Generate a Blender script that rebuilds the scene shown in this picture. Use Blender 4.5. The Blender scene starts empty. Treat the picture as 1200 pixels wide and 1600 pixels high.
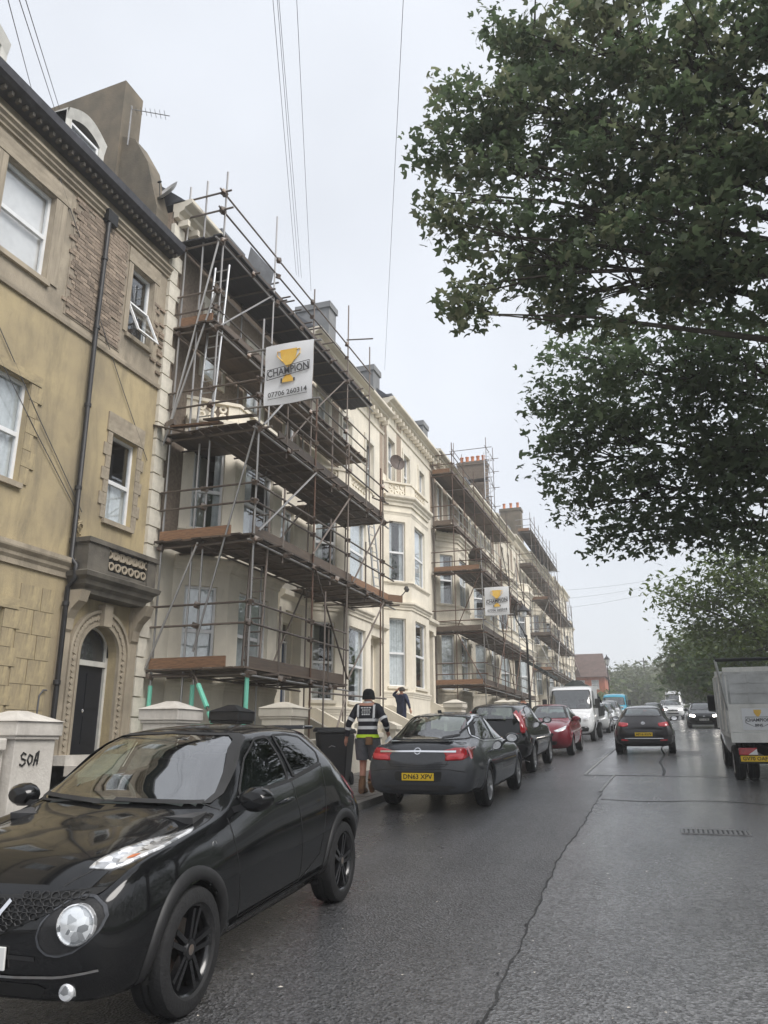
import bpy, bmesh, math, random
import numpy as np
from mathutils import Vector, Matrix, Euler
from mathutils.bvhtree import BVHTree
R=math.radians; rnd=random.Random(7)
scn=bpy.context.scene; COL=scn.collection
# ---------------------------------------------------------------- camera
F=1220.; PITCH=math.atan(358/1220.); YAW=R(19.3); H=1.65; G=0.0466
cp,sp,cy,sy=math.cos(PITCH),math.sin(PITCH),math.cos(YAW),math.sin(YAW)
FW=Vector((-sy*cp,cy*cp,sp)); RT=Vector((cy,sy,0)); UP=RT.cross(FW); CAM=Vector((0,0,H))
cd=bpy.data.cameras.new('camera'); cam=bpy.data.objects.new('camera',cd); COL.objects.link(cam)
cam.matrix_world=Matrix(((RT.x,UP.x,-FW.x,0),(RT.y,UP.y,-FW.y,0),(RT.z,UP.z,-FW.z,H),(0,0,0,1)))
cd.sensor_fit='VERTICAL'; cd.sensor_height=36; cd.lens=36*F/1600; cd.clip_end=3000; cd.clip_start=.05
scn.camera=cam
# ---------------------------------------------------------------- overcast sky, soft sun, exposure
SUN_EL,SUN_AZ=R(50),R(112)          # azimuth clockwise from +Y
w=bpy.data.worlds.new('World'); scn.world=w; w.use_nodes=True
nt=w.node_tree; nt.nodes.clear()
o=nt.nodes.new('ShaderNodeOutputWorld'); bg=nt.nodes.new('ShaderNodeBackground'); sk=nt.nodes.new('ShaderNodeTexSky')
sk.sky_type='NISHITA'; sk.sun_disc=False; sk.sun_elevation=SUN_EL; sk.sun_rotation=SUN_AZ; sk.air_density=1; sk.dust_density=4
mx=nt.nodes.new('ShaderNodeMixRGB'); mx.inputs[0].default_value=.86; mx.inputs[2].default_value=(4.12,4.26,4.5,1)
tc=nt.nodes.new('ShaderNodeTexCoord'); nz=nt.nodes.new('ShaderNodeTexNoise'); nz.inputs['Scale'].default_value=2.3; nz.inputs['Detail'].default_value=3
mr=nt.nodes.new('ShaderNodeMapRange'); mr.inputs[1].default_value=.3; mr.inputs[2].default_value=.7; mr.inputs[3].default_value=.88; mr.inputs[4].default_value=1.07
ml=nt.nodes.new('ShaderNodeMixRGB'); ml.blend_type='MULTIPLY'; ml.inputs[0].default_value=1
L=nt.links.new
L(tc.outputs['Generated'],nz.inputs['Vector']); L(nz.outputs['Fac'],mr.inputs[0]); L(sk.outputs[0],mx.inputs[1])
L(mx.outputs[0],ml.inputs[1]); L(mr.outputs[0],ml.inputs[2]); L(ml.outputs[0],bg.inputs[0]); L(bg.outputs[0],o.inputs[0])
bg.inputs[1].default_value=.1
sd=bpy.data.lights.new('sun','SUN'); sd.energy=1.5; sd.angle=R(35); sd.color=(1,.97,.93)
so=bpy.data.objects.new('sun',sd); COL.objects.link(so)
so.rotation_euler=Vector((math.sin(SUN_AZ)*math.cos(SUN_EL),math.cos(SUN_AZ)*math.cos(SUN_EL),math.sin(SUN_EL))).to_track_quat('Z','Y').to_euler()
so.location=(0,0,60)
vs=scn.view_settings; vs.view_transform='Standard'; vs.look='None'; vs.exposure=1.22; vs.gamma=1; vs.use_curve_mapping=False
scn.render.engine='CYCLES'; scn.cycles.volume_bounces=2
# ---------------------------------------------------------------- pixel helpers: a pixel is a direction, the plane it meets gives the distance
def ray(px,py): return FW+RT*((px-600)/F)+UP*((800-py)/F)
def onX(px,py,X): d=ray(px,py); return CAM+d*(X/d.x)
def onY(px,py,Y): d=ray(px,py); return CAM+d*(Y/d.y)
def gz(y): return G*y
# ---------------------------------------------------------------- materials
MAT={}
def mat(name,col,rough=.6,var=.12,vs=2.,bump=0.,bs=60.,metal=0.,coat=0.,col2=None,streak=0.,scol=None,spec=.5,rv=0.,detail=5,alpha=None,per=0.,sss=0):
    """procedural principled material: two noises for colour, optional vertical streaks, relief and roughness variation"""
    m=bpy.data.materials.new(name); m.use_nodes=True; n=m.node_tree; N=n.nodes.new; l=n.links.new
    b=n.nodes['Principled BSDF']; MAT[name]=m
    col=tuple(col)+(1,) ; b.inputs['Roughness'].default_value=rough; b.inputs['Metallic'].default_value=metal
    b.inputs['Specular IOR Level'].default_value=spec
    if coat: b.inputs['Coat Weight'].default_value=coat; b.inputs['Coat Roughness'].default_value=.06
    tc=N('ShaderNodeTexCoord'); no=N('ShaderNodeTexNoise'); no.inputs['Scale'].default_value=vs; no.inputs['Detail'].default_value=detail; no.inputs['Roughness'].default_value=.62
    l(tc.outputs['Object'],no.inputs['Vector'])
    c1=[max(0,c*(1-var)) for c in col[:3]]+[1]; c2=(list(col2)+[1]) if col2 else [min(1,c*(1+var)) for c in col[:3]]+[1]
    if col2: c1=list(col)
    cr=N('ShaderNodeValToRGB'); cr.color_ramp.elements[0].position=.36; cr.color_ramp.elements[1].position=.66
    cr.color_ramp.elements[0].color=c1; cr.color_ramp.elements[1].color=c2
    l(no.outputs['Fac'],cr.inputs[0]); out=cr.outputs[0]
    if streak:
        mp=N('ShaderNodeMapping'); mp.inputs['Scale'].default_value=(1.7,1.7,.42); n2=N('ShaderNodeTexNoise'); n2.inputs['Scale'].default_value=1.1; n2.inputs['Detail'].default_value=9; n2.inputs['Distortion'].default_value=.35; n2.inputs['Roughness'].default_value=.7
        l(tc.outputs['Object'],mp.inputs[0]); l(mp.outputs[0],n2.inputs['Vector'])
        r2=N('ShaderNodeMapRange'); r2.inputs[1].default_value=.47; r2.inputs[2].default_value=.78; r2.inputs[4].default_value=streak
        l(n2.outputs['Fac'],r2.inputs[0]); mxx=N('ShaderNodeMixRGB'); l(r2.outputs[0],mxx.inputs[0]); l(out,mxx.inputs[1])
        mxx.inputs[2].default_value=tuple(scol or (.09,.08,.065))+(1,); out=mxx.outputs[0]
    if per:
        oi=N('ShaderNodeObjectInfo'); r3=N('ShaderNodeMapRange'); r3.inputs[3].default_value=1-per; r3.inputs[4].default_value=1+per
        l(oi.outputs['Random'],r3.inputs[0]); m3=N('ShaderNodeMixRGB'); m3.blend_type='MULTIPLY'; m3.inputs[0].default_value=1; l(out,m3.inputs[1]); l(r3.outputs[0],m3.inputs[2]); out=m3.outputs[0]
    l(out,b.inputs['Base Color'])
    if bump:
        n3=N('ShaderNodeTexNoise'); n3.inputs['Scale'].default_value=bs; n3.inputs['Detail'].default_value=4; l(tc.outputs['Object'],n3.inputs['Vector'])
        bp=N('ShaderNodeBump'); bp.inputs['Strength'].default_value=bump; bp.inputs['Distance'].default_value=.02; l(n3.outputs['Fac'],bp.inputs['Height']); l(bp.outputs[0],b.inputs['Normal'])
    if rv:
        r4=N('ShaderNodeMapRange'); r4.inputs[1].default_value=.3; r4.inputs[2].default_value=.7; r4.inputs[3].default_value=max(.02,rough-rv); r4.inputs[4].default_value=min(1,rough+rv)
        l(no.outputs['Fac'],r4.inputs[0]); l(r4.outputs[0],b.inputs['Roughness'])
    return m
def glassmat(name,tint,refl=1.45,minr=.03,rough=.02,tr=1.):
    """thin pane: fresnel reflection over a tinted clear sheet"""
    m=bpy.data.materials.new(name); m.use_nodes=True; n=m.node_tree; N=n.nodes.new; l=n.links.new; n.nodes.clear(); MAT[name]=m
    o=N('ShaderNodeOutputMaterial'); mi=N('ShaderNodeMixShader'); t=N('ShaderNodeBsdfTransparent'); g=N('ShaderNodeBsdfGlossy'); f=N('ShaderNodeFresnel')
    ge=N('ShaderNodeNewGeometry'); m1=N('ShaderNodeMath'); m1.operation='MULTIPLY_ADD'; m1.inputs[1].default_value=-2; m1.inputs[2].default_value=1; pw=N('ShaderNodeMath'); pw.operation='POWER'; pw.inputs[0].default_value=refl; l(ge.outputs['Backfacing'],m1.inputs[0]); l(m1.outputs[0],pw.inputs[1]); l(pw.outputs[0],f.inputs[0]); t.inputs[0].default_value=tuple(tint)+(1,); g.inputs['Roughness'].default_value=rough; g.inputs[0].default_value=(1,1,1,1)
    a=N('ShaderNodeMath'); a.operation='MULTIPLY_ADD'; a.inputs[1].default_value=tr; a.inputs[2].default_value=minr; a.use_clamp=True
    l(f.outputs[0],a.inputs[0]); l(a.outputs[0],mi.inputs[0]); l(t.outputs[0],mi.inputs[1]); l(g.outputs[0],mi.inputs[2]); l(mi.outputs[0],o.inputs[0]); return m
def emitmat(name,col,s):
    m=bpy.data.materials.new(name); m.use_nodes=True; b=m.node_tree.nodes['Principled BSDF']; b.inputs['Base Color'].default_value=tuple(col)+(1,)
    b.inputs['Emission Color'].default_value=tuple(col)+(1,); b.inputs['Emission Strength'].default_value=s; MAT[name]=m; return m
mat('stucco_ochre',(.45,.365,.215),.85,.2,.5,.25,26,col2=(.29,.24,.16),streak=.95,scol=(.16,.138,.1))
mat('stucco_stone',(.42,.36,.275),.85,.25,1.1,.3,30,col2=(.28,.24,.185),streak=.75,scol=(.12,.105,.08))
mat('stucco_cream',(.74,.685,.575),.8,.1,.8,.15,30,streak=.5,scol=(.40,.36,.29))
mat('stucco_cream_old',(.62,.57,.47),.85,.15,.9,.2,30,streak=.6,scol=(.23,.20,.15))
mat('stucco_white',(.62,.58,.50),.75,.1,.9,.15,30,streak=.5,scol=(.33,.30,.25))
mat('quoin_paint',(.66,.62,.53),.75,.1,1.2,.15,30,streak=.35,scol=(.35,.31,.25))
mat('sooty_stone',(.075,.068,.058),.85,.35,2.,.3,30,col2=(.16,.145,.12))
mat('pier_stone',(.64,.61,.56),.85,.2,2.2,.3,30,col2=(.48,.45,.41),streak=.6,scol=(.13,.12,.1))
mat('brick_face',(.22,.17,.13),.9,.3,14,.5,50,col2=(.34,.275,.215),per=.35)
mat('mortar',(.27,.23,.18),.95,.2,9,.2,60)
mat('slate',(.075,.08,.092),.55,.25,3,.15,50,col2=(.11,.115,.13),per=.15)
mat('lead',(.13,.135,.145),.6,.2,3,.1,30)
mat('chimney_render',(.20,.165,.12),.9,.25,1.2,.3,20,col2=(.12,.105,.08),streak=.6,scol=(.06,.055,.045))
mat('terracotta',(.55,.2,.09),.8,.15,4)
mat('upvc',(.74,.75,.76),.35,.05,4)
mat('frame_old',(.55,.54,.5),.6,.12,4)
mat('curtain',(.66,.67,.67),.9,.12,7,col2=(.5,.51,.51))
mat('blind',(.78,.74,.72),.9,.08,3)
mat('room_dark',(.03,.03,.032),.95,.3,2)
mat('door_black',(.006,.007,.011),.55,.2,5)
mat('door_blue',(.03,.05,.1),.4,.2,5)
mat('pipe_black',(.02,.02,.022),.45,.3,6)
mat('iron',(.018,.018,.02),.5,.3,8)
mat('gutter',(.045,.045,.055),.6,.3,5,.1,30)
mat('steel_galv',(.42,.42,.42),.42,.25,7,.05,60,metal=.75,col2=(.30,.28,.26),rv=.12,per=.2)
mat('steel_dark',(.22,.205,.19),.5,.35,7,.08,60,metal=.6,col2=(.13,.085,.06),rv=.12,per=.25)
mat('rust_tube',(.13,.075,.05),.6,.35,7,.1,60,metal=.3,col2=(.08,.05,.04),per=.25)
mat('teal_sleeve',(.20,.62,.47),.5,.08,5)
mat('board_wet',(.115,.085,.063),.65,.35,5,.2,40,col2=(.065,.05,.04),per=.45)
mat('board_new',(.26,.145,.08),.65,.3,4,.2,40,col2=(.14,.08,.05),per=.3)
mat('ply_dark',(.03,.029,.034),.7,.3,3)
mat('alu',(.52,.53,.54),.35,.12,9,metal=.8,rv=.1)
def asphalt(name,c,rough,wet,grain=1.):
    """aggregate speckle, long polished tracks and a patchy water film"""
    m=bpy.data.materials.new(name); m.use_nodes=True; n=m.node_tree; N=n.nodes.new; l=n.links.new; b=n.nodes['Principled BSDF']; MAT[name]=m
    tc=N('ShaderNodeTexCoord'); ge=tc.outputs['Object']
    def noise(sc,de,scale=(1,1,1),ro=.6):
        mp=N('ShaderNodeMapping'); mp.inputs['Scale'].default_value=scale; l(ge,mp.inputs[0]); q=N('ShaderNodeTexNoise'); q.inputs['Scale'].default_value=sc; q.inputs['Detail'].default_value=de; q.inputs['Roughness'].default_value=ro; l(mp.outputs[0],q.inputs['Vector']); return q.outputs['Fac']
    def rng(x,a,c,e,f): q=N('ShaderNodeMapRange'); q.inputs[1].default_value=a; q.inputs[2].default_value=c; q.inputs[3].default_value=e; q.inputs[4].default_value=f; l(x,q.inputs[0]); return q.outputs[0]
    def mul(x,y): q=N('ShaderNodeMath'); q.operation='MULTIPLY'; l(x,q.inputs[0]); l(y,q.inputs[1]); return q.outputs[0]
    vo=N('ShaderNodeTexVoronoi'); vo.inputs['Scale'].default_value=58*grain; l(ge,vo.inputs['Vector'])
    sp=N('ShaderNodeSeparateColor'); l(vo.outputs['Color'],sp.inputs[0])
    v=mul(mul(rng(sp.outputs[0],0,1,.35,1.8),rng(noise(.5,6),.3,.7,.72,1.28)),rng(noise(2.2,5,(1,.07,1)),.3,.7,.82,1.18))
    mc=N('ShaderNodeMixRGB'); mc.blend_type='MULTIPLY'; mc.inputs[0].default_value=1; mc.inputs[1].default_value=tuple(c)+(1,); l(v,mc.inputs[2]); l(mc.outputs[0],b.inputs['Base Color'])
    film=mul(rng(noise(.8,5,(1,.28,1)),.33,.58,.1,1),rng(noise(14,4),.3,.6,.45,1))
    l(rng(film,0,1,rough,rough*.55),b.inputs['Roughness']); l(rng(film,0,1,wet*.25,wet),b.inputs['Coat Weight']); b.inputs['Coat Roughness'].default_value=.17; b.inputs['Coat IOR'].default_value=1.6
    bp=N('ShaderNodeBump'); bp.inputs['Strength'].default_value=.8; bp.inputs['Distance'].default_value=.02; l(vo.outputs['Distance'],bp.inputs['Height'])
    b2=N('ShaderNodeBump'); b2.inputs['Strength'].default_value=.35; b2.inputs['Distance'].default_value=.02; l(noise(26,4),b2.inputs['Height']); l(b2.outputs[0],bp.inputs['Normal']); l(bp.outputs[0],b.inputs['Normal'])
    b3=N('ShaderNodeBump'); b3.inputs['Strength'].default_value=.45; b3.inputs['Distance'].default_value=.02; l(noise(42,5),b3.inputs['Height']); l(b3.outputs[0],b.inputs['Coat Normal']); return m
asphalt('asphalt_old',(.075,.075,.078),.42,.75); asphalt('asphalt_lane',(.115,.116,.12),.3,1.,.85); asphalt('asphalt_patch',(.14,.141,.146),.3,1.); asphalt('asphalt_tar',(.05,.05,.052),.45,.6)
mat('asphalt_crack',(.022,.022,.022),.6,.4,9,.4,80)
mat('pave',(.13,.12,.11),.5,.25,1.4,.25,70,col2=(.09,.085,.08),rv=.15,per=.12)
mat('kerb',(.2,.19,.175),.55,.25,3,.25,60,rv=.12,per=.15)
mat('paint_worn',(.33,.33,.32),.5,.35,6)
mat('garden',(.10,.095,.085),.9,.3,2,.3,30)
mat('grass_bank',(.045,.075,.022),.95,.4,1.2,.4,20)
mat('bark',(.055,.046,.036),.95,.35,5,.6,14)
def leafmat(name,c1,c2,tr=.35,vs=1.1):
    m=mat(name,c1,.5,.4,vs,col2=c2,spec=.4); n=m.node_tree; b=n.nodes['Principled BSDF']; t=n.nodes.new('ShaderNodeBsdfTranslucent'); x=n.nodes.new('ShaderNodeMixShader'); x.inputs[0].default_value=tr; o=[q for q in n.nodes if q.type=='OUTPUT_MATERIAL'][0]
    hs=n.nodes.new('ShaderNodeHueSaturation'); hs.inputs['Value'].default_value=1.6; hs.inputs['Saturation'].default_value=1.1; n.links.new(b.inputs['Base Color'].links[0].from_socket,hs.inputs['Color']); n.links.new(hs.outputs[0],t.inputs[0]); n.links.new(b.outputs[0],x.inputs[1]); n.links.new(t.outputs[0],x.inputs[2]); n.links.new(x.outputs[0],o.inputs[0]); return m
leafmat('leaf_dark',(.064,.094,.052),(.11,.142,.078),.45); leafmat('leaf_highlight',(.125,.15,.085),(.195,.205,.13),.42); leafmat('leaf_mid',(.065,.095,.028),(.105,.135,.045),vs=.8); leafmat('leaf_far',(.075,.09,.045),(.11,.125,.06),.25,.35)  # olive tone: lit highlights of the crown painted into leaf colour
mat('tyre',(.011,.011,.012),.75,.25,10,.3,60)
mat('rubber',(.018,.018,.019),.6,.2,8)
mat('plastic_black',(.016,.016,.017),.55,.2,10,.1,120)
mat('rim_black',(.006,.006,.007),.25,.2,9,coat=.5)
mat('rim_silver',(.48,.48,.49),.3,.1,9,metal=.85)
mat('chrome',(.75,.75,.76),.12,.04,9,metal=1)
mat('lamp_clear',(.8,.82,.84),.15,.3,24,coat=.6,metal=.3)
def facets(name):
    m=mat(name,(.8,.8,.8),.12,.1,5,coat=.8,metal=.45); n=m.node_tree; b=n.nodes['Principled BSDF']; v=n.nodes.new('ShaderNodeTexVoronoi'); v.inputs['Scale'].default_value=26; tc=n.nodes.new('ShaderNodeTexCoord'); n.links.new(tc.outputs['Object'],v.inputs['Vector']); r=n.nodes.new('ShaderNodeValToRGB'); r.color_ramp.elements[0].color=(.22,.23,.24,1); r.color_ramp.elements[1].color=(.92,.93,.95,1); r.color_ramp.elements[1].position=.7; sp=n.nodes.new('ShaderNodeSeparateColor'); n.links.new(v.outputs['Color'],sp.inputs[0]); n.links.new(sp.outputs[1],r.inputs[0]); n.links.new(r.outputs[0],b.inputs['Base Color']); bp=n.nodes.new('ShaderNodeBump'); bp.inputs['Strength'].default_value=.6; bp.inputs['Distance'].default_value=.01; n.links.new(sp.outputs[0],bp.inputs['Height']); n.links.new(bp.outputs[0],b.inputs['Normal'])
facets('lamp_facet')
mat('lamp_red',(.42,.012,.02),.15,.2,14,coat=.8)
mat('lamp_pink',(.62,.05,.06),.2,.1,8,coat=.6)
mat('lamp_amber',(.7,.22,.1),.2,.1,8,coat=.6)
mat('chimney_grey',(.24,.245,.25),.9,.2,1.5,.2,20,col2=(.17,.175,.18),streak=.4)
mat('underbody',(.012,.012,.012),.9,.2,5)
mat('cabin',(.05,.05,.052),.85,.3,6)
mat('plate_yellow',(.78,.52,.02),.4,.05,5)
mat('plate_white',(.72,.72,.7),.4,.05,5)
mat('ink',(.012,.012,.012),.5,.1,5)
def paint(name,c,flake=.25): return mat(name,c,.45,.06,30,metal=.0,coat=1.,spec=.05)
paint('paint_black',(.0045,.0048,.0055)); paint('paint_grey',(.058,.061,.068)); paint('paint_darkgrey',(.018,.02,.022)); paint('paint_red',(.17,.012,.022)); paint('paint_white',(.66,.67,.68))
paint('paint_silver',(.36,.37,.38)); paint('paint_teal',(.03,.26,.38)); paint('paint_charcoal',(.028,.026,.028))
mat('truck_white',(.74,.74,.71),.5,.12,1.5,.05,30,streak=.45,scol=(.3,.28,.24))
mat('truck_grey',(.56,.57,.57),.55,.2,1.5,.05,30,streak=.4,scol=(.2,.19,.17))
glassmat('pane',(.95,.97,.98),1.45,.05); glassmat('car_glass',(.74,.88,.82),1.5,.26); glassmat('car_glass_dark',(.16,.19,.19),1.5,.05); glassmat('car_glass_mid',(.42,.5,.48),1.5,.12)
glassmat('lens_glass',(.97,.98,.98),1.45,.06); emitmat('headlight_lit',(1,.93,.85),6.)
mat('banner',(.74,.75,.77),.5,.03,3); mat('gold',(.72,.40,.04),.45,.35,2.2,col2=(.85,.58,.14)); mat('ink_grey',(.055,.055,.06),.5,.2,9)
mat('jacket_navy',(.011,.012,.02),.8,.3,7,.2,40); mat('reflective',(.62,.63,.64),.4,.08,8); mat('hi_vis',(.55,.8,.03),.6,.08,8)
mat('shorts_grey',(.10,.105,.115),.85,.2,9,.2,50); mat('skin',(.46,.24,.17),.55,.1,9); mat('hair',(.05,.042,.036),.8,.3,20); mat('boot',(.16,.085,.04),.75,.3,9); mat('wool_black',(.01,.01,.012),.95,.3,20)
mat('navy_top',(.018,.026,.06),.85,.2,7,.15,40)
mat('bin_black',(.016,.017,.019),.45,.2,6); mat('bag_red',(.55,.03,.09),.45,.15,7); mat('bag_white',(.68,.69,.7),.4,.06,7)
mat('brick_far',(.36,.12,.07),.9,.2,2); mat('tile_far',(.10,.065,.055),.8,.25,2); mat('dish',(.42,.42,.42),.4,.1,6); mat('dish_brown',(.085,.06,.05),.6,.2,6)
mat('cable',(.10,.10,.105),.6,.1,3); mat('drain_iron',(.2,.195,.19),.4,.3,14,metal=.5); mat('rust',(.2,.09,.04),.8,.4,12); mat('awning',(.016,.022,.02),.8,.2,5); mat('debris',(.5,.46,.4),.8,.2,9); mat('tape_yellow',(.7,.6,.04),.5,.1,5)
# ---------------------------------------------------------------- mesh helpers
ORG={}
def tag(o,label=None,cat=None,group=None,kind=None):
    if label: o['label']=label
    if cat: o['category']=cat
    if group: o['group']=group
    if kind: o['kind']=kind
    return o
def thing(name,label,cat,loc=(0,0,0),rotz=0,group=None):
    o=bpy.data.objects.new(name,None); COL.objects.link(o); o.location=loc; o.rotation_euler=(0,0,rotz); o.empty_display_size=.2
    ORG[o.name]=Vector(loc); return tag(o,label,cat,group)
def link(name,me,parent=None,loc=None):
    o=bpy.data.objects.new(name,me); COL.objects.link(o)
    if parent is not None: o.parent=parent
    if loc is not None: o.location=loc
    return o
class MB:
    def __init__(s): s.v=[]; s.f=[]; s.mi=[]; s.cur=0
    def add(s,vs,fs):
        k=len(s.v); s.v+= [tuple(v) for v in vs]; s.f+=[tuple(i+k for i in f) for f in fs]; s.mi+=[s.cur]*len(fs); return s
    def box(s,x0,x1,y0,y1,z0,z1):
        return s.add([(x,y,z) for x in (x0,x1) for y in (y0,y1) for z in (z0,z1)],[(0,1,3,2),(4,6,7,5),(0,4,5,1),(2,3,7,6),(0,2,6,4),(1,5,7,3)])
    def obox(s,c,ax,ay,az):
        c=Vector(c);ax=Vector(ax);ay=Vector(ay);az=Vector(az)
        return s.add([c+ax*i+ay*j+az*k for i in (-1,1) for j in (-1,1) for k in (-1,1)],[(0,1,3,2),(4,6,7,5),(0,4,5,1),(2,3,7,6),(0,2,6,4),(1,5,7,3)])
    def tube(s,pts,r,n=8,cap=True):
        pts=[Vector(p) for p in pts]; rr=r if isinstance(r,(list,tuple)) else [r]*len(pts); k=len(s.v); vs=[];fs=[]; up=None
        for i,p in enumerate(pts):
            d=(pts[min(i+1,len(pts)-1)]-pts[max(i-1,0)]).normalized()
            if up is None: up=Vector((0,0,1)) if abs(d.z)<.9 else Vector((1,0,0))
            a=d.cross(up).normalized(); b=d.cross(a).normalized(); up=-b if False else up
            for j in range(n):
                t=2*math.pi*j/n; vs.append(p+(a*math.cos(t)+b*math.sin(t))*rr[i])
        for i in range(len(pts)-1):
            for j in range(n):
                fs.append((i*n+j,i*n+(j+1)%n,(i+1)*n+(j+1)%n,(i+1)*n+j))
        if cap: fs.append(tuple(range(n-1,-1,-1))); fs.append(tuple((len(pts)-1)*n+j for j in range(n)))
        return s.add(vs,fs)
    def lathe(s,prof,c=(0,0,0),axis='z',n=20):
        vs=[];fs=[];c=Vector(c)
        for (r,h) in prof:
            for j in range(n):
                t=2*math.pi*j/n; a,b=r*math.cos(t),r*math.sin(t)
                vs.append(c+Vector((a,b,h) if axis=='z' else ((h,a,b) if axis=='x' else (a,h,b))))
        for i in range(len(prof)-1):
            for j in range(n): fs.append((i*n+j,i*n+(j+1)%n,(i+1)*n+(j+1)%n,(i+1)*n+j))
        return s.add(vs,fs)
    def prism(s,poly,d):
        d=Vector(d); n=len(poly); vs=[Vector(p) for p in poly]+[Vector(p)+d for p in poly]
        return s.add(vs,[tuple(range(n-1,-1,-1)),tuple(range(n,2*n))]+[(i,(i+1)%n,n+(i+1)%n,n+i) for i in range(n)])
    def mesh(s,name,mats,org=None,smooth=False):
        me=bpy.data.meshes.new(name); vs=s.v
        if org is not None: vs=[(v[0]-org[0],v[1]-org[1],v[2]-org[2]) for v in vs]
        me.from_pydata(vs,[],s.f); 
        for m in (mats if isinstance(mats,(list,tuple)) else [mats]): me.materials.append(MAT[m])
        if isinstance(mats,(list,tuple)): me.polygons.foreach_set('material_index',s.mi)
        bm=bmesh.new(); bm.from_mesh(me); bmesh.ops.recalc_face_normals(bm,faces=bm.faces); bm.to_mesh(me); bm.free()
        if smooth:
            me.polygons.foreach_set('use_smooth',[True]*len(me.polygons))
            if smooth!='all': me.set_sharp_from_angle(angle=R(38))
        me.update(); return me
    def build(s,name,mats,parent=None,world=True,smooth=False):
        """world=True: vertices are world positions, moved into the frame of the unrotated root"""
        if parent is not None and world:
            r=parent; org=Vector((0,0,0))
            while r is not None: org=org+Vector(r.location); r=r.parent
            return link(name,s.mesh(name,mats,org,smooth),parent)
        if parent is None and world:   # own origin at the base centre
            a=np.array(s.v); org=Vector(((a[:,0].min()+a[:,0].max())/2,(a[:,1].min()+a[:,1].max())/2,a[:,2].min()))
            return link(name,s.mesh(name,mats,org,smooth),None,org)
        return link(name,s.mesh(name,mats,None,smooth),parent)
def bevel(o,wd,seg=2):
    m=o.modifiers.new('bevel','BEVEL'); m.width=wd; m.segments=seg; m.limit_method='ANGLE'; return o
def textmesh(body,size,m,shear=0,ext=.0,spacing=1.,bold=0.):
    c=bpy.data.curves.new('t','FONT'); c.body=body; c.size=size; c.align_x='CENTER'; c.align_y='CENTER'; c.extrude=ext; c.shear=shear; c.space_character=spacing; c.offset=bold; c.resolution_u=2
    o=bpy.data.objects.new('t',c); COL.objects.link(o); dg=bpy.context.evaluated_depsgraph_get(); me=bpy.data.meshes.new_from_object(o.evaluated_get(dg))
    bpy.data.objects.remove(o); bpy.data.curves.remove(c); me.materials.clear(); me.materials.append(MAT[m]); return me
# shared unit pieces
def unit_tube(m,n=8):
    b=MB(); b.tube([(0,0,0),(0,0,1)],1,n); return b.mesh('tube',m,smooth=True)
TUBES={}
def pole(parent,name,p,q,m='steel_galv',r=.0242):
    if m not in TUBES: TUBES[m]=unit_tube(m)
    p=Vector(p);q=Vector(q);d=q-p; o=link(name,TUBES[m],parent,p-ORG[parent.name]); o.rotation_mode='QUATERNION'; o.rotation_quaternion=d.to_track_quat('Z','Y'); o.scale=(r,r,d.length); return o
BOX={}
def brick_obj(parent,name,c,half,m,rot=None):
    if m not in BOX:
        b=MB(); b.box(-1,1,-1,1,-1,1); BOX[m]=b.mesh('piece',m)
    org=Vector((0,0,0)); r=parent
    while r is not None: org=org+Vector(r.location); r=r.parent
    o=link(name,BOX[m],parent,Vector(c)-org); o.scale=half
    if rot: o.rotation_euler=rot
    return o
# ---------------------------------------------------------------- ground, road, pavements
def sheet(name,xs,y0,y1,dz,m,ny=1,kind='structure',parent=None,jit=0):
    b=MB(); ys=np.linspace(y0,y1,ny+1); n=len(xs)
    vs=[(x,y,gz(y)+dz) for y in ys for x in xs]
    b.add(vs,[(i*n+j,i*n+j+1,(i+1)*n+j+1,(i+1)*n+j) for i in range(ny) for j in range(n-1)])
    o=b.build(name,m,parent)
    if parent is None and kind: o['kind']=kind
    return o
KL,KR=-4.78,3.75            # kerb lines
sheet('ground',[-150,150],-60,300,-.03,'garden')
sheet('road',[KL,KR],-30,260,0,'asphalt_old')
# newer right-hand lane with an uneven left joint
def strip(name,pts,dz,m,label=None,kind='structure',parent=None):
    b=MB(); vs=[]
    for (y,xa,xb) in pts: vs+=[(xa,y,gz(y)+dz),(xb,y,gz(y)+dz)]
    b.add(vs,[(2*i,2*i+1,2*i+3,2*i+2) for i in range(len(pts)-1)]); o=b.build(name,m,parent)
    if kind: o['kind']=kind
    return o
r2=random.Random(3)
def seamx(y): 
    return float(np.interp(y,[-5,4.7,9.7,12,16.8,19.4],[-.95,-1.07,-1.25,-1.22,-1.27,-1.2]))+.006*math.sin(y*1.3)+.008*math.sin(y*5.3+1)+.007*math.sin(y*13)
strip('road_lane',[(y,seamx(y),KR-.35) for y in np.arange(-6,19.5,.35)],.004,'asphalt_lane')
strip('road_lane',[(y,-.25+.05*math.sin(y),KR-.35) for y in np.arange(19.3,120,2)],.004,'asphalt_lane')
strip('road_patch',[(y,-1.85+(y-19.4)*.01,-.22+.05*math.sin(y)) for y in np.arange(19.4,60,1.)],.004,'asphalt_patch')
strip('road_crack',[(y,seamx(y)-.002-.011*r2.random()**2,seamx(y)+.003+.012*r2.random()**2) for y in np.arange(-3,15.6,.07)],.008,'asphalt_crack')
strip('road_crack',[(y,-.24+.05*math.sin(y)-.02*r2.random(),-.2+.05*math.sin(y)+.02*r2.random()) for y in np.arange(19.4,40,.3)],.008,'asphalt_crack')
crk=MB()
for i in range(70):   # crumbled edge of the joint
    y=r2.uniform(2.,15.4); x=seamx(y)+r2.gauss(0,.022); sz=.004+.013*r2.random()**2; a=r2.random()*6.28; z=gz(y)+.0085
    crk.add([(x+sz*math.cos(a+q)*(.6+.6*r2.random()),y+1.6*sz*math.sin(a+q)*(.6+.6*r2.random()),z) for q in (0,1.2,2.5,3.8,5.)],[(0,1,2,3,4)])
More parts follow.
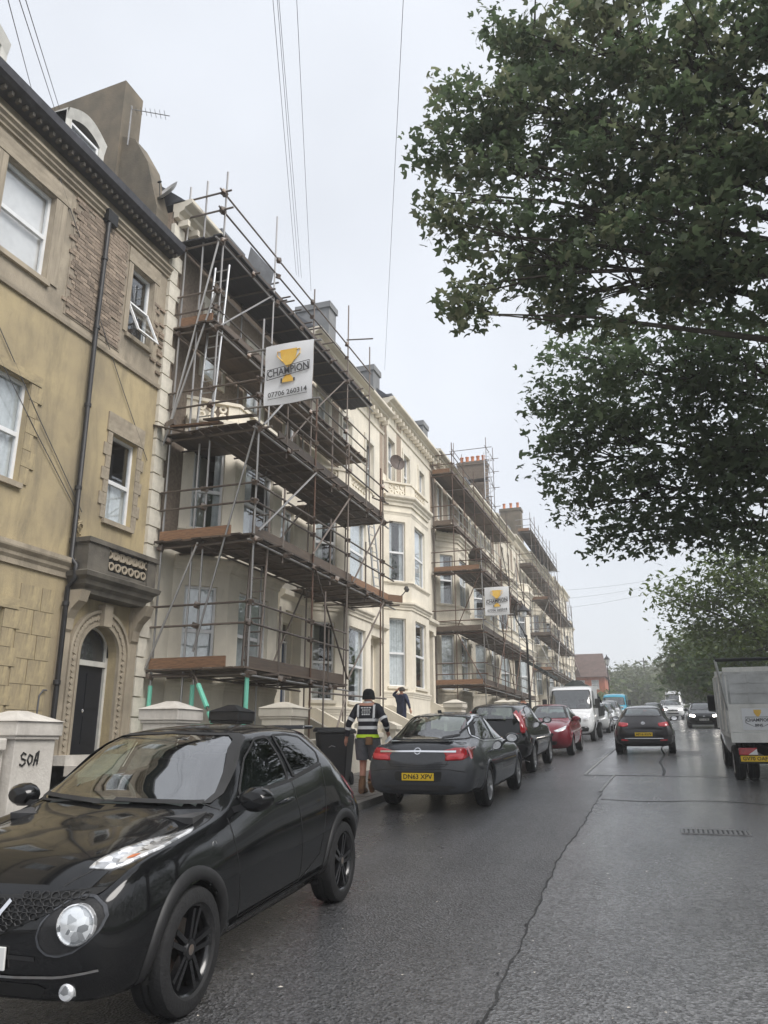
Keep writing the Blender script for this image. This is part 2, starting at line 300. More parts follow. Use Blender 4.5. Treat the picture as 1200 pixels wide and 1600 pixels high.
tag(crk.build('road_crumb','asphalt_crack'),'crumbled dark edge along the road joint','road damage',kind='stuff')
b=MB(); xs=np.arange(-1.2,3.0,.14)
vs=[]; 
for x in xs: 
    yy=14.6+.12*math.sin(x*3)+.05*r2.random(); vs+=[(x,yy,gz(yy)+.008),(x,yy+.05+.03*r2.random(),gz(yy)+.0105)]
b.add(vs,[(2*i,2*i+1,2*i+3,2*i+2) for i in range(len(xs)-1)]); tag(b.build('road_crack','asphalt_crack'),kind='structure')
# worn white lines at the patch corner
for pts in ([(19.4,-1.93,-1.86),(21,-1.92,-1.87),(26,-1.87,-1.83),(31,-1.80,-1.77)],[(15.9,-1.33,-1.27),(17.5,-1.30,-1.25),(19.3,-1.27,-1.22)]):
    strip('road_marking',pts,.012,'paint_worn')
strip('road_marking',[(19.34,-1.9,-.7),(19.42,-1.9,-.66)],.012,'paint_worn')
sheet('pavement',[-7.0,KL-.145],-12,130,.115,'pave'); sheet('pavement',[KR+.145,6.4],-12,130,.115,'pave')
# kerb stones, each its own piece, as far as they can be told apart
for side,(xa,xb) in (('kerb_left',(KL-.145,KL)),('kerb_right',(KR,KR+.145))):
    root=tag(MB().add([(xa+.01,-12,gz(-12)-.1),(xb-.01,-12,gz(-12)-.1),(xb-.01,130,gz(130)-.1),(xa+.01,130,gz(130)-.1),(xa+.01,-12,gz(-12)+.1),(xb-.01,-12,gz(-12)+.1),(xb-.01,130,gz(130)+.1),(xa+.01,130,gz(130)+.1)],[(4,5,6,7),(0,1,5,4),(1,2,6,5),(3,0,4,7)]).build(side,'kerb'),kind='structure')
    if side=='kerb_left':
        y=3.
        while y<48:
            l=.9; brick_obj(root,'kerbstone',((xa+xb)/2,y+l/2,gz(y+l/2)+.045),((xb-xa)/2+.002,l/2-.008,.075),'kerb',(math.atan(G),0,0)); y+=l
# paving slabs near the walking man
pv=tag(sheet('paving',[-6.95,KL-.16],9.,9.01,.116,'pave'),kind='structure')
for i in range(12):
    for j in range(3):
        y=9.2+i*.75; x=KL-.16-.36-j*.7; brick_obj(pv,'slab',(x,y,gz(y)+.098+.003*r2.random()),(.345,.368,.022),'pave',(math.atan(G),0,0))
sheet('front_areas',[-10.3,-7.0],-12,110,.09,'garden')
for (x0,x1,y0,y1) in ((-.1,.9,26.,28.6),):
    strip('road_repair',[(y,x0+.04*r2.random(),x1+.04*r2.random()) for y in np.linspace(y0,y1,9)],.006,'asphalt_tar')
# drain cover in the right lane
p=Vector((.45,11.42,gz(11.42)))
dr=thing('drain_grate','slotted iron drain grate set in the wet right lane','drain',p)
q=MB(); 
for (x0,x1,y0,y1) in ((-.41,.41,-.2,-.17),(-.41,.41,.17,.2),(-.41,-.38,-.17,.17),(.38,.41,-.17,.17)): q.box(x0,x1,y0,y1,-.012,.016)
fr=q.build('frame','drain_iron',dr,world=False); fr.rotation_euler=(math.atan(G),0,0)
q=MB(); q.box(-.38,.38,-.17,.17,-.003,.006); pit=q.build('pit','ink',dr,world=False); pit.rotation_euler=(math.atan(G),0,0)
bm_=MB().box(-.016,.016,-.165,.165,.006,.018).mesh('bar','drain_iron')
for i in range(13): o=link('bar',bm_,dr,(-.348+i*.058,0,0)); o.rotation_euler=(math.atan(G),0,0)
# fallen leaves and grit on the road: too many to count
q=MB(); r3=random.Random(11)
for i in range(420):
    y=2+22*r3.random()**1.3; x=KL+.05+(8.2*r3.random() if r3.random()<.55 else .6*r3.random()); s=.006+.013*r3.random(); a=r3.random()*6.28
    c,s_=math.cos(a)*s,math.sin(a)*s; z=gz(y)+.0125
    q.add([(x+c,y+s_,z),(x-s_*.6,y+c*.6,z+.003),(x-c,y-s_,z),(x+s_*.6,y-c*.6,z+.002)],[(0,1,2,3)])
tag(q.build('road_litter','debris'),'small leaves and grit scattered over the wet road','litter',kind='stuff')
# ---------------------------------------------------------------- facade helpers
FX=-10.2
class Plane:
    """vertical plane: u along D, d outward"""
    def __init__(s,O,D): s.O=Vector((O[0],O[1])); s.D=Vector((D[0],D[1])).normalized(); s.n=Vector((s.D.y,-s.D.x))
    def __call__(s,u,z,d=0): q=s.O+s.D*u+s.n*d; return (q.x,q.y,z)
FACE=Plane((FX,0),(0,1))     # u is world Y
def wbox(b,P,u0,u1,z0,z1,d0,d1):
    return b.add([P(u,z,d) for u in (u0,u1) for z in (z0,z1) for d in (d0,d1)],[(0,1,3,2),(4,6,7,5),(0,4,5,1),(2,3,7,6),(0,2,6,4),(1,5,7,3)])
def panel(b,P,u0,u1,z0,z1,ops,depth=.2):
    us=sorted({u0,u1,*[o[0] for o in ops],*[o[1] for o in ops]}); zs=sorted({z0,z1,*[o[2] for o in ops],*[o[3] for o in ops]})
    for i in range(len(us)-1):
        for j in range(len(zs)-1):
            uc,zc=(us[i]+us[i+1])/2,(zs[j]+zs[j+1])/2
            if uc<u0 or uc>u1 or zc<z0 or zc>z1 or any(o[0]<uc<o[1] and o[2]<zc<o[3] for o in ops): continue
            b.add([P(us[i],zs[j]),P(us[i+1],zs[j]),P(us[i+1],zs[j+1]),P(us[i],zs[j+1])],[(0,1,2,3)])
    for o in ops:
        a,c,e,f=o[:4]
        if len(o)>4:   # round arch
            r=(c-a)/2; m=(a+c)/2; sp_=f-r; n=16; arc=[(m-r*math.cos(math.pi*k/n),sp_+r*math.sin(math.pi*k/n)) for k in range(n+1)]
            for k in range(n//2): b.add([P(a,f),P(*arc[k]),P(*arc[k+1])],[(0,1,2)]); b.add([P(c,f),P(*arc[n-k]),P(*arc[n-k-1])],[(0,1,2)])
            loop=[(a,e)]+arc+[(c,e)]
        else: loop=[(a,e),(a,f),(c,f),(c,e)]
        for k in range(len(loop)): 
            p,q=loop[k],loop[(k+1)%len(loop)]; b.add([P(*p),P(*q),P(q[0],q[1],-depth),P(p[0],p[1],-depth)],[(0,1,2,3)])
def moulding(b,path,prof):
    """path: list of (x,y) left to right with the street on the right-hand normal; prof: list of (out,z)"""
    pts=[Vector(p) for p in path]; n=len(pts); offs=[]
    for i in range(n):
        ns=[]
        for a,c in ((i-1,i),(i,i+1)):
            if a>=0 and c<n: d=(pts[c]-pts[a]).normalized(); ns.append(Vector((d.y,-d.x)))
        m=sum(ns,Vector((0,0))); m=m/(m.length) ; m=m/max(.3,m.dot(ns[0])); offs.append(m)
    k=len(prof); vs=[]
    for i in range(n):
        for (o,z) in prof: q=pts[i]+offs[i]*o; vs.append((q.x,q.y,z))
    fs=[(i*k+j,(i+1)*k+j,(i+1)*k+j+1,i*k+j+1) for i in range(n-1) for j in range(k-1)]
    fs+=[tuple(range(k)),tuple((n-1)*k+j for j in range(k-1,-1,-1))]
    return b.add(vs,fs)
def cprof(z0,h,o): # classical cornice profile
    return [(-.03,z0),(o*.25,z0),(o*.3,z0+h*.25),(o*.55,z0+h*.4),(o*.6,z0+h*.55),(o*.95,z0+h*.72),(o,z0+h*.8),(o,z0+h),(-.03,z0+h+.02)]
WN=[0]
def window(root,P,u0,u1,z0,z1,depth=.16,mid=.5,fr='upvc',inner='net',sill=True,open_=0,simple=False,bars=0,sillm=None):
    """frame mesh is the part; glass, curtain, dark room and sill are its pieces"""
    b=MB(); t=.055; d0,d1=-depth-.05,-depth+.012
    for (a,c,e,f) in ((u0,u1,z0,z0+t),(u0,u1,z1-t,z1),(u0,u0+t,z0+t,z1-t),(u1-t,u1,z0+t,z1-t)): wbox(b,P,a,c,e,f,d0,d1)
    zm=z0+(z1-z0)*mid
    if mid: wbox(b,P,u0+t,u1-t,zm-.04,zm+.04,d0,d1+.006)
    for k in range(bars): uu=u0+(u1-u0)*(k+1)/(bars+1); wbox(b,P,uu-.02,uu+.02,z0+t,z1-t,d0,d1-.004)
    w=b.build('window',fr,root)
    b=MB()
    for (e,f) in (((z0+t,zm-.04),(zm+.04,z1-t)) if mid else ((z0+t,z1-t),)): wbox(b,P,u0+t,u1-t,e,f,-depth-.03,-depth-.022)
    b.build('pane','pane',w)
    b=MB(); dd=-depth-.7 if not simple else -depth-.35
    b.add([P(u,z,d) for u in (u0-.02,u1+.02) for z in (z0-.02,z1+.02) for d in (-depth-.06,dd)],[(1,5,7,3),(0,4,5,1),(2,3,7,6),(0,1,3,2),(4,6,7,5)]); b.build('dark_interior','room_dark',w)
    if inner:
        b=MB(); n=22; ex=(u0,u1)
        segs={'net':[(u0,u1,z0,z1)],'blind':[(u0,u1,z0,z1)],'half':[(u0,u0+(u1-u0)*.42,z0,z1)],'sides':[(u0,u0+(u1-u0)*.27,z0,z1),(u1-(u1-u0)*.27,u1,z0,z1)],'lower':[(u0,u1,z0,zm if mid else (z0+z1)/2)],'top':[(u0,u1,z0+(z1-z0)*.6,z1)]}[inner]
        for (a,c,e,f) in segs:
            vs=[]; amp=.004 if inner=='blind' else .028
            for i in range(n+1):
                u=a+(c-a)*i/n; dv=amp*math.sin(i*1.9+a*7)*(.6+.4*math.sin(i*.7))-depth-.1
                vs+=[P(u,e,dv),P(u,f,dv+.01)]
            b.add(vs,[(2*i,2*i+2,2*i+3,2*i+1) for i in range(n)])
        b.build('curtain','blind' if inner=='blind' else 'curtain',w,smooth='all')
    if sill:
        b=MB(); wbox(b,P,u0-.07,u1+.07,z0-.1,z0-.004,-depth+.02,.07); b.build('sill',sillm or 'stucco_stone',w)
    return w
def slates(root,P0,du,dv,n,u0,u1,rows,m='slate',off=(0,0,.012),part='roof'):
    pass
# ---------------------------------------------------------------- house with the ochre front
h1=thing('ochre_house','weathered ochre rendered townhouse with arched black front door and balcony over it','house',(FX,8,gz(8)))
Y0,Y1=1.,13.6
lo=[(8.85,9.97,5.93,7.8),(12.25,13.08,5.9,7.72),(8.85,10.05,1.9,3.77),(11.93,13.05,1.41,3.79,'arch'),(5.3,6.4,5.93,7.8),(5.3,6.4,1.9,3.77)]
up=[(8.75,9.96,9.9,11.72),(12.35,13.12,10.08,11.76),(5.2,6.4,9.9,11.72)]
b=MB(); panel(b,FACE,Y0,Y1,gz(0)-.3,9.36,lo,.22); b.build('wall','stucco_ochre',h1)
b=MB(); panel(b,FACE,Y0,Y1,9.36,12.72,up,.22); b.build('wall','stucco_stone',h1)
b=MB(); b.add([(FX,Y1,-.3),(FX,Y1,13.),(-19,Y1,13.),(-19,Y1,-.3),(FX,Y0,-.3),(FX,Y0,13.),(-19,Y0,13.),(-19,Y0,-.3)],[(0,1,2,3),(4,5,6,7),(3,2,6,7)]); b.build('wall','stucco_stone',h1)
window(h1,FACE,8.85,9.97,5.93,7.8,.12,.47,inner='net'); window(h1,FACE,12.25,13.08,5.9,7.72,.12,.46,inner='lower')
window(h1,FACE,8.75,9.96,9.9,11.72,.12,.5,inner='blind'); window(h1,FACE,8.85,10.05,1.9,3.77,.12,.5,inner='net')
window(h1,FACE,5.3,6.4,5.93,7.8,.12,.5); window(h1,FACE,5.3,6.4,1.9,3.77,.12,.5); window(h1,FACE,5.2,6.4,9.9,11.72,.12,.5)
# top right window: fixed upper light, lower sash tilted open
w=window(h1,FACE,12.35,13.12,10.08,11.76,.12,.5,inner=None,sill=True)
b=MB(); t=.05
for (a,c,e,f) in ((12.37,13.1,0,t),(12.37,13.1,.74,.79),(12.37,12.37+t,t,.74),(13.05,13.1,t,.74)):
    wb=[(u,zz) for u in (a,c) for zz in (e,f)]
    b.add([(FX-.1+.36*(1-zz/.79)+dd,u,10.12+zz) for u in (a,c) for zz in (e,f) for dd in (0,.045)],[(0,1,3,2),(4,6,7,5),(0,4,5,1),(2,3,7,6),(0,2,6,4),(1,5,7,3)])
b.build('open_sash','upvc',w)
b=MB(); b.add([(FX-.08+.36*(1-zz/.79),u,10.12+zz) for (u,zz) in ((12.42,.05),(13.05,.05),(13.05,.74),(12.42,.74))],[(0,1,2,3)]); b.build('pane','pane',w)
b=MB(); b.tube([(FX+.02,12.45,10.1),(FX+.02,13.0,10.1)],.012,6)
for k in range(6): b.tube([(FX+.02,12.48+k*.1,10.1),(FX+.02,12.48+k*.1,10.3)],.008,5)
b.tube([(FX+.02,12.45,10.3),(FX+.02,13.0,10.3)],.012,6); b.build('guard','iron',w)
# raised blocks round the openings (long and short work)
def surround(root,u0,u1,z0,z1,m,n,tw=.16,lint=.32,head=True,keyed=True):
    hh=(z1-z0)/n
    for k in range(n):
        ww=tw*(1.55 if k%2 else 1.) if keyed else tw
        for s,ue in ((-1,u0),(1,u1)):
            a=ue-ww if s<0 else ue; brick_obj(root,'block',(FX+.008,a+ww/2,z0+hh*(k+.5)),(.022,ww/2-.004,hh/2-.005),m)
    if head: brick_obj(root,'lintel',(FX+.012,(u0+u1)/2,z1+lint/2+.004),(.03,(u1-u0)/2+tw*1.2,lint/2-.006),m)
surround(h1,12.25,13.08,5.9,7.72,'stucco_stone',7,.15,.42); surround(h1,8.85,9.97,5.93,7.8,'stucco_ochre',6,.2,.2)
surround(h1,12.35,13.12,10.08,11.76,'stucco_stone',1,.15,.36,keyed=False); surround(h1,8.75,9.96,9.9,11.72,'stucco_stone',1,.3,.36,keyed=False); surround(h1,8.85,10.05,1.9,3.77,'stucco_ochre',6,.25,.2)
# drafted blocks of the ground floor
for k in range(8):
    z=1.1+k*.42
    for (a,c) in ((10.36,10.36+.34+.14*(k%2)),(10.36+.36+.14*(k%2),11.2)): brick_obj(h1,'block',(FX+.003,(a+c)/2,z),(.014,(c-a)/2-.004,.205),'stucco_ochre')
# exposed bricks where the render has gone
b=MB(); wbox(b,FACE,10.5,12.18,9.52,12.14,-.02,.012); b.build('mortar_bed','mortar',h1)
r4=random.Random(5); rows=34; bh=2.58/rows
for k in range(rows):
    z=9.55+bh*(k+.5); u=10.5-(.11 if k%2 else 0)+.03*r4.random(); e0=10.5+.12*math.sin(k*1.7)+.06*r4.random(); e1=12.16-.08*abs(math.sin(k*1.1))
    while u<e1 and u<12.2:
        l=.2 if (int(u*9)+k)%4 else .1
        a,c=max(u,e0),min(u+l,e1)
        if c-a>.05 and r4.random()>.02: brick_obj(h1,'brick',(FX+.004+.012*r4.random(),(a+c)/2,z),(.022,(c-a)/2-.004,bh/2-.005),'brick_face',(0,.03*(r4.random()-.5),.03*(r4.random()-.5)))
        u+=l
    for uu in ((13.26,13.5) if k%3 and k<26 else ()):   # broken edge beside the quoins
        if r4.random()<.6: brick_obj(h1,'brick',(FX+.012+.015*r4.random(),uu+.05*r4.random(),z),(.022,.09,bh/2-.006),'brick_face')
# string courses, eaves moulding, gutter
b=MB(); moulding(b,[(FX,Y0),(FX,11.42)],cprof(4.52,.36,.17)); b.build('string_course','stucco_stone',h1)
b=MB(); moulding(b,[(FX,Y0),(FX,Y1)],[(-.02,9.3),(.05,9.3),(.06,9.36),(.06,9.4),(-.02,9.44)]); b.build('string_course','stucco_stone',h1)
b=MB(); moulding(b,[(FX,Y0),(FX,Y1)],[(-.02,12.16),(.05,12.18),(.05,12.23),(.1,12.27),(.1,12.32),(.15,12.36),(.15,12.41),(-.02,12.43)]); b.build('eaves_moulding','stucco_stone',h1)
b=MB(); moulding(b,[(FX,Y0),(FX,Y1)],[(-.02,12.7),(.2,12.72),(.34,12.74),(.42,12.8),(.44,12.96),(.4,13.0),(-.3,13.02)]); b.build('gutter','gutter',h1)
bk=MB().box(-.05,.05,-.028,.028,-.035,.04).mesh('bracket','sooty_stone')
for k in range(46): link('bracket',bk,h1,Vector((FX+.24,Y1-.1-k*.17,12.675))-ORG[h1.name])
# slate roof laid in courses
b=MB(); b.add([(FX+.36,Y0,13.0),(FX+.36,Y1,13.0),(-14.4,Y1,17.),(-14.4,Y0,17.),(-19,Y1,13.),(-19,Y0,13.)],[(0,1,2,3),(3,2,4,5)]); rf=b.build('roof','slate',h1)
for k in range(4):
    for j in range(24):
        x=FX+.36-.2*k; z=13.0+.183*k; y=Y1-.15-j*.29-(.14 if k%2 else 0); brick_obj(rf,'slate',(x-.08,y,z+.095),(.155,.135,.006),'slate',(0,.74,0))
# downpipe with hopper
b=MB(); b.tube([(FX+.1,11.35,12.15),(FX+.1,11.33,9.4),(FX+.12,11.35,4.9),(FX+.24,11.36,4.75),(FX+.24,11.36,4.5),(FX+.1,11.37,4.35),(FX+.09,11.4,.75)],.048,10)
for z in (11.2,9.6,7.9,6.2,4.0,2.6): b.lathe([(.05,z),(.066,z+.01),(.066,z+.08),(.05,z+.09)],(FX+.1,11.345 if z>5 else 11.37,0),'z',10); 
b.prism([(FX,11.2,12.35),(FX+.2,11.2,12.35),(FX+.15,11.26,12.12),(FX,11.26,12.12)],(0,.3,0)); b.build('downpipe','pipe_black',h1,smooth=True)
b=MB(); b.tube([(FX+.03,11.05,.8),(FX+.03,11.06,2.4),(FX+.05,11.12,2.5),(FX+.05,11.2,2.5)],.016,6); b.build('cable','cable',h1)
# arched doorway
def arc(m,r,sp_,n=20): return [(m-r*math.cos(math.pi*k/n),sp_+r*math.sin(math.pi*k/n)) for k in range(n+1)]
dm,ds=12.49,3.23  # WIDE
b=MB()
for (r0,r1,d0,d1) in ((.56,.62,0,.07),(.62,.80,0,.045),(.80,.86,0,.09)):
    A=[(dm-r0,1.41)]+arc(dm,r0,ds)+[(dm+r0,1.41)]; B=[(dm-r1,1.41)]+arc(dm,r1,ds)+[(dm+r1,1.41)]
    n=len(A); vs=[FACE(*p,d) for d in (d0,d1) for L_ in (A,B) for p in L_]
    for i in range(n-1): b.add([vs[2*n+i],vs[2*n+i+1],vs[3*n+i+1],vs[3*n+i],vs[i],vs[i+1],vs[n+i+1],vs[n+i]],[(0,1,2,3),(0,4,5,1),(3,2,6,7)])
ar=b.build('door_surround','stucco_stone',h1)
r5=random.Random(9); lf=MB().obox((0,0,0),(.02,0,0),(0,.045,.012),(0,-.01,.035)).mesh('carved_leaf','stucco_stone')
for k in range(27):
    t=math.pi*(k+.5)/27; o=link('carved_leaf',lf,ar,Vector(FACE(dm-.71*math.cos(t),ds+.71*math.sin(t),.05))-ORG[h1.name]); o.rotation_euler=(math.pi/2-t+ (.5 if k%2 else -.5),0,0)
for s in (-1,1):
    for k in range(17): o=link('carved_leaf',lf,ar,Vector(FACE(dm+s*.71,1.5+k*.108,.05))-ORG[h1.name]); o.rotation_euler=((.6 if k%2 else -.6),0,0)
b=MB(); wbox(b,FACE,dm-.12,dm+.12,ds+.54,ds+.96,0,.17); b.build('keystone','stucco_stone',h1)
b=MB(); wbox(b,FACE,dm-.56,dm-.52,1.41,3.76,-.3,-.2); wbox(b,FACE,dm+.50,dm+.56,1.41,3.76,-.3,-.2); wbox(b,FACE,dm-.52,dm+.5,3.04,3.14,-.3,-.19)
A=arc(dm,.56,ds); B=arc(dm,.51,ds)
for i in range(20): b.add([FACE(*A[i],-.2),FACE(*A[i+1],-.2),FACE(*B[i+1],-.2),FACE(*B[i],-.2)],[(0,1,2,3)])
dfm=b.build('door_frame','frame_old',h1)
b=MB(); wbox(b,FACE,dm-.52,dm+.5,1.41,3.04,-.31,-.26); 
for (a,c,e,f) in ((-.4,-.06,1.6,2.1),(.06,.4,1.6,2.1),(-.4,-.06,2.25,2.9),(.06,.4,2.25,2.9)): wbox(b,FACE,dm+a,dm+c,e,f,-.265,-.245)
dd=b.build('door','door_black',h1); b=MB(); b.lathe([(.0,0),(.03,.005),(.034,.02),(.0,.045)],FACE(dm+.02,2.2,-.25),'x',10); b.build('handle','chrome',dd)
b=MB(); b.add([FACE(*p,-.27) for p in arc(dm,.53,ds)]+[FACE(dm+.53,3.14,-.27),FACE(dm-.53,3.14,-.27)],[tuple(range(23))]); b.build('fanlight','room_dark',h1)
b=MB(); b.add([FACE(*p,-.25) for p in arc(dm,.53,ds)]+[FACE(dm+.53,3.14,-.25),FACE(dm-.53,3.14,-.25)],[tuple(range(23))]); b.build('fanlight_glass','pane',h1)
for u in (11.5,13.46): # side pilasters and consoles
    b=MB(); wbox(b,FACE,u-.12,u+.12,.9,4.1,0,.06); wbox(b,FACE,u-.135,u+.135,.9,1.3,0,.09); wbox(b,FACE,u-.135,u+.135,4.02,4.16,0,.1); b.build('pilaster','stucco_stone',h1)
    b=MB(); b.prism([FACE(u-.11,z,d) for (z,d) in ((3.5,.02),(3.6,.1),(3.8,.12),(3.95,.2),(4.1,.36),(4.3,.42),(4.3,0),(3.5,0))],(0,.22,0)); b.build('console','stucco_stone',h1)
# balcony over the door
bal=MB(); bp=[(FX,11.42),(FX+.44,11.42),(FX+.44,13.5),(FX,13.5)]
b=MB(); moulding(b,[(FX+.02,11.44),(FX+.42,11.44),(FX+.42,13.48),(FX+.02,13.48)],[(-.5,4.26),(-.1,4.28),(-.08,4.36),(.0,4.42),(.02,4.5),(.1,4.56),(.12,4.64),(.03,4.68),(-.5,4.68)])
balo=b.build('balcony','sooty_stone',h1)
b=MB()
for (x0,x1,y0,y1) in ((FX+.32,FX+.44,11.42,12.0),(FX+.32,FX+.44,13.22,13.5),(FX,FX+.32,11.42,11.52),(FX,FX+.32,13.4,13.5)): b.box(x0,x1,y0,y1,4.68,5.2)
b.box(FX+.35,FX+.41,12.0,13.22,4.68,4.76); b.box(FX-.02,FX+.48,11.38,13.54,5.2,5.29); b.build('parapet','sooty_stone',balo)
b=MB(); b.box(FX+.36,FX+.375,12.0,13.22,4.76,5.2); b.build('pierced_back','ink',balo)
rg=MB(); 
for (cu,cz) in ((0,.11),(.075,.33),(-.075,.33)): rg.lathe([(.05,-.02),(.05,.02),(.085,.02),(.085,-.02),(.05,-.02)],(0,cu,cz),'x',12)
rgm=rg.mesh('pierced_ring','stucco_stone',smooth=True)
for k in range(6): link('pierced_ring',rgm,balo,Vector((FX+.395,12.12+k*.2,4.76))-ORG[h1.name])
b=MB()
for k in range(9): a=k*.8; b.tube([(FX+.03,11.5+.13*math.sin(a),5.3+k*.04),(FX+.05,11.5+.13*math.sin(a+.8),5.34+k*.04)],.02,6)
for k in range(3): b.lathe([(.05,0),(.07,.03),(.05,.05)],(FX+.02,11.46+.11*(k%2),5.42+k*.14),'x',10)
b.build('carved_scroll','stucco_ochre',h1)
# steps and threshold
for k in range(5): b=MB(); b.box(FX-.2,FX+.35+.3*k,11.5,13.4,gz(12)+.1,1.41-.17*k); b.build('step','pier_stone',h1)
# chimney on the party wall and upstand sloping to the eaves
b=MB(); b.prism([(-11.6,13.05,12.9),(-15.4,13.05,12.9),(-15.4,13.05,17.75),(-11.6,13.05,17.97)],(0,.72,0)); ch=b.build('chimney','chimney_render',h1)
b=MB(); b.prism([(FX-.15,13.15,13.05),(-11.6,13.15,13.05),(-11.6,13.15,16.3),(-11.2,13.15,16.1),(-10.75,13.15,15.3),(FX-.15,13.15,13.9)],(0,.5,0)); b.build('upstand','chimney_render',h1)
b=MB(); b.tube([(-11.35,13.08,15.9),(-11.35,13.08,17.1)],.02,6); b.tube([(-11.35,13.08,17.),(-10.5,13.5,16.9)],.012,5)
for k in range(8): q=Vector((-11.35,13.08,17)).lerp(Vector((-10.5,13.5,16.9)),k/8); b.tube([q+Vector((-.1,.2,0))*(.5+k*.03),q-Vector((-.1,.2,0))*(.5+k*.03)],.006,4)
tag(b.build('tv_aerial','steel_galv'),'thin television aerial on the rendered chimney stack','aerial')
# dormers with curved hoods
for yd in (10.62,7.75):
    d=MB(); x=-10.9; P=Plane((x,0),(0,1)); u0,u1=yd,yd+1.22
    wbox(d,P,u0,u0+.16,13.55,14.7,-.5,.0); wbox(d,P,u1-.16,u1,13.55,14.7,-.5,0); n=10
    top=[(u0+(u1-u0)*k/n,14.62+.26*math.sin(math.pi*k/n)) for k in range(n+1)]
    for k in range(n): a,c=top[k],top[k+1]; d.add([P(a[0],a[1]-.2,.0),P(c[0],c[1]-.2,.0),P(c[0],c[1]+.06,.06),P(a[0],a[1]+.06,.06),P(a[0],a[1]+.06,-1.6),P(c[0],c[1]+.06,-1.6)],[(0,1,2,3),(3,2,5,4)])
    dm_=d.build('dormer','frame_old',h1); window(h1,P,u0+.16,u1-.16,13.6,14.5,.05,.5,inner=None,sill=False,simple=True)
    e=MB()
    for u in (u0,u1): e.add([P(u,13.5,-.02),P(u,14.65,-.02),P(u,14.75,-1.6),P(u,13.5,-1.6)],[(0,1,2,3)])
    e.build('dormer_cheek','lead',dm_)
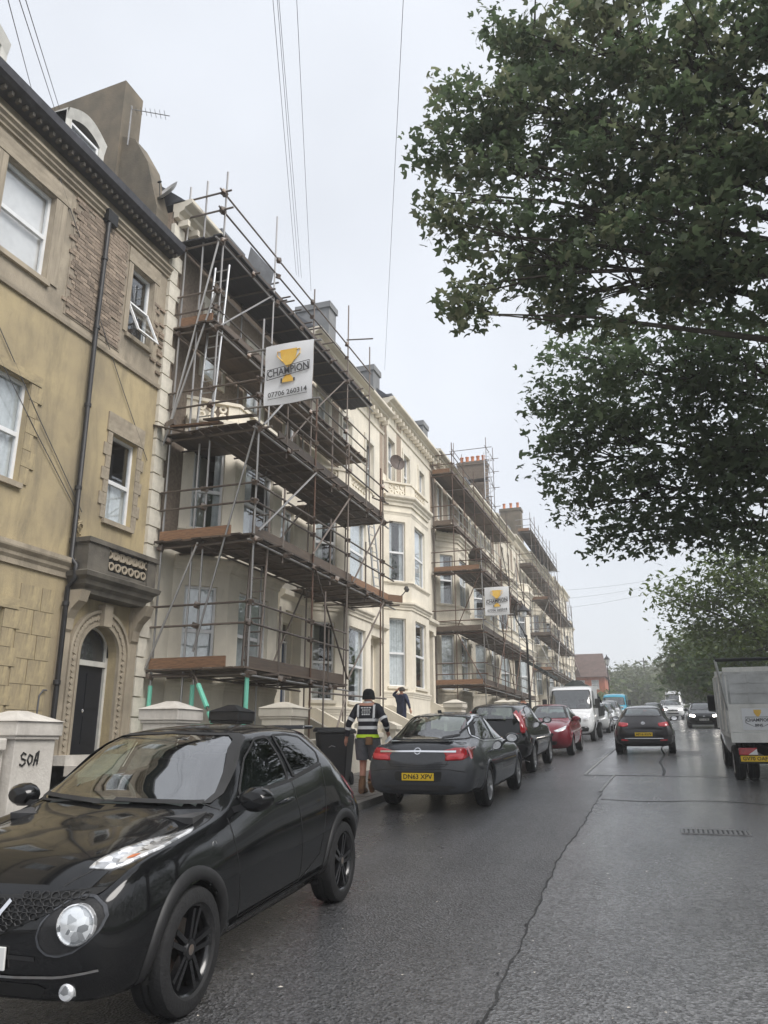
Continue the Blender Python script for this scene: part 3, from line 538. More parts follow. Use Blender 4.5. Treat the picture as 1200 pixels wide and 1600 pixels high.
# ---------------------------------------------------------------- the stucco terrace
def terrace_house(Y0,Y1,bay0,z,label,wallm='stucco_cream',topm='stucco_cream',near=True,quoin=False,strips=True,door='door_blue',curt=('net','half','sides'),chim=None,roofm='slate',seed=1,dormer=True):
    """z: g0,g1 ground window; f0,f1 first floor; bc bay cornice; bp bay parapet; t0,t1 top windows; zc cornice top"""
    g0,g1,f0,f1,bc,bp,t0,t1,zc=z; rs=random.Random(seed); yc=(Y0+Y1)/2; gr=gz(yc)
    h=thing('terraced_house',label,'house',(FX,yc,gr),group='houses of the stucco terrace')
    pj,fw=.91,2.5; b0=bay0; b1=b0+2*pj+fw
    A,B,C,D=(FX,b0),(FX+pj,b0+pj),(FX+pj,b0+pj+fw),(FX,b1)
    dr0=b1+.75 if b1+2.0<Y1 else None
    ops=[(b0+.55,b0+1.45,t0,t1),(b0+2.75,b0+3.65,t0,t1)]
    if dr0: ops+=[(dr0,dr0+1.05,gr+1.0,g1-.1),(dr0+.05,dr0+1.0,f0,f1),(dr0+.1,dr0+.95,t0,t1)]
    # main wall: lower storeys, then the top storey in its own finish
    lo=[o for o in ops if o[3]<bp+.4]; up=[o for o in ops if o[3]>=bp+.4]
    b=MB(); panel(b,FACE,Y0,Y1,gr-.6,bp,lo,.2); b.build('wall',wallm,h)
    b=MB(); panel(b,FACE,Y0,Y1,bp,zc-.3,up,.2); b.build('wall',topm,h)
    b=MB(); b.add([(FX,Y0,gr-.6),(FX,Y0,zc-.25),(-19,Y0,zc-.25),(-19,Y0,gr-.6),(FX,Y1,gr-.6),(FX,Y1,zc-.25),(-19,Y1,zc-.25),(-19,Y1,gr-.6)],[(0,1,2,3),(4,5,6,7),(3,2,6,7)]); b.build('wall','brick_face',h)
    # bay: three faces with openings
    P1=Plane(A,(pj,pj)); P2=Plane(B,(0,1)); P3=Plane(C,(-pj,pj)); cl=pj*math.sqrt(2)
    wo=(.28,1.02); wf=(.5,2.0) if near else (.45,2.05)
    b=MB()
    for P,l,ww in ((P1,cl,wo),(P2,fw,wf),(P3,cl,(.27,1.0))): panel(b,P,0,l,gr-.6,bc+.1,[(ww[0],ww[1],g0,g1),(ww[0],ww[1],f0,f1)],.16)
    b.add([(p[0],p[1],bc+.1) for p in (A,B,C,D)],[(0,1,2,3)]); b.build('bay',wallm,h)
    k=0
    for P,ww in ((P1,wo),(P2,wf),(P3,(.27,1.0))):
        for (e,f) in ((g0,g1),(f0,f1)):
            if P is P3: continue
            window(h,P,ww[0],ww[1],e,f,.11,.48,inner=curt[k%len(curt)],simple=not near,sillm=wallm); k+=1
    for o in ops:
        if o[2]<gr+1.5: continue
        window(h,FACE,o[0],o[1],o[2],o[3],.13,.5,inner=rs.choice(['net','sides',None,'lower']),simple=not near,sillm=wallm)
    # bands round the bay
    path=[(FX+.0,b0-.02),A,B,C,D] ; path=[A,B,C,D]
    for (zz,hh,oo) in ((g0-.42,.22,.06),(g1+.35,.3,.16),(f0-.16,.12,.08),(f1+.28,.14,.05),(bc-.38,.42,.24)):
        b=MB(); moulding(b,path,cprof(zz,hh,oo)); b.build('bay_cornice' if oo>.1 else 'bay_band',wallm,h)
    # pierced parapet on the bay
    for P,l in ((P1,cl),(P2,fw),(P3,cl)):
        b=MB(); a0,a1=l*.2,l*.8; 
        for (a,c,e,f) in ((0.,a0,bc,bp-.08),(a1,l,bc,bp-.08),(a0,a1,bc,bc+.1)): wbox(b,P,a,c,e,f,-.1,.02)
        wbox(b,P,-.02,l+.02,bp-.08,bp,-.13,.06); pr=b.build('parapet',wallm,h)
        b=MB(); n=max(2,int((a1-a0)/.24)); 
        for i in range(n):
            for j in range(2):
                cu=a0+(a1-a0)*(i+.5)/n; cz=bc+.1+(bp-.18-bc)*(j+.5)/2; rr=(bp-.18-bc)/4.4
                q=[];m=8
                for t in range(m): 
                    ca,sa=math.cos(t*2*math.pi/m),math.sin(t*2*math.pi/m); q+=[P(cu+ca*rr*.5,cz+sa*rr*.5,-.01),P(cu+ca*rr*1.05,cz+sa*rr*1.05,-.01),P(cu+ca*rr*1.05,cz+sa*rr*1.05,-.08),P(cu+ca*rr*.5,cz+sa*rr*.5,-.08)]
                b.add(q,[((4*t)+s,(4*((t+1)%m))+s,(4*((t+1)%m))+(s+1)%4,(4*t)+(s+1)%4) for t in range(m) for s in range(4)])
        b.build('pierced_panel',wallm,pr)
    # window surrounds and brick strips of the top storey
    for o in up:
        b=MB(); 
        for (a,c,e,f) in ((o[0]-.14,o[0]-.003,o[2]-.1,o[3]+.003),(o[1]+.003,o[1]+.14,o[2]-.1,o[3]+.003),(o[0]-.18,o[1]+.18,o[3]+.004,o[3]+.22)): wbox(b,FACE,a,c,e,f,-.02,.045)
        b.build('window_surround','quoin_paint',h)
    if strips:
        for (a,c) in ((Y0+.05,Y0+.42),(b0+1.8,b0+2.4),(Y1-.42,Y1-.05)):
            b=MB(); wbox(b,FACE,a,c,bp+.35,zc-.55,-.01,.012); b.build('brick_strip','brick_face',h)
    if quoin:
        zz=gr+.9; k=0
        while zz<zc-.7:
            wq=.42 if k%2 else .28; brick_obj(h,'quoin',(FX+.03,Y0+wq/2-.02,zz+.2),(.05,wq/2,.185),'quoin_paint'); zz+=.4; k+=1
        b=MB(); wbox(b,FACE,Y0+.44,b0+.1,5.9,zc-.5,-.01,.015); b.build('brick_strip','brick_face',h)
    # cornice, brackets, roof
    b=MB(); moulding(b,[(FX,Y0),(FX,Y1)],cprof(zc-.42,.42,.5)); b.build('cornice',wallm,h)
    bm=MB().box(-.14,.14,-.05,.05,-.09,.07).mesh('modillion',wallm); n=int((Y1-Y0)/.42)
    for i in range(n): link('modillion',bm,h,Vector((FX+.18,Y0+.2+i*(Y1-Y0-.4)/(n-1),zc-.5))-ORG[h.name])
    b=MB(); moulding(b,[(FX,Y0),(FX,Y1)],[(-.02,zc-.98),(.05,zc-.96),(.07,zc-.86),(-.02,zc-.84)]); b.build('frieze_band',wallm,h)
    b=MB(); b.add([(FX+.3,Y0,zc),(FX+.3,Y1,zc),(-12.2,Y1,zc+1.9),(-12.2,Y0,zc+1.9),(-19,Y1,zc+1.5),(-19,Y0,zc+1.5),(FX+.3,Y0,zc-.02),(-19,Y0,zc-.3),(FX+.3,Y1,zc-.02),(-19,Y1,zc-.3)],[(0,1,2,3),(3,2,4,5),(0,3,5,7,6),(1,2,4,9,8)]); b.build('roof',roofm,h)
    if dr0:  # porch: columns, entablature, door, steps
        u0,u1=dr0-.25,dr0+1.3; b=MB()
        for u in (u0,u1): wbox(b,FACE,u-.16,u+.16,gr+.8,g1+.02,0,.28); wbox(b,FACE,u-.2,u+.2,g1+.02,g1+.16,0,.34)
        moulding(b,[(FX,u0-.2),(FX,u1+.2)],[(-.02,g1+.16),(.34,g1+.16),(.36,g1+.45),(.5,g1+.55),(.52,g1+.68),(-.02,g1+.74)]); b.build('porch',wallm,h)
        b=MB(); wbox(b,FACE,dr0,dr0+1.05,gr+1.,g1-.65,-.24,-.2); 
        for (a,c) in ((.12,.48),(.57,.93)): wbox(b,FACE,dr0+a,dr0+c,gr+1.25,gr+2.,-.2,-.185)
        b.build('door',door,h); b=MB(); wbox(b,FACE,dr0,dr0+1.05,g1-.6,g1-.1,-.24,-.2); b.build('fanlight','pane',h)
        b=MB(); wbox(b,FACE,dr0,dr0+1.05,g1-.65,g1-.6,-.26,-.12); wbox(b,FACE,dr0,dr0+.05,gr+1,g1-.65,-.2,-.14); wbox(b,FACE,dr0+1.,dr0+1.05,gr+1,g1-.65,-.2,-.14); b.build('door_frame','upvc',h)
        for i in range(6): b=MB(); b.box(FX-.02,FX+.6+.3*i,dr0-.3,dr0+1.35,gr-.1,gr+1.-.165*i); b.build('step',wallm,h)
        if near:
            for u in (dr0-.42,dr0+1.47): # sloping stair walls
                b=MB(); b.prism([(FX,u-.1,gr-.1),(FX,u-.1,gr+1.75),(FX+.7,u-.1,gr+1.75),(FX+2.5,u-.1,gr+.85),(FX+2.9,u-.1,gr+.85),(FX+2.9,u-.1,gr-.1)],(0,.2,0)); sw=b.build('stair_wall',wallm,h)
                b=MB(); b.box(FX+2.75,FX+3.15,u-.2,u+.2,gr-.1,gr+1.15); b.prism([(FX+2.7,u-.25,gr+1.15),(FX+3.2,u-.25,gr+1.15),(FX+3.2,u-.25,gr+1.25),(FX+2.95,u-.25,gr+1.36),(FX+2.7,u-.25,gr+1.25)],(0,.5,0)); b.build('pier',wallm,sw)
    if chim: 
        zt,x0,x1,pots,wd=chim; b=MB(); b.box(x0,x1,Y1-wd,Y1+wd,zc-.4,zt-.25); b.box(x0-.06,x1+.06,Y1-wd-.06,Y1+wd+.06,zt-.25,zt); c=b.build('chimney','chimney_grey' if pots==0 else 'chimney_render' if pots!=9 else 'brick_face',h)
        np_=5 if pots==9 else pots
        for i in range(np_):
            q=MB(); q.lathe([(.13,0),(.15,.05),(.12,.1),(.11,.5),(.14,.55),(.14,.6),(.1,.6)],(x0+(x1-x0)*(i+.5)/np_,Y1,zt-.02),'z',10); q.build('chimney_pot','terracotta',c,smooth=True)
    if dormer:
        yd=yc-.6; P=Plane((FX-.75,0),(0,1)); b=MB(); wbox(b,P,yd,yd+.14,zc+.3,zc+1.5,-1.2,.02); wbox(b,P,yd+1.06,yd+1.2,zc+.3,zc+1.5,-1.2,.02); wbox(b,P,yd-.08,yd+1.28,zc+1.5,zc+1.64,-1.3,.1); b.build('dormer','lead',h)
        window(h,P,yd+.14,yd+1.06,zc+.4,zc+1.5,.05,.5,inner=None,sill=False,simple=True)
    return h
hA=terrace_house(13.62,21.3,14.75,(3.1,5.05,6.4,8.35,9.05,9.65,10.5,12.4,14.3),'cream bayed terraced house with white quoins wrapped in scaffolding beside the ochre house',topm='brick_face',quoin=True,strips=False,curt=('net','sides','net','half'),seed=2)
hB=terrace_house(21.3,29.0,21.75,(2.84,5.2,6.7,8.9,9.65,10.3,11.1,13.1,15.0),'cream bayed terraced house between the quoined house and the house with the tilted-open bay window',chim=(17.2,-11.9,-10.5,0,.4),curt=(None,'half','sides','net'),seed=3)
b=MB(); b.box(-12.4,-11.0,24.9,25.6,14.8,18.0); b.box(-12.46,-10.94,24.84,25.66,18.0,18.25); b.build('chimney','chimney_grey',hB)
hC=terrace_house(29.0,36.5,29.0,(3.7,6.35,7.85,10.35,11.4,12.05,12.3,14.2,15.8),'clean cream terraced house with a clear three-sided bay, no scaffolding on its bay',chim=(17.6,-11.9,-10.5,0,.45),curt=('net','sides','half','net'),seed=4)
yy=36.5; k=0; lbl=['scaffolded cream terraced house below the brick chimney with orange pots','cream terraced house behind the far end of the second scaffold','pale cream terraced house beside the black awning and street lamp','cream terraced house below the brown chimney with three pots','cream terraced house at the start of the third scaffold','cream terraced house inside the third scaffold','cream terraced house past the third scaffold','stone-coloured house closing the terrace with a bracketed cornice and free bay']
while k<8:
    w_=7.45; s=.33*(k+1); z=tuple(q+s for q in (3.7,6.35,7.85,10.35,11.4,12.05,12.3,14.2,15.8))
    ch=(z[8]+1.2,-12.2,-10.9,0,.4) if k==0 else (20.5,-12.3,-10.35,9,.6) if k==1 else ((z[8]+4.2,-12.2,-10.4,3,.5) if k==3 else (z[8]+1.2,-12.2,-10.9,0,.4))
    terrace_house(yy,yy+w_,yy+.35,z,lbl[k],wallm='stucco_cream' if k%2 else 'stucco_cream_old',topm='brick_face' if k==0 else ('stucco_cream' if k%2 else 'stucco_cream_old'),near=False,chim=ch,seed=10+k,dormer=k%2==1,strips=k!=0)
    yy+=w_; k+=1
# bathroom-type things on the fronts
def dish(name,label,c,r,n_,m,arm=True):
    n=Vector(n_).normalized(); t=thing(name,label,'satellite dish',c); q=n.to_track_quat('Z','Y'); b=MB(); b.lathe([(r,r*.28),(r*.8,r*.17),(r*.5,r*.06),(0.001,0),(r*.5,r*.03),(r*.82,r*.14),(r,r*.28)],(0,0,0),'z',18); b.v=[tuple(q@Vector(v)) for v in b.v]; b.build('reflector',m,t,world=False,smooth=True)
    b=MB(); p=q@Vector((0,0,r*.9)); b.tube([q@Vector((0,-r*.9,r*.2)),p],.012,5); b.lathe([(.02,-.05),(.03,0),(.02,.05)],p,'x',8); b.tube([(0,0,0),(-.25,0,-.12)],.02,6); b.build('arm','plastic_black',t,world=False); return t
dish('satellite_dish','brown satellite dish on the clean house above its bay',onX(619,724,FX+.3),.36,(.75,-.66,.15),'dish_brown')
dish('satellite_dish','pale satellite dish on the rendered upstand at the end of the ochre house',onX(263,303,FX-.1),.36,(-.25,-.8,.5),'dish')
b=MB(); q=onX(640,700,FX); 
# downpipe between the clean bay and scaffold
b.tube([(FX+.09,34.0,14.9),(FX+.09,34.0,1.7)],.05,8); b.tube([(FX+.09,28.85,13.9),(FX+.09,28.9,1.4)],.05,8)
pp=MB(); pp.tube([(FX+.09,36.4,15.2),(FX+.09,36.4,1.8)],.05,8); tag(pp.build('rainwater_pipe','pipe_black'),'black downpipe between the clean bay and second scaffold','pipe')
cc=thing('security_camera','small dark security camera bracketed on the clean bay','camera',onX(634,923,FX+.98)); b=MB(); b.tube([(0,0,0),(-.1,0,-.12),(-.3,0,-.3)],.02,6); b.build('bracket','pipe_black',cc,world=False); b=MB(); b.obox((.05,-.05,.05),(.09,-.16,-.1),(.04,.03,0),(.03,0,.05)); b.build('housing','plastic_black',cc,world=False)
# awning past the second scaffold, dark stone
aw=thing('awning','black fabric awning sloping over a far front garden','awning',(FX+1.2,55.5,gz(55)+3)); b=MB(); b.prism([(FX+.1,53,7.9),(FX+3.1,53,6.0),(FX+3.1,53,5.8),(FX+.1,53,7.6)],(0,5.,0)); b.build('canopy','awning',aw); 
for y in (53.1,57.9): b=MB(); b.tube([(FX+3,y,5.85),(FX+3,y,gz(y))],.04,6); b.build('post','iron',aw)
# ---------------------------------------------------------------- front walls and gate piers along the pavement
def pier(name,label,x,y,w,h,m,cap=True,capm=None,l=None):
    g=gz(y)+.1; l=l or w; t=thing(name,label,'gate pier',(x,y,g)); b=MB(); b.box(-w/2,w/2,-l/2,l/2,-.2,h-.3); b.box(-w/2-.03,w/2+.03,-l/2-.03,l/2+.03,-.2,.15); o=bevel(b.build('shaft',m,t,world=False),.012)
    b=MB(); b.box(-w/2-.03,w/2+.03,-l/2-.03,l/2+.03,h-.3,h-.26); b.box(-w/2-.05,w/2+.05,-l/2-.05,l/2+.05,h-.26,h-.1); 
    b.add([(-w/2-.07,-l/2-.07,h-.1),(w/2+.07,-l/2-.07,h-.1),(w/2+.07,l/2+.07,h-.1),(-w/2-.07,l/2+.07,h-.1),(-w/8,-l/8,h+.02),(w/8,-l/8,h+.02),(w/8,l/8,h+.02),(-w/8,l/8,h+.02)],[(0,1,5,4),(1,2,6,5),(2,3,7,6),(3,0,4,7),(4,5,6,7)]); bevel(b.build('cap',capm or m,t,world=False),.012); return t
p1=pier('gate_pier','broad whitewashed stained pier with a black scribble in front of the ochre house',-7.1,7.42,.62,1.52,'pier_stone',l=.62)
lw=thing('front_wall','stained white rendered low wall running up to the scribbled pier','wall',(-7.1,5.,gz(5.))); b=MB(); b.box(-7.32,-6.9,2.,7.08,-.2,1.55); bevel(b.build('wall','pier_stone',lw),.015); b=MB(); b.box(-7.38,-6.84,2.,7.05,1.55,1.68); bevel(b.build('coping','pier_stone',lw),.015)
# the scribble and a rusty fixing on the pier
b=MB(); 
def stroke(pts): b.tube([(-6.785,7.42+u,gz(7.42)+.1+z) for (u,z) in pts],.011,5)
stroke([(-.13,1.06),(-.17,1.08),(-.2,1.05),(-.19,1.02),(-.13,1.0),(-.13,.97),(-.17,.94),(-.21,.96)]); stroke([(-.08,1.05),(-.1,1.0),(-.07,.95),(-.03,.98),(-.03,1.04),(-.08,1.06)]); stroke([(.0,.94),(.03,1.07),(.06,1.1),(.05,.95)]); stroke([(.0,1.0),(.06,1.0)])
b.build('scribble','ink',p1); b=MB(); b.tube([(-7.2,7.105,1.0),(-7.24,7.07,.98),(-7.25,7.06,.86),(-7.2,7.105,.8)],.028,6); b.build('hinge_stub','rust',p1)
pier('gate_pier','white gate pier with grimy cap under the scaffold',-7.0,10.35,.58,1.62,'pier_stone',capm='pier_stone'); pier('gate_pier','black capped gate pier with a teal scaffold pole in front',-7.35,12.75,.5,1.56,'iron'); pier('gate_pier','cream gate pier with pale cap under the scaffold',-7.0,14.1,.62,1.6,'stucco_cream')
for (y0,y1,m,lab) in ((10.75,12.4,'stucco_cream_old','low cream garden wall between white and black piers'),(14.55,19.5,'stucco_cream','low cream garden wall behind the wheelie bins')):
    t=thing('front_wall',lab,'wall',(-7.0,(y0+y1)/2,gz((y0+y1)/2))); b=MB(); b.prism([(-7.12,y0,gz(y0)-.1),(-7.12,y1,gz(y1)-.1),(-7.12,y1,gz(y1)+.85),(-7.12,y0,gz(y0)+.85)],(.24,0,0)); b.build('wall',m,t); b=MB(); b.prism([(-7.16,y0,gz(y0)+.85),(-7.16,y1,gz(y1)+.85),(-7.16,y1,gz(y1)+.95),(-7.16,y0,gz(y0)+.95)],(.32,0,0)); b.build('coping',m,t)
for i,(y,lab) in enumerate(((27.2,'white domed gate pier nearest the clean bay house'),(36.,'white domed gate pier at the foot of the second scaffold'),(38.3,'second white domed gate pier at the foot of the second scaffold'))):
    pier('gate_pier',lab,-6.9,y,.6,1.65,'stucco_white')
# ---------------------------------------------------------------- scaffolds
COUP=MB().box(-.062,.062,-.055,.055,-.055,.055).mesh('coupler','steel_dark')
def coupler(parent,p): o=link('coupler',COUP,parent,Vector(p)-ORG[parent.name]); o.rotation_euler=(.3,.2,rnd.random()*3)
def boards(root,x0,x1,y0,y1,z,m='board_wet',along='y',seg=3.9):
    n=max(1,int(round((x1-x0 if along=='y' else y1-y0)/.232)))
    for i in range(n):
        a=y0 if along=='y' else x0; e=y1 if along=='y' else x1; a+=-.1*rnd.random(); e+=.1*rnd.random(); q=a
        while q<e-.05:
            l=min(seg,e-q); zz=z+.004*(rnd.random()-.5)
            if along=='y': c=(x0+(i+.5)*(x1-x0)/n,q+l/2,zz); hf=(.111,l/2-.006,.019)
            else: c=(q+l/2,y0+(i+.5)*(y1-y0)/n,zz); hf=(l/2-.006,.111,.019)
            brick_obj(root,'board',c,hf,m,(0,0,.004*(rnd.random()-.5))); q+=l
def toe(root,p,q,z,m,h=.11):
    p=Vector((*p,z));q=Vector((*q,z)); c=(p+q)/2; d=q-p; brick_obj(root,'toe_board',c+Vector((0,0,h)),(d.length/2,.018,h),m,(0,rnd.uniform(-.006,.006),math.atan2(d.y,d.x)))
def ladder(label,p,q,wdir,width=.38,m='alu',n=None):
    p=Vector(p);q=Vector(q);wd=Vector(wdir).normalized()*width/2; t=thing('ladder',label,'ladder',p)
    for s in (-1,1): pole(t,'stile',p+wd*s,q+wd*s,m,.028)
    n=n or int((q-p).length/.28)
    for i in range(n): c=p.lerp(q,(i+.6)/n); pole(t,'rung',c-wd,c+wd,m,.016)
    return t
XO,XM,XI=-7.78,-9.05,-10.03
s1=thing('scaffold','tall tube scaffold with brown boards and teal sleeved feet round the quoined house','scaffold',(XO,18,gz(18)+.09),group=None)
Z=[3.05,5.78,8.27,10.98,13.3]
def std(x,y,zt,m='steel_galv',zb=None): pole(s1,'standard',(x,y,gz(y)+.08 if zb is None else zb),(x+.02*rnd.uniform(-1,1),y,zt),m)
for (y,zt,m) in ((14.0,10.85,'steel_galv'),(17.0,10.2,'rust_tube'),(19.2,9.7,'steel_dark'),(22.15,9.6,'steel_dark')): std(XO,y,zt,m)
for (y,zt) in ((14.08,15.25),(16.75,15.85),(19.4,15.1),(22.15,16.1),(24.3,15.6)): std(XM,y,zt,'steel_galv' if y<18 else 'steel_dark',None if y<23 else 8.2)
for (y,zt) in ((14.0,15.0),(16.8,14.6),(20.9,14.5)): std(XI,y,zt,'steel_galv',None if y<15 else 9.7)
std(-9.55,14.0,15.05,'steel_galv',8.3); std(-9.4,14.2,8.1,'steel_galv')
pole(s1,'standard',(XO,21.9,2.9),(XO,21.9,9.9),'rust_tube'); pole(s1,'standard',(XO+.1,17.55,gz(17.5)+.08),(XO+.1,17.55,5.2),'steel_dark'); pole(s1,'standard',(-8.9,15.9,gz(16)+.1),(-8.9,15.9,6.),'steel_dark')
# teal plastic sleeves
for (p,q) in (((XO,14.0,gz(14)+.1),(XO,14.,2.95)),((XI,14.,gz(14)+.1),(XI,14.,2.75)),((-9.05,14.05,1.7),(-9.05,14.05,2.75))): pole(s1,'sleeve',p,q,'teal_sleeve',.046)
a,c=onY(303,1052,13.9),onY(332,1128,13.3); 
pole(s1,'raking_tube',a+(a-c)*.15,c+(c-a)*.8,'steel_dark'); pole(s1,'sleeve',a.lerp(c,.25),a.lerp(c,.72),'teal_sleeve',.05); pole(s1,'sleeve',a.lerp(c,.82),c+(c-a)*.35,'teal_sleeve',.05)
ends=[19.15,23.,22.4,23.9,24.4]
for k,z in enumerate(Z):
    wide=k<3; xo=XO if wide else XM; ye=ends[k]
    # transoms across, ledgers along
    for y in [14.0,14.7,15.5,16.3,16.9,17.6,18.4,19.2,19.9,20.6,21.4,22.1,22.8,23.4]:
        if y<=ye: pole(s1,'transom',((XI if not wide or y<15.4 or y>19.9 else -9.2)-.15*rnd.random(),y,z-.09),(xo+.15+.2*rnd.random(),y,z-.09),'steel_dark')
    pole(s1,'ledger',(xo,13.75,z-.14),(xo,ye+.25,z-.14),'steel_galv'); pole(s1,'ledger',(XM if wide else XI,13.85,z-.14),(XM if wide else XI,ye,z-.14),'steel_dark')
    pole(s1,'ledger',(XI-.75 if k<2 else XI-.35,13.97,z-.12),(xo+.22,13.97,z-.12),'steel_dark')
    # guard rails
    for dz in ((.9,1.33) if k==0 else ((.74,1.15) if k==1 else ((.66,1.06) if k==2 else ((.4,.86) if k==3 else (.75,1.26))))):
        pole(s1,'guard_rail',(XI-(.35 if k else .2),13.95,z+dz),(xo+.1+.35*rnd.random()*(k>3),13.95,z+dz),'steel_dark')
        pole(s1,'guard_rail',(xo,13.8,z+dz),(xo,ye+.35*rnd.random(),z+dz),'steel_dark' if k<4 else 'steel_dark')
        for (x,y) in ((xo,14.),(XM,14.06),(xo,17.0),(xo,19.3),(xo,22.1)):
            if y<ye: coupler(s1,(x,y-.05,z+dz))
    for (x,y) in ((xo,14.),(XM,14.06),(XI,14.),(xo,17.0),(xo,19.3),(xo,22.1)):
        if y<ye: coupler(s1,(x,y-.04,z-.12))
    # decks
    m='board_wet' if k<4 else 'ply_dark'
    if wide:
        boards(s1,-9.2,XO+.05,13.85,ye,z,m); boards(s1,-10.1,-9.22,13.9,15.35,z+.002,m)
        if k: boards(s1,-10.1,-9.22,19.95 if k==1 else 19.9,21.75,z+.002,m)
    else:
        boards(s1,-10.12,XM+.08,13.9,ye,z,m)
    pole(s1,'toe_rail',(xo-.02,13.9,z-.045),(xo-.02,ye,z-.045),'steel_dark',.02)
for k in range(3):
    for y in (15.4,18.1,20.7):
        if y<ends[k]: pole(s1,'standard',(XO-.03,y,Z[k]-.3),(XO-.03,y,Z[k]+1.45),'steel_dark'); coupler(s1,(XO,y,Z[k]-.12))
for k in range(5):
    for y in (14.,15.5,16.9,18.4,19.2,20.6,22.1):
        if y<ends[k]: coupler(s1,((XO if k<3 else XM)+.04,y,Z[k]-.1))
# toe boards
toe(s1,(-10.05,13.93),(-8.25,13.93),Z[0]+.03,'board_new'); toe(s1,(XO-.05,14.05),(XO-.05,19.1),Z[0]+.03,'board_wet'); toe(s1,(-10.05,13.93),(-8.3,13.93),Z[1]+.03,'board_new')
toe(s1,(XO-.05,14.05),(XO-.05,19.6),Z[1]+.03,'board_wet'); toe(s1,(XO-.05,19.65),(XO-.05,22.9),Z[1]+.03,'board_new'); toe(s1,(XO-.05,22.7),(XO+.3,23.1),Z[1]+.03,'board_new'); toe(s1,(XO-.05,15.),(XO-.05,22.3),Z[2]+.03,'board_wet'); toe(s1,(-9.95,13.93),(-9.1,13.93),Z[3]+.03,'board_new')
toe(s1,(XM-.04,14.1),(XM-.04,19.),Z[3]+.03,'board_wet'); toe(s1,(XM-.04,14.2),(XM-.04,23.5),Z[4]+.03,'board_wet')
# loose tilted boards on the third lift
brick_obj(s1,'board',(-9.2,13.75,8.36),(.6,.115,.02),'board_new',(.2,.02,.05)); brick_obj(s1,'board',(-8.35,13.72,8.4),(.62,.115,.02),'board_wet',(.25,.06,-.03)); brick_obj(s1,'board',(-9.75,13.7,8.3),(.5,.115,.02),'board_wet',(.3,.3,.1))
b=MB(); b.add([(-9.1,15.3,13.4),(-9.1,16.6,13.4),(-9.0,16.6,13.95),(-9.0,15.3,13.9),(-9.03,16.,13.65)],[(0,1,4),(1,2,4),(2,3,4),(3,0,4)]); b.build('screen_sheet','lead',s1)
# braces
for (p,q) in (((XM,14.1,10.95),(XM,16.7,13.3)),((XM,19.4,10.95),(XM,22.1,13.3)),((XM,16.7,5.8),(XM,19.4,8.2)),((-10.1,13.88,3.1),(-9.05,13.88,5.7)),((XO+.06,14.1,5.9),(XO+.06,16.9,8.1)),((XO+.06,14.1,8.3),(XO+.06,16.2,10.4)),((-10.1,13.9,8.15),(XM,13.9,13.2)),((-10.15,13.88,8.0),(-9.05,13.88,11.7)),((-9.0,13.9,3.4),(XO,13.9,8.3)),((XO+.05,16.85,6.0),(XO+.05,19.3,8.2)),((XO+.05,16.95,5.75),(XO+.05,19.2,3.2)),((XO+.05,19.25,3.2),(XO+.05,22.1,5.7)),((XO+.05,19.5,5.8),(XO+.05,22.05,8.3)),((XO+.05,17.,2.4),(XO-1.1,15.6,1.2)),((XO+.05,19.1,2.7),(XO+.05,17.9,1.1)),((XM,16.7,8.3),(XM,19.4,10.9)),((-9.0,17.0,2.9),(-9.0,19.1,5.6))): pole(s1,'brace',p,q,'steel_galv' if p[1]<15 else 'steel_dark')
for (p,q) in (((XI-.3,13.9,11.35),(XI-.3,14.9,11.35)),((-9.05,22.,14.7),(-8.2,22.3,14.75)),((XO-.2,21.7,8.9),(XO+.05,22.5,8.9)),((XO,17,2.75),(XO,22.4,2.85)),((XM,18.,13.9),(-9.8,18.0,13.9)),((XM,20.,14.1),(-9.9,20.,14.1)),((XM,21.,14.1),(-9.9,21.,14.1))): pole(s1,'tie_tube',p,q,'steel_dark')
for k in range(6): pole(s1,'transom',(XM+.02,16.2+k*.75,13.85),(XM-.5,16.2+k*.75,13.85),'steel_dark')
for k in range(5): brick_obj(s1,'coupler',(XI-.1+.05*k,13.9,8.5+.02*k),(.05,.05,.06),'steel_dark')
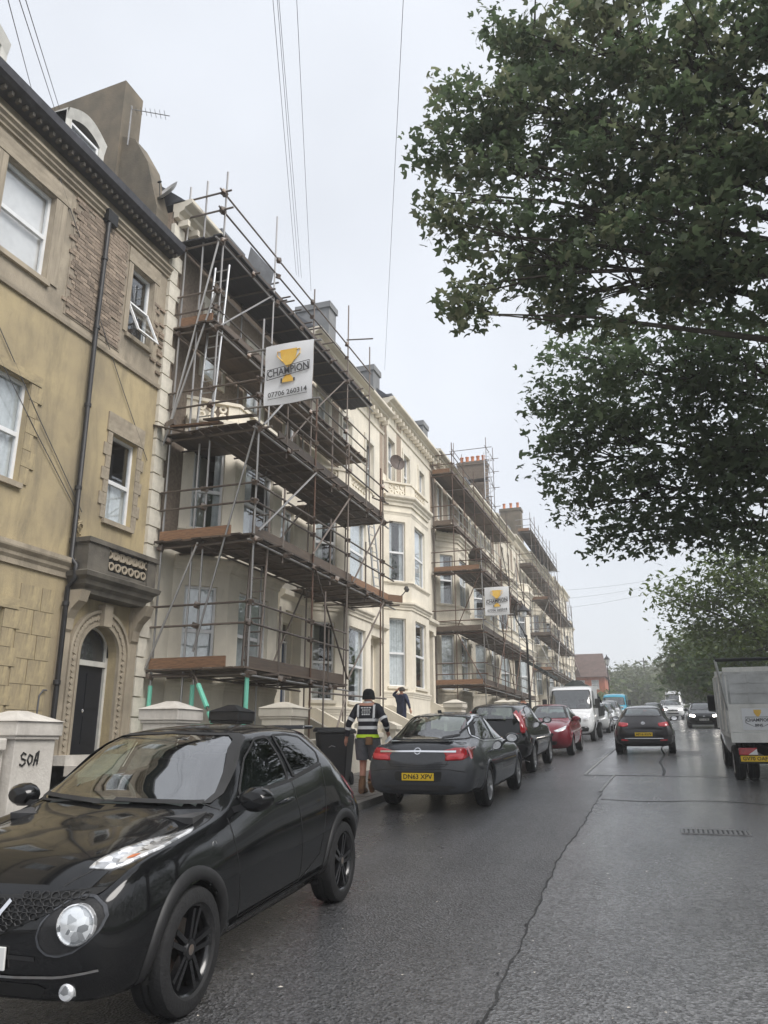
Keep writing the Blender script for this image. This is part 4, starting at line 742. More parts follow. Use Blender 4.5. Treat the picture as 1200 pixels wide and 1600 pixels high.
# ladders tied to the scaffold
ladder('aluminium ladder rising to the upper lifts of the near scaffold',(-9.35,14.25,8.32),(-9.2,14.35,12.75),(1,0,0)); ladder('dark ladder between the first and second lifts of the near scaffold',(-8.05,14.6,3.1),(-8.1,14.9,6.6),(1,.1,0),m='steel_dark'); ladder('aluminium ladder leaning on the second bay behind the scaffold',(-8.2,22.9,5.9),(-8.5,22.9,8.7),(0.2,1,0)); 
def banner(label,X0,X1,Y,z0,z1,words,phone,root_label=None,gold=True):
    t=thing('banner',label,'banner',((X0+X1)/2,Y,z0)); n=12; mW=X1-X0; mH=z1-z0
    b=MB(); vs=[]
    for j in range(n+1):
        for i in range(n+1): u,v=i/n,j/n; vs.append((X0+mW*u-.015*math.sin(v*3)*(1-u),Y+.02*math.sin(u*4+v*3)-.012*math.sin(v*9),z0+mH*v-.03*math.sin(math.pi*u)*(1-v)*.6))
    b.add(vs,[(j*(n+1)+i,j*(n+1)+i+1,(j+1)*(n+1)+i+1,(j+1)*(n+1)+i) for j in range(n) for i in range(n)]); sh=b.build('sheet','banner',t,smooth='all')
    cx,yf=(X0+X1)/2,Y-.04
    def flat(pts,m,nm,dy=0): q=MB(); q.add([(x,yf-dy,z) for x,z in pts],[tuple(range(len(pts)))]); return q.build(nm,m,t)
    s=mW/1.15
    cup=[(-.2,.0),(-.195,-.12),(-.15,-.27),(-.06,-.38),(-.03,-.43),(.03,-.43),(.06,-.38),(.15,-.27),(.195,-.12),(.2,.0)]; zt=z1-.16*s
    flat([(cx+x*s,zt+z*s) for x,z in cup],'gold','printed_cup'); 
    for sg in (-1,1): q=MB(); q.tube([(cx+sg*.19*s,yf,zt-.04*s),(cx+sg*.27*s,yf,zt-.03*s),(cx+sg*.27*s,yf,zt-.14*s),(cx+sg*.14*s,yf,zt-.28*s)],.012*s,5); q.build('printed_handle','gold',t)
    flat([(cx+x*s,zt+z*s) for x,z in ((-.05,-.6),(.05,-.6),(.13,-.72),(.13,-.78),(-.13,-.78),(-.13,-.72))],'gold','printed_base'); flat([(cx+x*s,zt+z*s) for x,z in ((-.17,-.68),(-.13,-.68),(-.13,-.8),(-.17,-.8))],'ink_grey','printed_mark',.002); flat([(cx+x*s,zt+z*s) for x,z in ((.13,-.7),(.17,-.7),(.17,-.78),(.13,-.78))],'ink_grey','printed_mark',.002)
    zw=zt-.51*s; q=MB(); w_,h0,h1=.5*s,.09*s,.17*s
    fr=[(-w_,h0*.7+.0),(w_,h1),(w_,-h0*.4),(-w_,-h1)]
    for i in range(4): a,c=fr[i],fr[(i+1)%4]; q.tube([(cx+a[0],yf-.004,zw+a[1]),(cx+c[0],yf-.004,zw+c[1])],.008*s,5)
    q.build('printed_frame','ink_grey',t)
    o=link('lettering',textmesh(words,.19*s,'ink_grey',bold=.004),t,Vector((cx,yf-.006,zw))-ORG[t.name]); o.rotation_euler=(R(90),R(-5),0); o.scale=(min(1.,.92*mW/max(.01,o.dimensions.x)) if o.dimensions.x else 1,1.25,1)
    if phone: o=link('lettering',textmesh(phone,.16*s,'ink_grey',bold=.003),t,Vector((cx,yf-.006,z0+.22*s))-ORG[t.name]); o.rotation_euler=(R(90),R(-3),0); q=MB(); q.tube([(cx-.46*s,yf,z0+.105*s),(cx+.46*s,yf,z0+.155*s)],.006*s,4); q.build('printed_rule','ink_grey',t)
    for z in (z0+.02,z1-.02): pole(t,'hanging_tube',(X0-.5,Y+.05,z),(X1+.16,Y+.05,z),'steel_galv')
    return t
banner('large white trophy banner reading CHAMPION hung from the near scaffold',-7.66,-6.5,13.93,8.66,10.08,'CHAMPION','07706 260314')
# middle and far scaffolds: same kit, plainer
def scaffold(label,Ya,Yb,XOo,Zs,seed,narrow_from=3,rust=.4,topz=1.3,xi=-10.05):
    rs=random.Random(seed); s=thing('scaffold',label,'scaffold',(XOo,(Ya+Yb)/2,gz((Ya+Yb)/2)+.09)); ys=[Ya+(Yb-Ya)*i/max(1,round((Yb-Ya)/2.3)) for i in range(int(round((Yb-Ya)/2.3))+1)]
    m=lambda: 'rust_tube' if rs.random()<rust else ('steel_dark' if rs.random()<.6 else 'steel_galv')
    for y in ys:
        pole(s,'standard',(XOo,y,gz(y)+.08),(XOo,y,Zs[narrow_from-1]+1.6+.8*rs.random()),m()); pole(s,'standard',(XM,y,gz(y)+.08 if y==ys[0] else Zs[2]),(XM,y,Zs[-1]+topz+.7*rs.random()),m())
    pole(s,'standard',(xi,Ya,gz(Ya)+.1),(xi,Ya,Zs[-1]+1.4),m())
    for k,z in enumerate(Zs):
        xo=XOo if k<narrow_from else XM
        for y in ys: pole(s,'transom',((-9.2 if k<narrow_from and y>Ya+1 else xi),y,z-.09),(xo+.15+.2*rs.random(),y,z-.09),m())
        for x in (xo,): pole(s,'ledger',(x,Ya-.2,z-.14),(x,Yb+.2,z-.14),m())
        pole(s,'ledger',(xi-.1,Ya-.02,z-.12),(xo+.2,Ya-.02,z-.12),m())
        for dz in (.5,1.0): pole(s,'guard_rail',(xi-.2,Ya-.03,z+dz),(xo+.15,Ya-.03,z+dz),m()); pole(s,'guard_rail',(xo,Ya-.2,z+dz),(xo,Yb+.3,z+dz),m())
        boards(s,(-9.15 if k<narrow_from else -10.1),xo+.05,Ya-.1,Yb,z,'board_wet'); 
        if k<narrow_from: boards(s,-10.1,-9.2,Ya-.1,Ya+.7,z,'board_wet')
        toe(s,(xi,Ya-.08),(xo-.1,Ya-.08),z+.03,'board_wet' if k%2 else 'board_new'); toe(s,(xo-.05,Ya),(xo-.05,Yb),z+.03,'board_wet')
    for i in range(len(ys)-1):
        for k in range(min(narrow_from,len(Zs)-1)):
            if rs.random()<.7: a,c=(ys[i],ys[i+1]) if (i+k)%2 else (ys[i+1],ys[i]); pole(s,'brace',(XOo+.05,a,Zs[k]),(XOo+.05,c,Zs[k+1]),m())
    for k in range(len(Zs)-1): 
        a,c=((XM,XOo) if k%2 else (XOo,XM)); 
        if k+1<narrow_from: pole(s,'brace',(a,Ya-.06,Zs[k]),(c,Ya-.06,Zs[k+1]),m())
    return s
s2=scaffold('middle rusty tube scaffold with red-brown boards beside the clean bay house',36.2,51.,-7.72,[4.15,6.65,9.55,11.9,14.6],21,rust=.55)
banner('smaller white trophy banner hung from the middle scaffold',-7.57,-6.42,36.0,7.3,8.62,'CHAMPION','07706 260314')
s3=scaffold('far tube scaffold near the end of the terrace',62.,78.5,-7.9,[6.9,9.6,12.4,15.2,18.1],31,rust=.35)
# chimney scaffold rising over the fourth roof
s4=thing('chimney_scaffold','open scaffold tower with a ladder round the orange-potted brick chimney','scaffold',(-10.6,51.4,16.4)); zc4=17.5
for x in (-12.4,-10.1):
    for y in (50.2,52.6): pole(s4,'standard',(x,y,16.2),(x,y,21.6+rnd.random()*1.4),'steel_dark')
for z in (17.6,19.,20.2,21.2):
    for (p,q) in (((-12.7,50.2),(-9.7,50.2)),((-12.6,52.6),(-9.7,52.6)),((-12.4,49.8),(-12.4,53)),((-10.1,49.8),(-10.1,53))): pole(s4,'guard_rail',(*p,z),(*q,z),'steel_dark')
boards(s4,-12.4,-10.1,50.0,50.6,18.9,'board_wet')
for i in range(4): pole(s4,'brace',(-10.1,50.2 if i%2 else 52.6,16.5+i*1.2),(-10.1,52.6 if i%2 else 50.2,17.7+i*1.2),'steel_galv')
ladder('pale ladder up the brick chimney scaffold',(-9.95,49.6,15.),(-10.0,49.9,20.8),(1,0,0))
# ---------------------------------------------------------------- vehicles
def pchip(xs,ys,x):
    xs=np.array(xs,float); ys=np.array(ys,float); h=np.diff(xs); d=np.diff(ys)/h; m=np.zeros(len(xs)); m[0],m[-1]=d[0],d[-1]
    for i in range(1,len(xs)-1):
        if d[i-1]*d[i]>0: w1=2*h[i]+h[i-1]; w2=h[i]+2*h[i-1]; m[i]=(w1+w2)/(w1/d[i-1]+w2/d[i])
    x=np.clip(x,xs[0],xs[-1]); i=np.clip(np.searchsorted(xs,x)-1,0,len(xs)-2); t=(x-xs[i])/h[i]
    return ys[i]*(2*t**3-3*t**2+1)+h[i]*m[i]*(t**3-2*t**2+t)+ys[i+1]*(-2*t**3+3*t**2)+h[i]*m[i+1]*(t**3-t**2)
def chaikin(loop,n=2,r=.075):
    q=[]
    for i in range(len(loop)):
        p=Vector(loop[i]); a=Vector(loop[i-1])-p; c=Vector(loop[(i+1)%len(loop)])-p; q+=[tuple(p+a*min(.42,r/max(1e-6,a.length))),tuple(p),tuple(p+c*min(.42,r/max(1e-6,c.length)))]
    loop=q
    for _ in range(n):
        q=[]
        for i in range(len(loop)):
            a,c=loop[i],loop[(i+1)%len(loop)]; q+=[(a[0]*.8+c[0]*.2,a[1]*.8+c[1]*.2),(a[0]*.2+c[0]*.8,a[1]*.2+c[1]*.8)]
        loop=q
    return loop
def resample(loop,n):
    p=np.array(loop+[loop[0]]); s=np.concatenate([[0],np.cumsum(np.hypot(*np.diff(p,axis=0).T))]); t=np.linspace(0,s[-1],n+1)[:-1]
    return [(float(np.interp(q,s,p[:,0])),float(np.interp(q,s,p[:,1]))) for q in t]
def inside(x,y,loop):
    r=False; n=len(loop)
    for i in range(n):
        x0,y0=loop[i]; x1,y1=loop[(i+1)%n]
        if (y0>y)!=(y1>y) and x<(x1-x0)*(y-y0)/(y1-y0)+x0: r=not r
    return r
class Car:
    """body lofted from stations; windows, lamps and trim are laid on the body surface. +Y is forwards."""
    def __init__(s,name,label,cat,loc,head,stations,paintm,wheels,arch_r,group=None,NY=84):
        s.t=thing(name,label,cat,loc,head,group); s.t.rotation_euler=Euler((math.atan(G)*math.cos(head),-0*math.atan(G)*math.sin(head),head),'XYZ'); s.paint=paintm; s.loc=loc
        S=np.array(stations,float); y=S[:,0]; o=np.argsort(y); S=S[o]; y=S[:,0]
        yy=[]; 
        for i in range(len(y)-1): k=max(2,int(round((y[i+1]-y[i])/(y[-1]-y[0])*NY))); yy+=list(np.linspace(y[i],y[i+1],k,endpoint=False))
        yy.append(y[-1]); yy=np.array(yy); Q=np.array([pchip(y,S[:,j],yy) for j in range(1,S.shape[1])]).T
        rows=[]
        for i,yv in enumerate(yy):
            zb,wb,zm,wm,zs,ws,zr,wr,cr=Q[i]; pts=[(0,zb)]
            pts+=[(wb*k/3,zb) for k in (1,2)]; pts+=[(wb,zb)]
            c0=np.array((wb,zb));c1=np.array((wm,zm));c2=np.array((ws,zs))
            for k in range(1,7): t=k/6; a=c0*(1-t)+c1*t; a[0]+=(.35*(wm-wb))*math.sin(math.pi*t)*.6; pts.append(tuple(a))
            for k in range(1,7): t=k/6; a=c1*(1-t)+c2*t; a[0]+=.25*abs(wm-ws)*math.sin(math.pi*t); pts.append(tuple(a))
            e=np.array((wr,zr-cr)); 
            for k in range(1,8): t=k/7; a=c2*(1-t)+e*t; a[0]+=.012*math.sin(math.pi*t); pts.append(tuple(a))
            for k in range(1,9): t=k/8; pts.append((wr*math.cos(t*math.pi/2)**.85,zr-cr+cr*math.sin(t*math.pi/2)))
            p=np.array(pts)
            for _ in range(2): p[1:-1]=p[1:-1]*.5+(p[:-2]+p[2:])*.25
            p[-1,0]=0; rows.append(p)
        n=len(rows[0]); s.n=n; V=[];F_=[]
        for i,p in enumerate(rows): V+=[(x,yy[i],z) for x,z in p]+[(-x,yy[i],z) for x,z in p[-2:0:-1]]
        m=2*n-2
        for i in range(len(rows)-1):
            for j in range(m): F_.append((i*m+j,i*m+(j+1)%m,(i+1)*m+(j+1)%m,(i+1)*m+j))
        for i0 in (0,len(rows)-1):
            c=len(V); pp=rows[i0]; V.append((0,yy[i0]+(-.012 if i0==0 else .012),float(pp[:,1].mean())))
            F_+=[(i0*m+j,i0*m+(j+1)%m,c) for j in range(m)]
        s.V,s.F=V,F_; s.bvh=BVHTree.FromPolygons(V,F_); s.kill=[]; s.wheels=wheels; s.arch_r=arch_r
        for (wy,wx,wr) in wheels:
            a=arch_r; s.kill.append(('side',[(wy+a*math.cos(k*.2618),wr+a*math.sin(k*.2618)) for k in range(24)],None,.35))
    def cast(s,view,a,b,sd=1):
        if view=='side': o,d=Vector((2.5*sd,a,b)),Vector((-sd,0,0))
        elif view=='front': o,d=Vector((a,6,b)),Vector((0,-1,0))
        elif view=='rear': o,d=Vector((a,-6,b)),Vector((0,1,0))
        else: o,d=Vector((a,b,4)),Vector((0,0,-1))
        h=s.bvh.ray_cast(o,d); 
        if h[0] is None:
            h=s.bvh.find_nearest(o+d*(2.5 if view in('front','rear','top') else 1.6)); return h[0],-d
        n=h[1]; n=n if n.dot(d)<0 else -n; return h[0],n
    def patch(s,name,view,loop,m,off=.004,r0=1.,r1=0.,sd=1,parent=None,rings=5,N=40,rnd_=2,smooth='all',loop_in=None,thick=0):
        lp=resample(chaikin(loop,rnd_) if rnd_ else loop,N); c=(sum(p[0] for p in lp)/N,sum(p[1] for p in lp)/N)
        li=resample(chaikin(loop_in,rnd_),N) if loop_in else None
        vs=[];fs=[]; rs=np.linspace(0,1,rings+1)
        for r in rs:
            for k,p in enumerate(lp):
                if li: q=(p[0]*(1-r)+li[k][0]*r,p[1]*(1-r)+li[k][1]*r)
                else: t=r0+(r1-r0)*r; q=(c[0]+(p[0]-c[0])*t,c[1]+(p[1]-c[1])*t)
                h,n=s.cast(view,q[0],q[1],sd); vs.append(h+n*off)
        for i in range(rings):
            for k in range(N): fs.append((i*N+k,i*N+(k+1)%N,(i+1)*N+(k+1)%N,(i+1)*N+k))
        if thick:   # turn the rim down to the body
            b0=len(vs); 
            for k,p in enumerate(lp): h,n=s.cast(view,p[0],p[1],sd); vs.append(h-n*.004)
            for k in range(N): fs.append((k,b0+k,b0+(k+1)%N,(k+1)%N))
        b=MB(); b.add(vs,fs); return b.build(name,m,parent or s.t,world=False,smooth=smooth)
    def line(s,name,view,pts,w,m,sd=1,off=.003,parent=None,n=None):
        """a seam or trim strip following the surface"""
        P=np.array(pts,float); sl=np.concatenate([[0],np.cumsum(np.hypot(*np.diff(P,axis=0).T))]); n=n or max(8,int(sl[-1]/.05)); q=np.linspace(0,sl[-1],n); X=np.interp(q,sl,P[:,0]); Y=np.interp(q,sl,P[:,1]); vs=[]
        for i in range(n):
            a=max(i-1,0);c=min(i+1,n-1); d=np.array((X[c]-X[a],Y[c]-Y[a])); d/=np.hypot(*d)+1e-9
            for sg in (-1,1): h,nn=s.cast(view,X[i]-d[1]*w/2*sg,Y[i]+d[0]*w/2*sg,sd); vs.append(h+nn*off)
        b=MB(); b.add(vs,[(2*i,2*i+1,2*i+3,2*i+2) for i in range(n-1)]); return b.build(name,m,parent or s.t,world=False,smooth='all')
    def glass(s,name,view,loop,m='car_glass',sd=1,border=.9,rnd_=2,frame='rubber'):
        lp=chaikin(loop,rnd_); s.kill.append((view,[(c0+(p[0]-c0)*(border+.035),c1+(p[1]-c1)*(border+.035)) for c0,c1 in [(sum(q[0] for q in lp)/len(lp),sum(q[1] for q in lp)/len(lp))] for p in lp],sd if view=='side' else None,0))
        g=s.patch(name,view,loop,m,.005,1.,0.,sd,rnd_=rnd_,N=44,rings=6); s.patch('surround',view,loop,frame,.0075,1.012,border,sd,parent=g,rnd_=rnd_,rings=1,N=44); return g
    def body(s):
        F_=[]; 
        for f in s.F:
            c=Vector((0,0,0)); 
            for i in f: c+=Vector(s.V[i])
            c/=len(f); k=False
            for (view,lp,sd,mn) in s.kill:
                if view=='side': 
                    if (sd is None or c.x*sd>0) and abs(c.x)>max(mn,.25) and inside(c.y,c.z,lp): k=True
                elif view=='front':
                    if c.y>-.2 and inside(c.x,c.z,lp): k=True
                elif view=='rear':
                    if c.y<.2 and inside(c.x,c.z,lp): k=True
                if k: break
            if not k: F_.append(f)
        b=MB(); b.add(s.V,F_); o=b.build('body',s.paint,s.t,world=False,smooth='all'); s.b=o; return o
    def fit_wheels(s,rim='rim_silver',spokes=10,lip=None,lipw=.05,style='multi',liner=True):
        key=(rim,spokes,style,round(s.wheels[0][2],3))
        for (wy,wx,wr) in s.wheels:
            for sd in (-1,1):
                if key not in WH: WH[key]=wheel_meshes(wr,rim,spokes,style)
                ty,rm,dk=WH[key]; o=link('wheel',ty,s.t,(sd*wx,wy,wr)); o.rotation_euler=(rnd.random()*6,0,0 if sd>0 else math.pi)
                link('rim',rm,o); link('brake_disc',dk,o)
                a=s.arch_r; lo=[(wy+a*math.cos(k*2*math.pi/40),wr+a*math.sin(k*2*math.pi/40)) for k in range(40)]
                if lip: # open arch trim, upper part only
                    n=26; vs=[]
                    for k in range(n+1):
                        t=R(-14)+(math.pi+R(28))*k/n
                        for (rr,off) in ((a-.012,-.03),(a-.012,.012),(a+lipw*.5,.016),(a+lipw,.010),(a+lipw+.004,-.004)):
                            h,nn=s.cast('side',wy+rr*math.cos(t),max(.12,wr+rr*math.sin(t)),sd); h2,_=s.cast('side',wy+(a+.06)*math.cos(t),max(.2,wr+(a+.06)*math.sin(t)),sd)
                            x=max(abs(h.x),abs(h2.x)-.02)*sd; vs.append(Vector((x,wy+rr*math.cos(t),wr+rr*math.sin(t)))+Vector((sd*off,0,0)))
                    b=MB(); b.add(vs,[(5*k+j,5*k+5+j,5*k+6+j,5*k+1+j) for k in range(n) for j in range(4)]); b.build('wheel_arch',lip,s.t,world=False,smooth='all')
                if liner:
                    b=MB(); n=18; vs=[]
                    for k in range(n+1):
                        t=R(-10)+(math.pi+R(20))*k/n
                        for x in (.3,abs(wx)+.06): vs.append((sd*x,wy+(a+.005)*math.cos(t),wr+(a+.005)*math.sin(t)))
                    b.add(vs,[(2*k,2*k+1,2*k+3,2*k+2) for k in range(n)]); b.add([vs[2*k] for k in range(n+1)],[tuple(range(n+1))]); b.build('wheel_well','underbody',s.t,world=False)
    def cabin(s,fy,ry,w,zf,zseat,zhead,wheelx=None,rows=((.05,),(-.85,))):
        """dark floor, dash and seats seen through the glass"""
        b=MB(); b.box(-w,w,ry,fy+.35,zf,zf+.04); b.obox((0,fy+.12,zseat+.26),(w,0,0),(0,.28,-.02),(0,.03,.16)); b.box(-w,w,ry-.1,ry,zf,zseat+.35); b.build('dashboard','cabin',s.t,world=False)
        for k,r in enumerate(rows):
            for x in ((-.36,.36) if k==0 else (-.4,0,.4)):
                b=MB(); b.obox((x,r[0]-.02,zseat+.02),(.23,0,0),(0,.26,.03),(0,0,.08)); b.obox((x,r[0]-.3,zseat+.34),(.23,0,0),(0,.07,0),(0,-.1,.32)); b.obox((x,r[0]-.42,zhead-.09),(.12,0,0),(0,.045,0),(0,-.015,.09)); bevel(b.build('seat','cabin',s.t,world=False),.05,2)
        if wheelx is not None:
            b=MB(); n=20; c=Vector((wheelx,fy-.25,zseat+.42)); b.tube([c+Vector((.18*math.cos(t*2*math.pi/n),.05*math.sin(t*2*math.pi/n),.18*math.sin(t*2*math.pi/n))) for t in range(n+1)],.016,6,False); b.tube([c,c+Vector((0,.35,-.12))],.03,6); b.tube([c+Vector((-.17,0,0)),c+Vector((.17,0,0))],.014,5); b.build('steering_wheel','cabin',s.t,world=False,smooth=True)
    def mirrors(s,y,z,w,m,size=1.):
        if size>1.3:
            for sd in (-1,1):
                b=MB(); b.obox((sd*(w+.14),y,z+.05),(.1,-.02*sd,0),(0,.06,0),(0,0,.2)); o=bevel(b.build('mirror',m,s.t,world=False),.03); b=MB(); b.obox((sd*(w+.02),y,z-.05),(.06,0,0),(0,.02,0),(0,0,.02)); b.build('mirror_stalk',m,o,world=False)
            return
        for sd in (-1,1):
            b=MB(); c=Vector((sd*(w+.12*size),y,z)); 
            n=10
            b.lathe([(0.001,-.06),(.07,-.055),(.1,-.02),(.105,.03),(.09,.05),(0.001,.055)],(0,0,0),'y',14); b.v=[(v[0]*1.15*size+c.x,-v[1]*1.1*size+c.y,v[2]*.8*size+c.z) for v in b.v]
            o=b.build('mirror',m,s.t,world=False,smooth=True); b=MB(); b.obox(c-Vector((sd*.09,-.01,.05)),(sd*.07,0,.02),(0,.03,0),(0,0,.022)); b.build('mirror_stalk','plastic_black',o,world=False)
            b=MB(); b.lathe([(0.001,0),(.08,.002)],(0,0,0),'y',14); b.v=[(v[0]*1.1*size+c.x,c.y-.062*size-v[1],v[2]*.75*size+c.z) for v in b.v]; b.build('mirror_glass','chrome',o,world=False)
    def plate(s,text,view,z,m='plate_yellow',w=.52,h=.111,x=0,dy=.012,tilt=0,y=None):
        p,n=s.cast(view,x,z); sg=1 if view=='front' else -1; yv=(p.y+sg*dy) if y is None else y
        b=MB(); b.box(x-w/2,x+w/2,yv-.006,yv+.006,z-h/2,z+h/2); o=bevel(b.build('number_plate',m,s.t,world=False),.004)
        if text:
            l=link('lettering',textmesh(text,.098,'ink',bold=.002),o,(x,yv+sg*.0085,z)); l.rotation_euler=(R(90),0,0 if view=='rear' else math.pi); d=l.data; xs=[v.co.x for v in d.vertices]; l.scale=(.9*w/(max(xs)-min(xs)),1.,1)
        return o
    def badge(s,view,x,z,r,m='chrome',kind='ring'):
        p,n=s.cast(view,x,z); b=MB(); b.lathe([(r*.78,0),(r*.82,.008),(r,.008),(r*1.04,0)],(0,0,0),'z',18)
        if kind=='bar': b.box(-r*1.25,r*1.25,-r*.22,r*.22,.004,.012)
        elif kind=='zig': b.prism([(-r*1.0,-r*.15,.002),(r*.1,r*.12,.002),(r*1.1,r*.4,.002),(r*1.0,r*.15,.002),(-r*.1,-r*.15,.002),(-r*1.1,-r*.4,.002)],(0,0,.008))
        else: b.prism([(-r*.5,-r*.1,.002),(r*.5,-r*.4,.002),(r*.5,-r*.1,.002),(-r*.1,r*.1,.002),(r*.5,r*.25,.002),(-r*.5,r*.5,.002),(-r*.5,r*.2,.002),(r*.1,0,.002)],(0,0,.008))
        q=n.to_track_quat('Z','Y'); b.v=[tuple(q@Vector(v)+p) for v in b.v]; return b.build('badge',m,s.t,world=False)
    def handle(s,y,z,sd,m):
        h,n=s.cast('side',y,z,sd); b=MB(); b.tube([h+Vector((0,-.11,0))-n*.005,h+Vector((0,-.09,.004))+n*.03,h+Vector((0,0,.008))+n*.036,h+Vector((0,.09,.004))+n*.03,h+Vector((0,.11,0))-n*.005],[.008,.014,.015,.014,.008],8); b.build('door_handle',m,s.t,world=False,smooth=True)
WH={}
def wheel_meshes(r,rim,spokes,style):
    w=.105; rr=r*.70
    b=MB(); b.lathe([(rr,-w*.86),(rr+.015,-w),(r*.9,-w*1.03),(r*.975,-w*.88),(r,-w*.66),(r,-.03),(r-.01,-.027),(r-.01,-.015),(r,-.012),(r,.012),(r-.01,.015),(r-.01,.027),(r,.03),(r,w*.66),(r*.975,w*.88),(r*.9,w*1.03),(rr+.015,w),(rr,w*.86)],(0,0,0),'x',36); ty=b.mesh('wheel','tyre',smooth=True)
    b=MB(); b.lathe([(rr*.97,-w*.8),(rr*.9,-w*.5),(rr*.9,w*.55),(rr*.96,w*.82),(rr+.006,w*.9),(rr+.012,w*.8)],(0,0,0),'x',36)
    for k in range(spokes):
        a=2*math.pi*k/spokes
        for da in ((-.15,.15) if style=='twin' else (0,)):
            c0=Vector((w*.62,.06*math.cos(a+da*2.2),.06*math.sin(a+da*2.2))); c1=Vector((w*.7,rr*.93*math.cos(a+da),rr*.93*math.sin(a+da))); d=(c1-c0); t=d.cross(Vector((1,0,0))).normalized()*(.0135 if style=='twin' else rr*1.5/spokes*.5); b.obox((c0+c1)/2,d/2,t,Vector((.018,0,0)))
    b.lathe([(.001,w*.85),(.05,w*.84),(.066,w*.7),(.07,w*.3),(.07,-.02)],(0,0,0),'x',16); rm=b.mesh('rim',rim,smooth=True)
    b=MB(); b.lathe([(.001,.0),(rr*.7,0.),(rr*.7,-.02),(.001,-.02)],(0,0,0),'x',20); b.lathe([(.001,w*.862),(.026,w*.862),(.03,w*.84)],(0,0,0),'x',12); dk=b.mesh('brake_disc','steel_dark',smooth=True); return ty,rm,dk
#  columns: y, zb,wb, zm,wm, zs,ws, zr,wr, crown
def place(x,y): return (x,y,gz(y))
